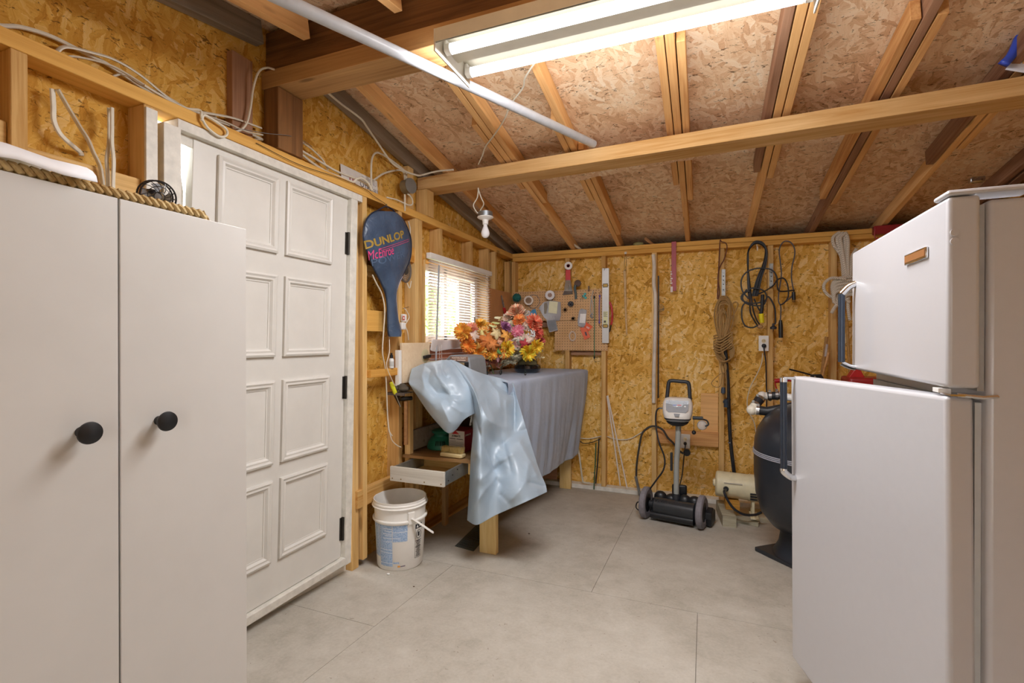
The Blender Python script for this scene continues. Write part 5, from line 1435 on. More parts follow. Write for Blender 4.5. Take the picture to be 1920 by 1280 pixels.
# spirit level
LV = thing('spirit_level', ony(1135, 573, 4.50), 'long silver spirit level hanging at the right end of the pegboard', 'level')
P0 = ony(1129, 503, 4.505); P1 = ony(1141.5, 643, 4.505)
x0, x1, z0, z1 = P0.x, P1.x, P1.z, P0.z
b = MB()
b.box((x0, 4.505, z0), (x1, 4.512, z1)); b.box((x0, 4.512, z0), (x0 + .006, 4.53, z1)); b.box((x1 - .006, 4.512, z0), (x1, 4.53, z1))
b.build('beam', plain('brushed_aluminium', '#d5d8da', .35, .55, var=.05), LV, smooth=False, bevel=.001)
for yy in (535, 611):
    cc = ony(1135, yy, 4.503)
    b = MB(); b.box((cc.x - .023, 4.5035, cc.z - .018), (cc.x + .023, 4.5055, cc.z + .018)); b.box((cc.x - .028, 4.5035, cc.z - .004), (cc.x + .028, 4.5055, cc.z + .004)); b.build('vial_window', pm('#3f3a34', .5), LV, bevel=.002)
    b = MB(); b.box((cc.x - .019, 4.502, cc.z - .012), (cc.x + .019, 4.5035, cc.z + .012)); b.build('vial', pm('#c9a860', .2), LV)
b = MB(); b.box((x0 + .010, 4.5035, 1.555), (x1 - .010, 4.505, 1.69)); b.build('yellow_label', pm('#dfe0b4', .5), LV, smooth=False)
b = MB(); 
for k in range(5): b.box((x0 + .014, 4.503, 1.68 - k * .010), (x1 - .014 - .008 * (k % 2), 4.5035, 1.684 - k * .010))
b.box((x0 + .016, 4.503, 1.585), (x0 + .036, 4.5035, 1.605)); b.build('label_print', pm('#6c6c66', .6), LV, smooth=False)
b = MB(); b.tube([ony(1133, 507, 4.50), ony(1134, 503, 4.49), ony(1132, 501, 4.53)], .0018, 6); b.build('hanging_wire', M_dark, LV)
hs = thing('hacksaw', ony(1148, 590, 4.52), 'red-gripped hacksaw hanging behind the spirit level', 'saw')
b = MB(); b.tube(pathy([(1142.5, 566), (1146, 573), (1148, 588), (1147.5, 600), (1146, 609)], 4.525), .010, 9); b.build('red_grip', pm('#b8272e', .35), hs)
b = MB(); b.tube(pathy([(1146, 608), (1144, 618), (1141, 624)], 4.53), .006, 8); b.build('dark_end', M_black, hs)
# wooden stick hanging by a wire
st = thing('wooden_stick', ony(1172, 550, 4.6), 'thin pale wooden stick hanging by a wire loop right of the level', 'stick')
b = MB(); b.tube(pathy([(1171, 507), (1172, 525), (1172.5, 560), (1174, 600), (1175, 622), (1175.5, 627)], 4.60), lambda t: .011 * (1 - t) ** .5 + .002, 8); b.build('shaft', wood('stick_wood', '#c29a64', '#e8cca0', knots=False), st)
b = MB(); b.tube(pathy([(1171, 508), (1171, 490), (1173, 475), (1174.5, 490), (1173, 508)], 4.54), .0016, 6); b.build('hanging_loop', M_dark, st)
b = MB(); b.cbox(ony(1173, 474, 4.535), (.022, .012, .02)); b.build('clip', pm('#d8d4ce', .4), st, bevel=.003)
# debris on top plate
for x, y, s, col, nm, lb in ((1082, 459, (.016, .10, .016), '#d9cbb4', 'wood_scrap', 'pale round stick lying on the back plate above the scraper'), (1217, 443, (.020, .14, .02), '#b98a5e', 'wood_scrap', 'tan stick lying on the back plate beside the fourth rafter'),
                         (1197, 453, (.05, .06, .02), '#8d8a5a', 'paper_scrap', 'crumpled olive paper scrap on the back plate')):
    c = ony(x, y, 4.57); c.z = 2.297 + s[2] / 2 + (.02 if s[1] > .08 else 0)
    b = MB()
    if nm == 'wood_scrap': b.tube([c + Vector((-.03, -.03, .02)), c + Vector((.03, .05, -.025))], s[0] * .7, 9)
    else: b.ball(c, (s[0], s[1] * .6, s[2]))
    tag(b.build(nm, pm(col, .7)), lb, 'scrap')
# red strap
rs = thing('red_strap', ony(1263, 490, 4.53), 'red metal strap hanging from the back plate', 'strap')
b = MB(); A_ = ony(1259, 453, 4.53); B_ = ony(1268, 545, 4.53); b.box((A_.x, 4.530, B_.z), (B_.x, 4.536, A_.z)); b.build('hanging_strap', pm('#a63a44', .45), rs, bevel=.002)
b = MB()
for k, w_ in enumerate((.018, .012, .02, .008, .016, .012)): b.box((-.285, 4.5285, 1.925 + k * .020), (-.285 + w_, 4.530, 1.937 + k * .020))
b.box((-.284, 4.5285, 1.85), (-.264, 4.5298, 1.90)); b.build('worn_print', pm('#e4d5d2', .6), rs, smooth=False)
# long white pole tied to the stud
wp = thing('white_pole', ony(1228, 650, 4.53), 'long rough white pole standing against the back wall studs', 'pole')
b = MB(); b.tube(pathy([(1225, 477), (1227, 500), (1226, 530), (1229, 560), (1228, 640), (1226, 700), (1225.5, 755)], 4.527), .0165, 10); b.build('pole', plain('whitewashed_pole', '#d8cdbf', .75, var=.14, scale=14), wp)
b = MB()
for k in range(5):
    b.tube(spline([ony(1234, 574 + k * 2, 4.51), ony(1241, 571 + k * 3, 4.50), ony(1245, 577 + k, 4.51), ony(1236, 581, 4.51)], 4), .0022, 5)
b.build('hanging_twine', pm('#8c7a5c', .8), wp)
b = MB(); b.box((-.392, 4.525, .9), (-.380, 4.53, 2.0)); tag(b.build('dark_rod', M_dark), 'dark thin rod beside the white pole', 'rod')

# brown rope, its bracket and loops
def bracket(x0, x1, y0, y1, Y, lb):
    T = thing('steel_bracket', ony((x0 + x1) / 2, (y0 + y1) / 2, Y), lb, 'bracket', 'perforated steel brackets on the studs')
    P0, P1 = ony(x0, y0, Y), ony(x1, y1, Y); xc = (P0.x + P1.x) / 2
    b = MB(); b.box((P0.x, Y - .003, P1.z), (P1.x, Y, P0.z)); b.box((P0.x, Y - .05, P1.z), (P1.x, Y - .003, P1.z + .004)); b.build('plate', plain('worn_zinc', '#9a9b98', .45, .6, var=.25, scale=60), T)
    b = MB()
    for t in (.25, .45, .6, .75): z = P1.z + (P0.z - P1.z) * t; b.cyl((xc, Y - .0045, z), (xc, Y - .002, z), .005, n=10)
    b.build('holes', M_dark, T)
bracket(1353, 1360, 505, 556, YB - .002, 'zinc bracket holding the brown rope coil')
bracket(1442.5, 1449.5, 494, 538, YB - .002, 'zinc bracket behind the black cord coil')
R = random.Random(21)
M_rope = NT('brown_cord'); mm = M_rope; wv = mm.n('ShaderNodeTexWave'); wv.inputs['Scale'].default_value = 60; wv.bands_direction = 'DIAGONAL'
mm.l(mm.coords(), wv.inputs['Vector']); mm.l(mm.ramp(wv.outputs[0], [(.2, '#86663c'), (.8, '#b8935c')]), mm.b.inputs['Base Color']); mm.b.inputs['Roughness'].default_value = .8; M_rope = mm.m
RC = thing('rope_coil', ony(1357, 610, 4.48), 'brown cord wound into a long knotted hank on the stud bracket', 'rope')
b = MB()
for k in range(6):
    w_ = 5.5 + k * 2.3; t_ = 572 - k * 2.8; dy = .012 * (k % 3) - .02
    xL, xR = 1357 - w_ + R.uniform(-2, 2), 1357 + w_ + R.uniform(-2, 2)
    b.tube(pathy([(1352 + R.uniform(-2, 2), 640), (xL, 610), (xL - 1, 580), (1350, t_), (1358, t_ - 3), (1366, t_ + 1), (xR + 1, 582), (xR - 2, 610), (1358 + R.uniform(-4, 6), 645)], 4.475 + dy), .0052, 7)
for k in range(3): b.tube(pathy([(1350 + k * 3, 640), (1345 + k * 4, 610), (1346 + k * 3, 590), (1353 + k * 2, 580), (1362, 592), (1366 - k * 3, 610), (1357, 640)], 4.455), .0055, 7)
b.tube(pathy([(1370, 600), (1378, 585), (1384, 570), (1378, 566), (1372, 572)], 4.47), .0045, 7); b.build('strands', M_rope, RC)
b = MB()
for k in range(6):
    y = 628 + k * 5; b.tube(pathy([(1338 + R.uniform(-1, 3), y + 4), (1350, y + 8), (1366, y - 2), (1371 + R.uniform(-1, 2), y - 6), (1372, y - 2), (1360, y + 2, .03), (1345, y, .03), (1338, y + 2)], 4.44), .0055, 7)
for k in range(6):
    b.tube(pathy([(1345 + k * 2, 636), (1341 + k * 2, 655), (1346 + k, 672), (1357 + k * 2, 678), (1374 - k, 668), (1376 - k * 2, 650), (1366, 638), (1352, 650 + k * 3), (1360, 672)], 4.445 + .008 * k), .0055, 7)
b.build('knot', M_rope, RC)
b = MB(); b.tube(pathy([(1356, 672), (1352, 688), (1356, 700), (1362, 690), (1358, 672)], 4.47), .0045, 7); b.tube(pathy([(1352, 700), (1342, 708), (1334, 718), (1340, 725), (1350, 724), (1353, 712), (1354, 698)], 4.48), .0030, 7)
b.tube(pathy([(1358, 676), (1361, 700), (1362, 725), (1362, 745)], 4.475), .006, 7); b.build('tails', M_rope, RC)
b = MB(); b.tube(pathy([(1357, 698), (1357, 715), (1356, 726)], 4.48), .004, 7); p_ = ony(1356, 726, 4.47)
b.build('lead', M_rope, RC)
b = MB(); b.lathe([(.001, 0), (.013, 0), (.017, -.02), (.018, -.048), (.010, -.052), (.001, -.052)], p_, n=14); b.tube([p_ + Vector((-.005, 0, -.05)), p_ + Vector((-.005, 0, -.064))], .002, 5); b.tube([p_ + Vector((.006, 0, -.05)), p_ + Vector((.006, 0, -.064))], .002, 5); b.build('plug', pm('#3c4a5c', .5), RC)
b = MB(); b.tube(pathy([(1345, 560), (1346, 530), (1348, 490), (1350, 452), (1353, 453), (1361, 456), (1363, 465), (1358, 485), (1350, 500), (1346, 520), (1349, 545), (1346, 565)], 4.525), .0042, 7)
b.tube(pathy([(1350, 451), (1349, 480), (1347, 520), (1346, 556)], 4.515), .004, 7)
tag(b.build('hanging_lace', pm('#6b3f30', .7)), 'reddish brown lace looped from the plate above the brown rope', 'lace')
bp_ = thing('black_pole', ony(1364, 800, 4.50), 'black telescopic pole leaning behind the brown rope hank', 'pole')
b = MB(); b.tube(pathy([(1359, 640), (1363, 690), (1365, 720), (1368, 800), (1371, 840), (1376.5, 886)], 4.52), .0155, 10); b.build('tube', plain('black_pole', '#22262c', .4, var=.3), bp_)
b = MB(); b.tube(pathy([(1362, 748), (1362, 763)], 4.49), .021, 12); b.tube(pathy([(1361, 751), (1361, 755)], 4.485), .024, 12); b.build('lock_collar', pm('#2d3b4a', .4), bp_)
b = MB(); b.tube(pathy([(1368, 828), (1369, 830)], 4.52), .0165, 10); b.build('joint_ring', M_galv, bp_)

# black extension cord coil
EC = thing('extension_cord', ony(1415, 530, 4.49), 'black extension cord coil with a yellow connector hanging from the plate', 'extension cord', 'cords hanging on the back wall')
M_cord = plain('black_cord', '#23262b', .35, var=.15)
R = random.Random(4)
b = MB()
for k in range(6):
    w_ = 10 + 1.3 * k; dy = .008 * (k % 3)
    b.tube(pathy([(1404 + k, 560), (1402 + .5 * k, 520), (1403 - k * .3, 490), (1404 + R.uniform(-1, 1), 470), (1412, 455 + .8 * k), (1422, 452 + .8 * k), (1432, 457 + k), (1438 - .5 * k, 472), (1436 - k, 495), (1428 - 1.5 * k, 520), (1420 - 2 * k, 555)], 4.50 + dy), .0062, 7)
b.build('hanging_loops', M_cord, EC)
b = MB()
b.tube(pathy([(1404, 560), (1392, 545), (1390, 525), (1400, 510), (1420, 503), (1445, 505), (1456, 518), (1458, 540), (1465, 546, .01), (1490, 544, .01)], 4.475), .0060, 7)
b.tube(pathy([(1405, 545), (1392, 552), (1391, 562), (1405, 568), (1425, 567), (1437, 560), (1432, 545), (1410, 540), (1396, 550)], 4.465), .0062, 7)
b.tube(pathy([(1400, 542), (1392, 558), (1402, 570), (1430, 572), (1440, 556), (1452, 575), (1454, 600), (1453, 608)], 4.470), .0062, 7)
b.tube(pathy([(1400, 565), (1392, 575), (1391, 595), (1397, 610), (1410, 614), (1421, 610)], 4.48), .0062, 7)
b.tube(pathy([(1406, 560), (1407, 585), (1414, 600), (1421, 611)], 4.485), .0062, 7)
b.tube(pathy([(1409, 558), (1412, 580), (1418, 598), (1424, 608)], 4.48), .0062, 7)
b.tube(pathy([(1414, 560), (1422, 578), (1428, 585)], 4.48), .0062, 7)
b.tube(pathy([(1420, 552), (1435, 545), (1450, 535), (1458, 524), (1470, 522), (1477, 535), (1478, 555), (1470, 568), (1462, 572)], 4.46), .0058, 7)
b.build('wrapped_turns', M_cord, EC)
b = MB(); P0, P1 = ony(1427, 588, 4.46), ony(1429, 605, 4.46); b.tube([P0, P0.lerp(P1, .5), P1], lambda t: .020 - .003 * t, 12); b.build('yellow_connector', pm('#e2d21e', .35), EC)
b = MB(); P1 = ony(1430, 552, 4.46); b.tube([P1, ony(1429, 575, 4.46), P0], .014, 10); b.build('black_connector_body', M_blackr, EC)
b = MB(); c = ony(1450, 614, 4.47); b.lathe([(.001, .035), (.008, .033), (.011, .012), (.024, .006), (.024, -.012), (.001, -.014)], c, (0, 0, 1), 18); b.tube([c + Vector((0, 0, -.012)), c + Vector((0, 0, -.030))], .0028, 6); b.build('plug', M_blackr, EC)
b = MB(); c = ony(1425, 612, 4.49); b.ball(c, (.022, .02, .018)); b.build('tan_stop', pm('#b08a5e', .7), EC)
b = MB(); b.tube(pathy([(1419, 458), (1420, 470), (1421, 462)], 4.48), .0022, 6); b.build('white_tie', M_white, EC)
# grey cord with connectors
GC = thing('extension_cord', ony(1470, 550, 4.50), 'grey short cord with two black connectors right of the black coil', 'extension cord', 'cords hanging on the back wall')
b = MB(); b.tube(pathy([(1463, 608), (1464, 575), (1460, 566), (1460, 550), (1464, 525), (1465, 510), (1463, 490), (1461, 470), (1465, 458), (1472, 452), (1482, 454), (1489, 464), (1490, 478), (1485, 500), (1484, 520), (1486, 535), (1488, 548), (1482, 558), (1472, 566), (1465, 571), (1463, 572)], 4.51), .0052, 7); b.build('cord', plain('grey_cord', '#575459', .45), GC)
b = MB(); P0 = ony(1463.5, 600, 4.50); P1 = ony(1464, 633, 4.50); b.tube([P0, P0.lerp(P1, .3), P0.lerp(P1, .8), P1], lambda t: .017 if t > .2 else .012, 10); b.build('socket_end', M_black, GC)
b = MB(); P0 = ony(1488, 547, 4.50); P1 = ony(1488.5, 562, 4.50); b.tube([P0, P1], .014, 10); b.tube([P1 + Vector((-.006, 0, 0)), P1 + Vector((-.006, 0, -.02))], .0025, 5); b.tube([P1 + Vector((.006, 0, 0)), P1 + Vector((.006, 0, -.02))], .0025, 5); b.build('plug_end', M_black, GC)

# wall outlets
def outlet(x0, x1, y0, y1, Y, lb, face):
    P0, P1 = ony(x0, y0, Y), ony(x1, y1, Y); c = (P0 + P1) / 2
    T = thing('wall_outlet', c, lb, 'outlet', 'wall outlets')
    b = MB(); b.box((P0.x, Y - .002, P1.z), (P1.x, Y + .006, P0.z)); b.build('cover_plate', pm(face, .4), T, bevel=.003)
    w_ = P1.x - P0.x; h_ = P0.z - P1.z
    for s in (1, -1):
        b = MB(); b.lathe([(.001, -.004), (.016, -.004), (.0165, -.002)], (c.x, Y, c.z + s * .020), (0, 1, 0), 20)
        b.build('socket_face', pm('#d9c79e', .4), T)
        for dx, h in ((-.006, .008), (.006, .010)):
            b = MB(); b.box((c.x + dx - .001, Y - .0048, c.z + s * .020 - h / 2 + .002), (c.x + dx + .001, Y - .0042, c.z + s * .020 + h / 2 + .002)); b.build('slot', M_black, T)
    return T, c
o1, oc1 = outlet(1422.5, 1441.5, 629, 658, 4.52, 'white outlet with one black plug beside the stud right of the brown rope', '#ece9e4')
o2, oc2 = outlet(1275.5, 1294, 813, 841, 4.56, 'grey-white outlet low on the blocking behind the floor machine', '#d6d0c6')
def plugcord(name, c, pts, Y, lb, r=.004, m=None, big=.017):
    T = thing(name, c, lb, 'cord', 'cords hanging on the back wall')
    b = MB(); b.lathe([(.001, -.034), (.009, -.032), (big, -.022), (big, -.004), (.001, -.004)], c, (0, 1, 0), 16); b.build('plug', m or M_blackr, T)
    b = MB(); b.tube(spline([c + Vector((0, -.028, -.004)), c + Vector((0, -.026, -.03))] + pathy(pts, Y, 1), 6), r, 7); b.build('lead', m or M_cord, T)
plugcord('power_cord', oc1 + Vector((0, 0, -.020)), [(1436, 680), (1437, 720), (1437.5, 745), (1436, 790)], 4.50, 'black power cord dropping straight from the white outlet', .0055)
plugcord('power_cord', oc2 + Vector((0, 0, -.018)), [(1282, 860), (1279, 890), (1273, 915)], 4.42, 'black power cord dropping from the low outlet behind the floor machine', .0048, big=.013)
cable('electric_cable', pathy([(1430, 662), (1428, 680), (1420, 700), (1407, 725), (1401, 750), (1403, 770), (1411, 785), (1416, 800), (1419, 830)], 4.535, 1), .0070, 'pale cable curving from the white outlet down behind the black tank', flat=.6, group=None)
cable('black_hose', pathy([(1308, 980 - 95), (1290, 850)], 4.50, 1)[:0] + pathy([(1193, 895), (1194, 870), (1199, 835), (1204, 813), (1213, 803), (1222, 799), (1232, 800), (1243, 806), (1252, 820), (1262, 830), (1272, 843), (1280, 849), (1288, 849)], 4.50, 1), .0092, 'dark hose arching behind the floor machine from the floor to the wall', plain('dark_hose', '#3a3733', .5), cat='hose', group=None)
b = MB(); c = ony(1288, 848, 4.49); b.lathe([(.001, -.02), (.028, -.02), (.030, -.005), (.028, .02), (.001, .02)], c, (0, 1, 0), 20); tag(b.build('round_plug', M_blackr), 'round black plug below the low outlet', 'plug')
b = MB(); b.tube(pathy([(1192, 893), (1196, 910), (1200, 928)], 4.48), .013, 9); tag(b.build('grey_nozzle', M_galv), 'grey nozzle at the floor end of the dark hose', 'nozzle')
cable('electric_cable', pathy([(1086, 821), (1105, 822), (1125, 818), (1135, 817), (1150, 822), (1165, 824), (1182, 822), (1200, 812), (1218, 800), (1222, 797)], 4.62, 1), .0048, 'pale cable running low along the back wall strand board', group=None)
cable('hanging_wire', pathy([(1086, 826), (1095, 831), (1110, 829), (1127, 822)], 4.60, 1), .004, 'dark cord sagging beside the far bench leg', M_dark, cat='cord', group=None)
# leaning rods
def rod(name, pts, Y, r, m, lb, cat='rod', group=None, flat=1):
    b = MB(); b.tube(pathy(pts, Y), r, 8, flat=flat); return tag(b.build(name, m), lb, cat, group)
M_wrod = plain('white_rod', '#e6ddd4', .5)
rod('white_rod', [(1138, 742), (1150, 820), (1163, 910)], 4.515, .0062, M_wrod, 'left of two thin white rods leaning on the back wall stud', group='white rods leaning on the wall')
rod('white_rod', [(1139.5, 741), (1156, 820), (1176, 915)], 4.50, .0062, M_wrod, 'right of two thin white rods leaning on the back wall stud', group='white rods leaning on the wall')
rod('bent_pipe', [(1082, 828), (1087, 860), (1092, 898), (1095, 904), (1106, 905)], 4.53, .0085, plain('pale_pipe', '#cfc8b6', .5), 'pale pipe bent at its foot beside the far bench leg', 'pipe')
rod('green_rod', [(1117.5, 830), (1116, 870), (1113.5, 917)], 4.48, .0055, pm('#2f5f45', .5), 'thin green rod leaning left of the pine stud')
rod('black_rod', [(1123, 822), (1121, 860), (1117, 906)], 4.53, .006, M_blackr, 'black rod leaning right of the green rod')

# white rope, wooden handles and red things near the fridge
M_wrope = NT('white_braid'); mm = M_wrope; wv = mm.n('ShaderNodeTexWave'); wv.inputs['Scale'].default_value = 45; wv.bands_direction = 'DIAGONAL'
mm.l(mm.coords(), wv.inputs['Vector']); mm.l(mm.ramp(wv.outputs[0], [(.2, '#b9ae9c'), (.8, '#e2d9cb')]), mm.b.inputs['Base Color']); mm.b.inputs['Roughness'].default_value = .8; M_wrope = mm.m
WR = thing('rope_coil', ony(1580, 520, 4.48), 'thick white braided rope knotted and hung beside the refrigerator', 'rope')
b = MB()
for k, (xl, xr) in enumerate(((1562, 1578), (1570, 1584), (1576, 1590))):
    b.tube(pathy([(1582 + 3 * k, 520), (1577 + 2 * k, 480), (xl + 2, 460), (xl, 446), (xl + 8, 438), (xr - 4, 437), (xr, 450), (xr, 475), (1588 + k, 520)], 4.49 - .012 * k), .0125, 9)
b.build('hanging_loops', M_wrope, WR)
b = MB()
for k in range(5):
    y = 523 + 6 * k; b.tube(pathy([(1598, y - 4), (1580, y - 3), (1566, y + 2), (1560 + k, y + 16), (1566, y + 32 - k * 3), (1576 + k, y + 20), (1585, y + 8), (1600, y + 4)], 4.45 - .008 * k), .0125, 9)
b.tube(pathy([(1586, 523), (1560, 521), (1547, 530), (1545, 542), (1553, 553), (1568, 560), (1582, 560), (1594, 566)], 4.42), .0115, 9)
b.tube(pathy([(1590, 560), (1575, 566), (1566, 575), (1559, 587)], 4.42), .0125, 9)
b.tube(pathy([(1592, 540), (1590, 570), (1592, 590), (1594, 600)], 4.44), .0125, 9)
b.tube(pathy([(1594, 530), (1596, 500), (1598, 480), (1604, 470), (1606, 466)], 4.47), .0125, 9)
b.build('knot', M_wrope, WR)
cable('broom_handle', pathy([(1588, 596), (1590, 640), (1594, 700), (1602, 850), (1606, 962)], 4.50, 1), .011, 'tan wooden broom handle beneath the white rope', wood('broom_wood', '#a57a40', '#cda468', knots=False), cat='handle', group=None)
rod('tool_stick', [(1550, 631), (1546, 665), (1541, 705), (1524, 880), (1518, 945)], 4.50, .013, wood('handle_wood', '#8a6236', '#b88d58', knots=False), 'brown wooden handle leaning behind the pale one left of the fridge', 'handle')
rod('tool_stick', [(1553, 660), (1549, 680), (1542, 706), (1512, 860), (1497, 945)], 4.44, .017, wood('pale_handle', '#b8834c', '#dcae78', knots=False), 'pale orange wooden handle above the refrigerator door edge', 'handle', flat=.6)
b = MB(); b.tube(pathy([(1551, 645), (1549, 658), (1548, 668)], 4.44), .009, 8); tag(b.build('cork_float', pm('#b9ada6', .8)), 'small grey float tied to the wooden handles', 'float')
bc = thing('bar_clamp', ony(1520, 700, 4.40), 'black bar clamp jutting above the open fridge door', 'clamp')
b = MB(); b.tube(pathy([(1480, 692), (1500, 697), (1522, 703)], 4.40), .011, 8, flat=.6); b.build('bar', M_black, bc)
b = MB(); b.prism([(1.0 * p.x, p.z) for p in (ony(1520, 702, 4.38), ony(1539, 701, 4.38), ony(1546, 712, 4.38), ony(1518, 712, 4.38))], 1, 4.36, 4.40); b.build('jaw', M_black, bc, smooth=False, bevel=.003)
b = MB(); c = ony(1528, 706, 4.355); b.cyl(c, c + Vector((0, .01, 0)), .006, n=10); b.build('rivet', M_steel, bc)
rh = thing('red_pump_handle', ony(1463, 714, 4.42), 'red tubular handle between the black tank pipes and the fridge door', 'handle')
b = MB(); b.tube(pathy([(1452, 714), (1465, 713), (1480, 711), (1492, 713), (1497, 725), (1498, 850), (1498, 948)], 4.34), .018, 10); b.build('tube', pm('#b3252f', .35), rh)
b = MB(); b.tube(pathy([(1453, 716), (1455, 725), (1460, 735), (1468, 740)], 4.34), .005, 7); b.build('thin_hoop', pm('#b3252f', .35), rh)
rb = thing('red_jerrycan', ony(1610, 712, 4.25), 'red metal jerrycan standing behind the open fridge door', 'jerrycan')
P0, P1 = ony(1585, 706, 4.25), ony(1632, 722, 4.25)
b = MB(); b.box((P0.x, 4.15, .12), (P1.x + .1, 4.40, P0.z)); b.build('can', pm('#a3282c', .4), rb, bevel=.02, seg=3)
b = MB(); b.prism([(P0.x + .01, P0.z - .01), (P0.x + .12, P0.z - .01), (P0.x + .07, P0.z + .09)], 1, 4.22, 4.30); b.build('carry_handle', pm('#c22a30', .4), rb, bevel=.006)
b = MB(); b.box((P0.x + .02, 4.2, fz(4.2) + .002), (P1.x + .08, 4.35, .125)); b.build('stand', M_dark, rb)
P0 = ony(1637, 447, 4.50); P1 = ony(1680, 425, 4.50)
b = MB(); b.box((P0.x, 4.475, 2.235), (P1.x + .12, 4.53, 2.30)); tag(b.build('hanging_strap_bundle', pm('#8f1f28', .4), bevel=.006), 'dark red strap bundle on the back plate above the fridge', 'strap')
b = MB(); b.tube(pathy([(1640, 434), (1640, 442), (1643, 449), (1646, 444)], 4.46), .004, 7); tag(b.build('hanging_red_loop', pm('#a3242c', .4)), 'thin red cord loop under the dark red bundle', 'loop')
b = MB(); p_ = ony(1831, 337, 3.9); b.cbox(p_, (.075, .04, .035)); tag(b.build('metal_clip', M_steel, bevel=.006), 'shiny metal clip on the right gable plate', 'clip')
# ---------------------------------------------------------------- bucket
bc = onf(752, 1072); bc = Vector((bc.x - .085, bc.y + .115, 0)); bc.z = fz(bc.y) + .004
BK = thing('plastic_bucket', bc, 'white plastic bucket with blue label and bail handle beside the door', 'bucket')
M_bkt = plain('bucket_white', '#e9e6e0', .38, var=.03)
H_ = .385; RBt, RT = .132, .150
def rb_(h): return RBt + (RT - RBt) * min(1, h / H_)
b = MB()
b.lathe([(.001, .0), (RBt - .006, 0), (RBt, .008), (rb_(.27), .27), (rb_(.27) + .012, .273), (rb_(.28) + .012, .281), (rb_(.285), .285), (rb_(.345), .345), (rb_(.345) + .010, .347), (rb_(.352) + .012, .353), (rb_(.36) + .003, .358), (rb_(.37) + .006, .364), (rb_(.37) + .006, .369), (rb_(.375) + .001, .373), (rb_(.38) + .002, H_), (rb_(.38) - .002, H_), (RBt - .002, .012), (.001, .010)], bc, n=64)
b.build('pail', M_bkt, BK, angle=50)
vdir = Vector((-bc.x, -bc.y, 0)).normalized()          # toward the room
side = Vector((0, 0, 1)).cross(vdir)
def onb(ang, h, off=.0012):
    d = vdir * math.cos(ang) + side * math.sin(ang)
    return bc + d * (rb_(h) + off) + Vector((0, 0, h))
def bpatch(a0, a1, h0, h1, off=.0012, n=14):
    b = MB(); b.grid([[onb(a0 + (a1 - a0) * k / n, h, off) for k in range(n + 1)] for h in (h0, (h0 + h1) / 2, h1)]); return b
M_lblue = NT('label_blue'); mm = M_lblue; co = mm.coords(); mm.l(mm.ramp(mm.noise(mm.coords(scale=(1, 1, 2.2)), 130, 2), [(.4, '#7f9fc8'), (.6, '#b7c8de')]), mm.b.inputs['Base Color']); mm.b.inputs['Roughness'].default_value = .5; M_lblue = mm.m
lb_ = bpatch(-1.30, -.92, .075, .262).build('blue_label', M_lblue, BK)
bpatch(-.90, -.32, .03, .262).build('blue_label', M_lblue, BK)
bpatch(-.30, .28, .170, .262).build('blue_label', M_lblue, BK)
bpatch(-.30, -.05, .045, .055).build('blue_label', M_lblue, BK)
b = MB()
R = random.Random(8)
for (a0, a1, h) in ((-.9, -.32, .125), (-.9, -.32, .108), (-.3, .28, .225), (-.7, -.32, .245), (-.62, -.32, .230), (-.7, -.32, .215), (-.62, -.32, .205), (-.72, -.32, .19), (-.6, -.32, .172), (-.9, -.32, .048), (-.3, .0, .19)):
    b.grid([[onb(a0 + (a1 - a0) * k / 10, h + dh, .002) for k in range(11)] for dh in (-.0012, .0012)])
b.build('label_lettering', plain('label_white', '#f0f0f0', .5), BK)
# warning panel
M_ink = plain('label_ink', '#23242a', .6)
a0, a1 = .62, .98
b = MB()
def strip(p0, p1, h0, h1):
    b.grid([[onb(p0 + (p1 - p0) * k / 6, h, .002) for k in range(7)] for h in (h0, h1)])
strip(a0, a1, .228, .252)
for h in (.058, .226, .12, .155): strip(a0, a1, h, h + .0022)
strip(a0, a0 + .010, .058, .252); strip(a1 - .010, a1, .058, .252)
for k in range(11): strip(a0 + .05 + .02 * (k % 3), a1 - .05 - .015 * ((k * 2) % 3), .066 + k * .0085, .070 + k * .0085)
cc = []
for k in range(24): t = 2 * PI * k / 24; cc.append(onb((a0 + a1) / 2 + .13 * math.cos(t), .192 + .024 * math.sin(t), .003))
b.tube(cc, .0014, 5, closed=True)
b.grid([[onb((a0 + a1) / 2 + .05 * u, .192 + v, .0022) for u in (-1, .2, 1)] for v in (-.012, 0, .013)])
b.build('warning_panel', M_ink, BK)
b = MB(); t3 = [onb(a0 + .05, .232, .003), onb(a0 + .15, .232, .003), onb(a0 + .10, .249, .003)]; b.add(t3, [(0, 1, 2)]); strip(a0 + .20, a1 - .03, .243, .246); strip(a0 + .20, a1 - .03, .235, .238)
b.build('warning_triangle', plain('label_white2', '#f2f2f0', .5), BK)
b = MB(); b.grid([[onb(-.06 + .05 * u, .030 + v, .002) for u in (-1, 0, 1)] for v in (-.005, .005)]); b.build('orange_logo', plain('logo_orange', '#eaa03a', .5), BK)
b = MB(); b.grid([[onb(.10 + .10 * u, .030 + v + .001 * u, .002) for u in (-1, -.5, 0, .5, 1)] for v in (-.003, .003)]); b.build('logo_print', plain('logo_grey', '#7a7080', .5), BK)
ea = onb(.42, .297, .004)
b = MB(); d_ = vdir * math.cos(.42) + side * math.sin(.42); w_ = Vector((0, 0, 1)).cross(d_)
b.cbox(ea, (.012, .040, .070), Matrix((d_, w_, Vector((0, 0, 1)))).transposed()); b.build('handle_lug', M_bkt, BK, bevel=.004)
b = MB(); q = [ea + d_ * .008, ea + d_ * .02 + w_ * .01 + Vector((0, 0, -.006)), ea + d_ * .075 + w_ * .075 + Vector((0, 0, -.062)), ea + d_ * .08 + w_ * .095 + Vector((0, 0, -.078))]
b.tube(spline(q, 5), .0075, 8, flat=.6); b.build('bail_handle', M_bkt, BK)

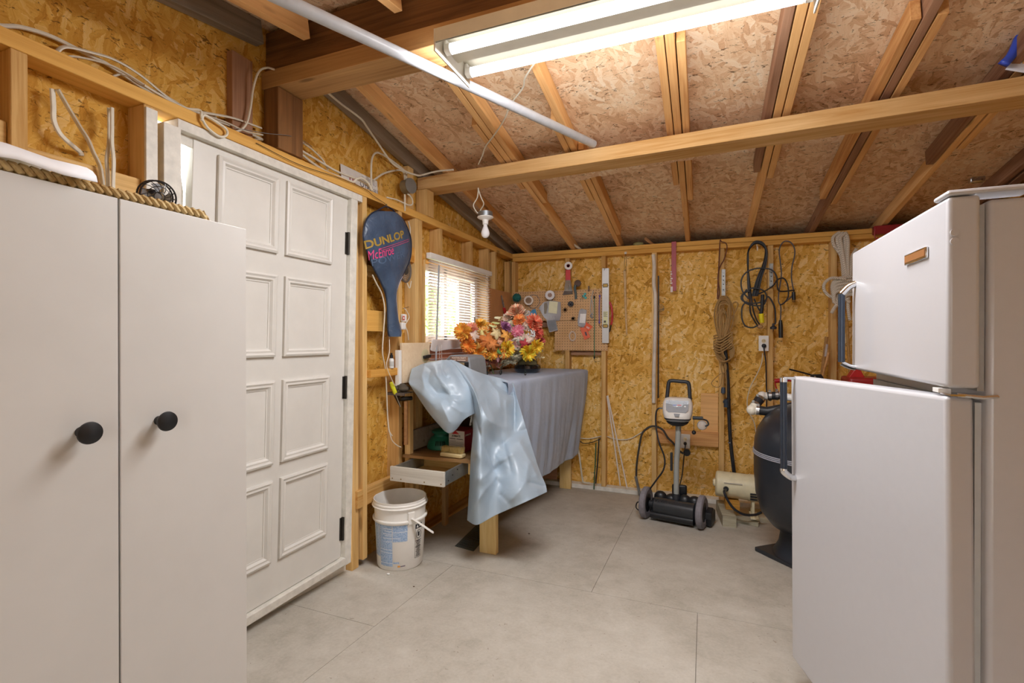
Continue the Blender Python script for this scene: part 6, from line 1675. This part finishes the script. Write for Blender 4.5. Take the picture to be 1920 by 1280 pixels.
# floor register, chips
vq = [onf(853, 1024), onf(888, 1034), onf(925, 992), onf(896, 982)]
V_ = thing('floor_register', (vq[0] + vq[2]) / 2, 'dark grey slotted floor register beside the near bench leg', 'register')
b = MB(); up = Vector((0, 0, .004)); b.add([p + up * .3 for p in vq] + [p + up for p in vq], [(0, 1, 2, 3), (7, 6, 5, 4), (0, 4, 5, 1), (1, 5, 6, 2), (2, 6, 7, 3), (3, 7, 4, 0)]); b.build('frame', plain('register_grey', '#5b605c', .5, .4), V_, smooth=False)
b = MB()
for k in range(12):
    t = .08 + .075 * k; a_, c_ = vq[0].lerp(vq[3], t), vq[1].lerp(vq[2], t); b.tube([a_.lerp(c_, .14) + up * 1.2, a_.lerp(c_, .86) + up * 1.2], .0028, 5)
b.build('louvres', plain('register_dark', '#33373a', .5, .3), V_)
for x, y, r, lb, cl in ((992, 1001, .007, 'small dark wood chip on the floor right of the bench leg', '#4c3a2c'), (728, 1077, .010, 'tiny white paint flake in front of the bucket', '#f0eeea'), (776, 1100, .005, 'tiny brown crumb on the floor in front of the bucket', '#5a4430')):
    p = onf(x, y); b = MB(); b.ball(p + Vector((0, 0, r * .45)), (r, r * .8, r * .4), 7, 5); tag(b.build('floor_chip', pm(cl, .8), smooth=False), lb, 'chip')

# ---------------------------------------------------------------- floor machine
FM = thing('floor_machine', (-.2, 3.9, fz(3.9)), 'white and black upright floor machine on two grey wheels by the back wall', 'floor machine')
YM = 3.88
M_fw = plain('machine_white', '#e8e4df', .25, var=.02, coat=.3); M_fg = plain('machine_pole_grey', '#9fa19c', .35, var=.05); M_fs = plain('machine_silver', '#94969b', .6, 0)
def mpt(x, y, dy=0): return ony(x, y, YM + dy)
b = MB(); b.tube(spline([mpt(1250, 752, .02), mpt(1252, 733, .03), mpt(1254, 717, .04), mpt(1259, 713.5, .04), mpt(1272, 714.5, .04), mpt(1287, 716, .04), mpt(1291.5, 720, .04), mpt(1293, 735, .03), mpt(1294, 754, .02)], 5), .0145, 10); b.build('carry_handle', plain('handle_black', '#26292e', .45), FM)
# head: rounded shell
c = mpt(1270.5, 772, -.02)
def shell(levels, mat, nm, n=36):
    b = MB(); rows = []
    for (z, rx, ry, yo) in levels:
        rows.append([c + Vector((rx * (abs(math.cos(a)) ** .55) * (1 if math.cos(a) > 0 else -1), yo + ry * (abs(math.sin(a)) ** .7) * (1 if math.sin(a) > 0 else -1), z)) for a in [2 * PI * k / n for k in range(n + 1)]])
    b.grid(rows); b.add(rows[0][:-1], [list(range(n))]); b.add(rows[-1][:-1], [list(range(n))]); return b.build(nm, mat, FM, weld=True, angle=50)
shell([(-.072, .060, .060, .0), (-.062, .085, .08, 0), (-.050, .094, .088, 0)], M_fs, 'head_base')
shell([(-.100, .045, .05, 0), (-.085, .070, .07, 0), (-.073, .080, .078, 0)], M_blackr, 'head_underside')
shell([(-.050, .096, .090, 0), (-.044, .097, .091, 0), (-.040, .096, .090, 0)], M_blackr, 'dark_band')
shell([(-.040, .098, .092, 0), (-.010, .106, .098, -.0), (.030, .109, .092, .012), (.070, .106, .075, .03), (.098, .094, .055, .042), (.105, .075, .04, .045)], M_fw, 'head_shell')
# sloping control panel on the front of the head
pn = Vector((0, -.90, .34)).normalized(); pu = Vector((1, 0, 0)); pv = pn.cross(pu) * -1
pc = c + Vector((0, -.072, .052))
if pv.z < 0: pv = -pv
def pnl(poly, off, mat, nm, z0=0):
    b = MB(); P1 = [pc + pu * x + pv * y + pn * off for x, y in poly]; k = len(P1)
    b.add(P1 + [p - pn * .006 for p in P1], [list(range(k)), list(range(2 * k - 1, k - 1, -1))] + [(i, k + i, k + (i + 1) % k, (i + 1) % k) for i in range(k)])
    return b.build(nm, mat, FM, smooth=False)
pnl([(-.080, .042), (.080, .042), (.078, -.030), (.060, -.048), (-.060, -.048), (-.078, -.030)], .004, M_fs, 'panel_silver')
pnl([(-.080, .042), (.080, .042), (.080, .016), (.045, .013), (.030, -.008), (-.025, -.008), (-.042, .013), (-.080, .016)], .006, plain('panel_dark', '#2a2a30', .25), 'panel_display')
pnl([(-.030, .008), (-.004, .010), (-.004, .004), (-.030, .002)], .007, pm('#4a57a8', .4), 'blue_mark'); pnl([(.0, .010), (.030, .010), (.030, .004), (.0, .004)], .007, pm('#c8323c', .4), 'red_mark')
pnl([(-.006, .001), (.006, .001), (.006, -.006), (-.006, -.006)], .0072, M_white, 'white_mark')
for x in (-.058, .048, .062): pnl([(x - .004, .036), (x + .004, .036), (x + .004, .022), (x - .004, .022)], .007, pm('#b9bcc4', .5), 'display_icon')
pnl([(.050, .004), (.060, .004), (.060, -.006), (.050, -.006)], .007, M_white, 'button')
pc2 = c + Vector((0, -.099, -.012)); b = MB(); b.prism([(-.022, .012), (.022, .012), (.014, -.012), (-.014, -.012)], 1, -.004, .004); b.v = [pc2 + v for v in b.v]; b.build('badge', M_fs, FM, bevel=.002)
# pole
b = MB(); b.tube(spline([mpt(1272, 798), mpt(1271, 830), mpt(1268.5, 870, .02), mpt(1268, 935, .02)], 6), .0205, 16); b.build('pole', M_fg, FM)
b = MB(); b.cyl(mpt(1268, 935, .02), mpt(1268, 925, .02), .034, .028, 18); b.build('pole_collar', M_blackr, FM)
b = MB(); b.cbox(mpt(1259, 865, .05), (.018, .03, .14)); b.build('cable_wrap', M_blackr, FM, bevel=.004)
b = MB(); b.tube([mpt(1299, 783, -.02), mpt(1318, 784, -.03)], lambda t: .0135 + .002 * math.sin(PI * t), 12); b.build('side_grip', plain('grip_grey', '#33383c', .5), FM)
b = MB(); b.tube([mpt(1301, 785, -.02), mpt(1301, 808, -.02)], .002, 5); b.ball(mpt(1301, 810.5, -.02), .016); b.build('pull_knob', M_black, FM)
cl = mpt(1316.5, 797, -.05); b = MB(); b.lathe([(.001, .012), (.026, .010), (.036, 0), (.030, -.012), (.012, -.016), (.001, -.016)], cl, (0, 1, 0), 24); b.build('clear_cap', plain('clear_plastic', '#e4e2e0', .12, trans=.6), FM)
b = MB(); b.tube(spline([mpt(1319, 786, -.03), mpt(1326, 789, -.05), mpt(1328, 796, -.06), mpt(1322, 799, -.065)], 5), .006, 8); b.build('hook_arm', M_blackr, FM)
b = MB(); b.tube(spline([mpt(1242, 765, -.01), mpt(1234, 766, -.01), mpt(1230, 775, 0), mpt(1230, 800, 0), mpt(1236, 830, -.02), mpt(1246, 858, -.02), mpt(1244, 880, -.02), mpt(1232, 898, .0), mpt(1218, 917, .03)], 6), .0062, 8); b.build('motor_cable', M_cord, FM)
# wheels and roller housing (axis along the base)
wl = onf(1211, 974); wr = onf(1315, 990); wl = Vector((-.424, 3.885, fz(3.885))); wr = Vector((-.018, 3.80, fz(3.80)))
axd = (wr - wl).normalized(); axd.z = 0; axd.normalize()
for nm, w0 in (('wheel', wl), ('wheel', wr)):
    cw = w0 + Vector((0, 0, .121))
    b = MB(); b.lathe([(.070, -.020), (.105, -.024), (.118, -.016), (.1205, 0), (.118, .016), (.105, .024), (.070, .020), (.070, -.020)], cw, axd, 40); o_ = b.build(nm, plain('wheel_grey', '#7e7a80', .7, var=.12, scale=60), FM)
    b = MB(); b.lathe([(.001, -.016), (.068, -.018), (.069, .018), (.001, .016)], cw, axd, 32); b.build('hub', M_black, o_)
ca, cb_ = wl + Vector((0, 0, .118)) + axd * .03, wr + Vector((0, 0, .118)) - axd * .03
b = MB(); b.cyl(ca, cb_, .026, n=18); b.build('axle', M_blackr, FM)
b = MB(); b.lathe([(.05, .0), (.062, .01), (.064, .30), (.05, .31)], ca + axd * .035 + Vector((0, -.0, -.004)), axd, 28); b.build('roller_cover', plain('roller_black', '#2d3034', .33), FM)
b = MB(); back = Vector((-axd.y, axd.x, 0))
for k in range(14):
    p = ca + axd * (.06 + .02 * k) - back * .045 + Vector((0, 0, .040)); b.tube([p, p + axd * .012 + back * .02 + Vector((0, 0, .012))], .0025, 5)
b.build('cover_slots', M_black, FM)
b = MB(); q = [(ca - axd * .0) + back * .02, cb_ + back * .02]
vs = []
for p, s in ((ca - axd * .05, 0), (cb_ + axd * .09, 1)):
    z0 = fz(p.y) + .006
    for dyy, zz in ((.035, z0 + .055), (.045, z0), (.19, z0), (.19, z0 + .09), (.10, z0 + .13), (.045, z0 + .10)):
        pp = p + back * dyy; vs.append(Vector((pp.x, pp.y, zz)))
b.add(vs, [(0, 1, 2, 3, 4, 5)[::-1], tuple(range(6, 12))] + [(i, (i + 1) % 6, 6 + (i + 1) % 6, 6 + i) for i in range(6)]); b.build('deck', M_black, FM, smooth=False, bevel=.008)
b = MB(); b.tube([ca + axd * .02 + Vector((0, 0, -.07)) - back * .02, cb_ - axd * .02 + Vector((0, 0, -.07)) - back * .02], .040, 12, flat=.8); b.build('brush_roller', M_black, FM)
b = MB(); 
for t, s in ((.18, .05), (.42, .04), (.70, .05), (.9, .05)): p = ca.lerp(cb_, t) + back * .07 + Vector((0, 0, .04)); b.ball(p, (.05, .04, s), 12, 8)
b.build('deck_humps', M_black, FM)
b = MB(); b.cbox(mpt(1274, 920, .10), (.11, .03, .10)); b.build('rear_box', M_black, FM, bevel=.012)
b = MB(); p = wl - axd * .035 + back * .05; b.tube(spline([p + Vector((0, 0, .10)), p - axd * .05 + Vector((0, 0, .09)), p - axd * .06 + Vector((0, 0, .045)), p - axd * .03 + Vector((0, 0, .03)), p + Vector((0, 0, .05))], 6), .005, 7); b.build('cable_loop', M_cord, FM)

# ---------------------------------------------------------------- pump motor on wood blocks
PM = thing('pump_motor', (.25, 4.17, .2), 'cream cylindrical pump motor lying on wooden blocks by the back wall', 'motor')
M_cream = plain('cream_enamel', '#ded3b0', .45, var=.08)
zc, yc = .285, 4.17; R0 = .098
xa, xb = ony(1341, 900, yc).x, ony(1408, 900, yc).x
b = MB(); b.lathe([(.001, 0), (.060, .0), (.088, .004), (R0, .014), (R0, xb - xa), (.001, xb - xa)], (xa, yc, zc), (1, 0, -.03), 36); b.build('motor_body', M_cream, PM)
b = MB(); b.lathe([(.001, 0), (R0 + .004, 0), (R0 + .004, .10), (R0 + .012, .105), (R0 + .012, .13), (.001, .13)], (xb - .02, yc, zc - .008), (1, 0, -.03), 36); b.build('end_bell', M_cream, PM)
b = MB(); b.lathe([(.001, -.018), (.020, -.018), (.030, -.010), (.030, .002), (.001, .004)], (xa, yc - .02, zc + .01), (1, 0, 0), 20); b.build('end_cap', M_cream, PM)
for k in range(3):
    b = MB(); b.cbox((xb + .012, yc - R0 - .004, zc - .03 - .02 * k), (.05, .006, .012)); b.build('vent_slot', M_black, PM)
b = MB(); b.box((xb - .01, yc - .11, .062), (xb + .05, yc + .06, .075)); b.box((xb, yc - .085, .075), (xb + .02, yc - .06, .20)); b.box((xb, yc + .03, .075), (xb + .02, yc + .05, .20)); b.build('mounting_foot', M_cream, PM, bevel=.004)
cen = Vector((xa + .075, yc - R0 - .002, zc - .01))
b = MB(); b.cyl(cen, cen + Vector((0, -.02, 0)), .020, .016, 16); b.build('cable_gland', M_blackr, PM)
b = MB(); b.tube(spline([cen + Vector((0, -.02, 0)), ony(1358, 922, 3.98), ony(1366, 940, 3.96), ony(1378, 955, 3.95), ony(1395, 964, 3.96), ony(1415, 965, 4.0), ony(1428, 960, 4.02)], 6), .0095, 9); b.build('power_lead', M_cord, PM)
b = MB(); b.box((xa + .06, yc - R0 - .002, zc + .03), (xa + .19, yc - R0 + .02, zc + .036)); b.build('name_strip', pm('#b9b2a4', .4), PM)
def blk(p, size, rz, mat, lb):
    c = Vector(p); b = MB(); b.cbox((c.x, c.y, fz(c.y) + .003 + p[2] + size[2] / 2), size, rotz(rz))
    return tag(b.build('wood_block', mat, smooth=False, bevel=.003), lb, 'block', 'wood blocks around the pump motor')
M_blk = wood('block_grey', '#8d8570', '#c4bca4'); M_blko = wood('block_orange', '#a8742c', '#dca850')
blk((.155, 4.11, 0), (.095, .38, .088), .10, M_blk, 'long greyed timber lying end-on under the cream motor')
blk((.30, 4.085, 0), (.17, .10, .028), -.15, M_blk, 'low white-stained block on the floor right of the long timber')
blk((.20, 4.14, .090), (.10, .14, .062), .05, M_blko, 'orange pine block wedged between timber and cream motor')
blk((.405, 4.26, 0), (.12, .20, .036), .1, M_blk, 'worn block under the motor foot beside the black tank')

# ---------------------------------------------------------------- sand filter tank
tc = Vector((.640, 3.45, 0)); RTK = .345
TK = thing('filter_tank', (tc.x, tc.y, fz(3.45)), 'large black pool filter tank standing half hidden by the fridge door', 'tank')
M_tank = plain('tank_black', '#262a31', .34, var=.14, scale=10)
zs = .715
prof = [(.20, .245), (.25, .27), (.305, .34), (.335, .45), (RTK, .58), (RTK, zs - .006)]
b = MB(); b.lathe([(.001, .24)] + prof, tc, n=64); b.build('lower_shell', M_tank, TK)
b = MB(); b.lathe([(RTK, zs + .012), (RTK - .004, .80), (.325, .86), (.285, .93), (.225, .985), (.14, 1.02), (.001, 1.03)], tc, n=64); b.build('upper_dome', M_tank, TK)
b = MB()
for k, z in enumerate((zs - .008, zs + .002, zs + .012)): b.torus(tc + Vector((0, 0, z)), (0, 0, 1), RTK + .002, .0042, 64, 6)
b.build('seam_bands', plain('seam_grey', '#9a9ca6', .35), TK)
fzt = fz(3.45)
b = MB(); b.lathe([(.238, fzt + .03), (.232, fzt + .035), (.205, .15), (.19, .24), (.001, .245)], tc, n=56); b.build('skirt', M_tank, TK)
b = MB(); M4 = Matrix.Translation((tc.x, tc.y, fzt + .014)) @ Matrix.Rotation(math.radians(40), 4, 'Z'); b.box((-.24, -.24, -.013), (.24, .24, .014), M4); b.build('base_plate', plain('base_black', '#2b2d31', .45, var=.2), TK, bevel=.006)
b = MB(); b.lathe([(.11, 1.01), (.115, 1.05), (.10, 1.09), (.075, 1.16), (.001, 1.17)], tc + Vector((.02, 0, 0)), n=32); b.build('valve_body', M_blackr, TK)
# plumbing
def pipe(pts, r, m, nm, n=14): b = MB(); b.tube(pts, r, n); return b.build(nm, m, TK)
YP = 3.55
M_rub = plain('rubber_hose', '#25272b', .45, var=.1)
a_ = ony(1410, 768, YP); b2 = ony(1429, 742, YP + .08)
pipe([a_ + (b2 - a_) * .28, b2 - (b2 - a_) * .18], .030, M_rub, 'rubber_sleeve')
pipe([b2 + Vector((.03, 0, 0)), ony(1461, 741, YP + .08)], .027, M_rub, 'rubber_sleeve')
pipe([ony(1461, 741, YP + .08), Vector((tc.x, YP + .0, 1.03))], .024, M_white, 'white_pipe')
pipe([ony(1418, 768.5, YP), ony(1440, 771, YP), Vector((tc.x - .02, YP - .06, .985 + .045))], .030, M_rub, 'black_pipe')
b = MB(); b.ball(a_, .034); b.tube([a_, a_ + (b2 - a_) * .30], .029, 14); b.tube([a_, ony(1420, 768.5, YP)], .029, 14); b.build('white_elbow', pm('#e6e0d0', .4), TK)
b = MB(); b.ball(b2, .031); b.tube([b2, b2 - (b2 - a_) * .2], .026, 14); b.tube([b2, b2 + Vector((.035, 0, 0))], .026, 14); b.build('grey_elbow', pm('#c9c3bb', .4), TK)
for p, d in ((a_ + (b2 - a_) * .33, b2 - a_), (b2 - (b2 - a_) * .24, b2 - a_), (b2 + Vector((.045, 0, 0)), Vector((1, 0, 0))), (ony(1456, 741, YP + .08), Vector((1, 0, 0))), (ony(1421, 768.6, YP), Vector((1, -.1, -.05)))):
    d = d.normalized(); b = MB(); b.tube([p - d * .009, p + d * .009], .0325, 18); fu, fv = frame(d); b.cbox(p + fv * -.036, (.014, .014, .014)); b.build('hose_clamp', M_steel, TK)
# ---------------------------------------------------------------- refrigerator
M_fr = plain('fridge_white', '#c3c2c5', .32, var=.012, scale=40, coat=.15)
M_frg = plain('fridge_gasket', '#a9a6a2', .6, var=.08)
M_chr = plain('chrome', '#dfe1e4', .12, 1, var=.03)
FXF = .500; DT = .058; Y0, Y1 = 1.352, 2.100; FT = 1.742
fb = fz(1.7) + .012
FR = thing('refrigerator', (.9, 1.72, fz(1.72)), 'white top-freezer refrigerator with its lower door ajar', 'refrigerator')
b = MB(); b.box((FXF + DT + .014, Y0 + .004, fb), (1.22, Y1, FT - .012)); b.build('cabinet', M_fr, FR, bevel=.010, seg=3)
b = MB(); b.box((FXF + DT + .001, Y0 + .018, 1.312), (FXF + DT + .013, Y1 - .015, FT - .02)); b.build('freezer_gasket', M_frg, FR)
b = MB(); b.box((FXF + DT + .002, Y0 + .03, fb + .03), (FXF + DT + .0135, Y1 - .02, 1.285)); b.build('inner_liner', plain('liner_grey', '#c2c0bc', .6), FR)
b = MB(); b.box((FXF, Y0, 1.318), (FXF + DT, Y1, FT)); fd = b.build('freezer_door', M_fr, FR, bevel=.009, seg=3)
# freezer handle
b = MB(); hy = Y1 - .045; hx = FXF - .042
b.tube([(hx, hy, 1.345), (hx, hy, 1.59)], .011, 14); h = b.build('handle', plain('handle_navy', '#39414e', .25, .5), fd)
b = MB(); b.tube(spline([(FXF + .001, hy - .0, 1.325), (FXF - .02, hy, 1.330), (hx, hy, 1.342)], 4), .010, 10); b.build('chrome_end', M_chr, h); b = MB(); b.tube(spline([(FXF + .001, hy, 1.625), (FXF - .02, hy, 1.615), (hx, hy, 1.59)], 4), .012, 10); b.build('chrome_end', M_chr, h)
b = MB(); b.box((FXF - .006, 1.448, 1.622), (FXF, 1.583, 1.650)); bd = b.build('badge', M_chr, fd, bevel=.002)
b = MB(); b.box((FXF - .0075, 1.454, 1.628), (FXF - .006, 1.577, 1.645)); b.build('badge_inlay', plain('copper_inlay', '#b98254', .35, .4), bd)
for z in (1.662, 1.642):
    b = MB(); b.lathe([(.001, .0), (.008, 0), (.008, -.003), (.001, -.004)], (FXF + .012, Y0, z), (0, 1, 0), 16); b.build('screw_cap', M_fr, fd)
b = MB(); b.box((FXF - .002, Y0 - .004, FT + .002), (FXF + .155, Y0 + .07, FT + .014)); b.build('top_hinge_cover', M_fr, FR, bevel=.006, seg=3)
b = MB(); b.cyl((FXF + .03, Y0 + .03, FT - .01), (FXF + .03, Y0 + .03, FT + .003), .012, n=14); b.build('hinge_pin', M_dark, FR)
b = MB(); b.box((FXF + .006, Y0 - .002, 1.3005), (FXF + DT + .03, Y0 + .05, 1.3045)); b.tube([(FXF + .02, Y0 + .005, 1.303), (FXF + .06, Y0 - .003, 1.300), (FXF + .085, Y0 - .001, 1.303)], .005, 8); b.build('centre_hinge', M_chr, FR)
b = MB(); b.box((FXF - .003, Y0 + .035, 1.3045), (FXF + .02, Y0 + .065, 1.314)); b.build('hinge_spacer', M_white, FR)
# lower door swung open about the near edge
hp = Vector((FXF + .03, Y0 + .022, 0))
ang = math.radians(15.6)
LD = bpy.data.objects.new('fridge_door', None); COL.objects.link(LD); LD.parent = FR; LD.location = hp - Vector(FR.location); LD.rotation_euler = (math.radians(-.75), 0, ang)
def ld(b, nm, m, parent=None, **k):
    o = b.build(nm, m, **k); o.parent = parent or LD; return o
zb = fz(1.9) + .10; zt = 1.298
b = MB(); b.box((-.030, -.022, zb), (-.030 + DT, Y1 - Y0 - .022, zt)); ld(b, 'door_panel', M_fr, bevel=.010, seg=3)
b = MB(); b.box((-.030 + DT, .0, zb + .015), (-.030 + DT + .012, Y1 - Y0 - .045, zt - .015)); ld(b, 'door_gasket', M_frg)
L_ = Y1 - Y0 - .022
b = MB(); hx = -.030 - .040; hy = L_ - .035
b.tube([(hx, hy, zt - .02), (hx, hy, zt - .34)], .012, 14); hnd = ld(b, 'handle', plain('handle_navy2', '#353d4a', .25, .5))
b = MB(); b.tube([(hx, hy, zt - .02), (hx, hy, zt - .004)], .0125, 12); b.tube([(hx, hy, zt - .006), (-.030, hy, zt - .006)], .006, 8); ld(b, 'chrome_end', M_chr, hnd)
b = MB(); b.tube(spline([(hx, hy, zt - .34), (hx, hy, zt - .352), (-.048, hy, zt - .37), (-.030, hy, zt - .375)], 4), .012, 10); ld(b, 'chrome_end', M_chr, hnd)
b = MB(); b.box((FXF + DT + .03, Y0 + .02, fz(1.5) + .0), (1.18, Y1 - .02, fb + .002)); b.build('toe_base', M_dark, FR)
SKY = 4.5
EXPO = .92
LAMP = 11.0
SIDE = 5.0
# ---------------------------------------------------------------- fluorescent lamp
Fx = thing('fluorescent_light', (-.3, 1.69, 2.576), 'white twin-tube fluorescent light hanging under the ridge', 'light')
X0, X1 = -.925, .33
M_lamp = plain('lamp_enamel', '#cfc8b4', .4, var=.04)
b = MB()
b.prism([(1.555, 2.525), (1.562, 2.525), (1.60, 2.568), (1.82, 2.568), (1.832, 2.552), (1.839, 2.552), (1.826, 2.574), (1.594, 2.574)], 0, X0, X1)
b.box((X0, 1.553, 2.525), (X1, 1.558, 2.574)); b.box((X0, 1.834, 2.552), (X1, 1.839, 2.574))
b.box((X0, 1.66, 2.540), (X1, 1.73, 2.566))
b.build('housing', M_lamp, Fx, smooth=False)
for x in (X0 - .006, X1):
    b = MB(); b.prism([(1.552, 2.574), (1.552, 2.492), (1.838, 2.492), (1.838, 2.574)], 0, x, x + .006)
    b.build('end_plate', plain('grey_end_plate', '#cfc8ba', .45), Fx, smooth=False, bevel=.001)
M_tube = emit('tube_glow', '#f4f7ff', 1.5)
for y in (1.622, 1.795):
    b = MB(); b.cyl((X0 + .035, y, 2.530), (X1 - .035, y, 2.530), .019, n=20)
    t_ = b.build('tube', M_tube, Fx)
    b = MB()
    for x in (X0 + .008, X1 - .030):
        b.cyl((x, y, 2.530), (x + .022, y, 2.530), .0205, n=18); b.box((x - .006, y - .012, 2.52), (x + .004, y + .012, 2.566))
    b.build('socket', M_white, Fx)
b = MB(); b.box((-.86, 1.575, 2.558), (-.76, 1.60, 2.5675)); b.build('label_sticker', plain('yellow_sticker', '#d9a640', .6), Fx)
for x in (-.7, .1):
    b = MB(); b.tube([(x, 1.69, 2.574), (x, 1.69, 2.577)], .004, 6); b.build('hanger', M_steel, Fx)

sun = bpy.data.lights.new('sun', 'SUN'); sun.energy = 2.5; sun.angle = .02; sun.color = (1, .96, .9)
so = bpy.data.objects.new('sun', sun); COL.objects.link(so); so.rotation_euler = Vector((.62, .12, .78)).to_track_quat('Z', 'Y').to_euler()

for y in (1.622, 1.795):      # the light the two tubes throw down
    a = bpy.data.lights.new('tube_light', 'AREA'); a.shape = 'RECTANGLE'; a.size = X1 - X0 - .08; a.size_y = .04
    a.energy = LAMP; a.color = (.95, .965, 1)
    ao = bpy.data.objects.new('tube_light', a); COL.objects.link(ao); ao.location = ((X0 + X1) / 2, y, 2.508)

for x, y, sx, rx, rz, e in (((X0 + X1) / 2, 1.549, X1 - X0 - .08, 90, 0, SIDE), ((X0 + X1) / 2, 1.843, X1 - X0 - .08, 90, 180, SIDE), (X0 - .012, 1.695, .2, 90, -90, SIDE * .15), (X1 + .012, 1.695, .2, 90, 90, SIDE * .35)):
    a = bpy.data.lights.new('tube_side_light', 'AREA'); a.shape = 'RECTANGLE'; a.size = sx; a.size_y = .03
    a.energy = e; a.color = (.95, .965, 1)
    ao = bpy.data.objects.new('tube_side_light', a); COL.objects.link(ao); ao.location = (x, y, 2.508)
    ao.rotation_euler = (math.radians(-rx), 0, math.radians(rz))
# ---------------------------------------------------------------- camera, daylight, exposure
cam = bpy.data.cameras.new('camera'); co_ = bpy.data.objects.new('camera', cam); COL.objects.link(co_)
cam.sensor_width = 36; cam.lens = 36 * F / 1920; cam.clip_start = .02
co_.location = (0, 0, CZ); co_.rotation_euler = (PI / 2 + PIT, 0, YAW)
SC.camera = co_
w = bpy.data.worlds.new('overcast'); SC.world = w; w.use_nodes = True
t = w.node_tree; t.nodes.clear()
o = t.nodes.new('ShaderNodeOutputWorld'); bg = t.nodes.new('ShaderNodeBackground')
bg.inputs[0].default_value = (.95, .98, 1, 1); bg.inputs[1].default_value = SKY
t.links.new(bg.outputs[0], o.inputs[0])
SC.view_settings.view_transform = 'Standard'; SC.view_settings.look = 'None'; SC.view_settings.gamma = 1
SC.view_settings.use_curve_mapping = False
SC.view_settings.exposure = EXPO
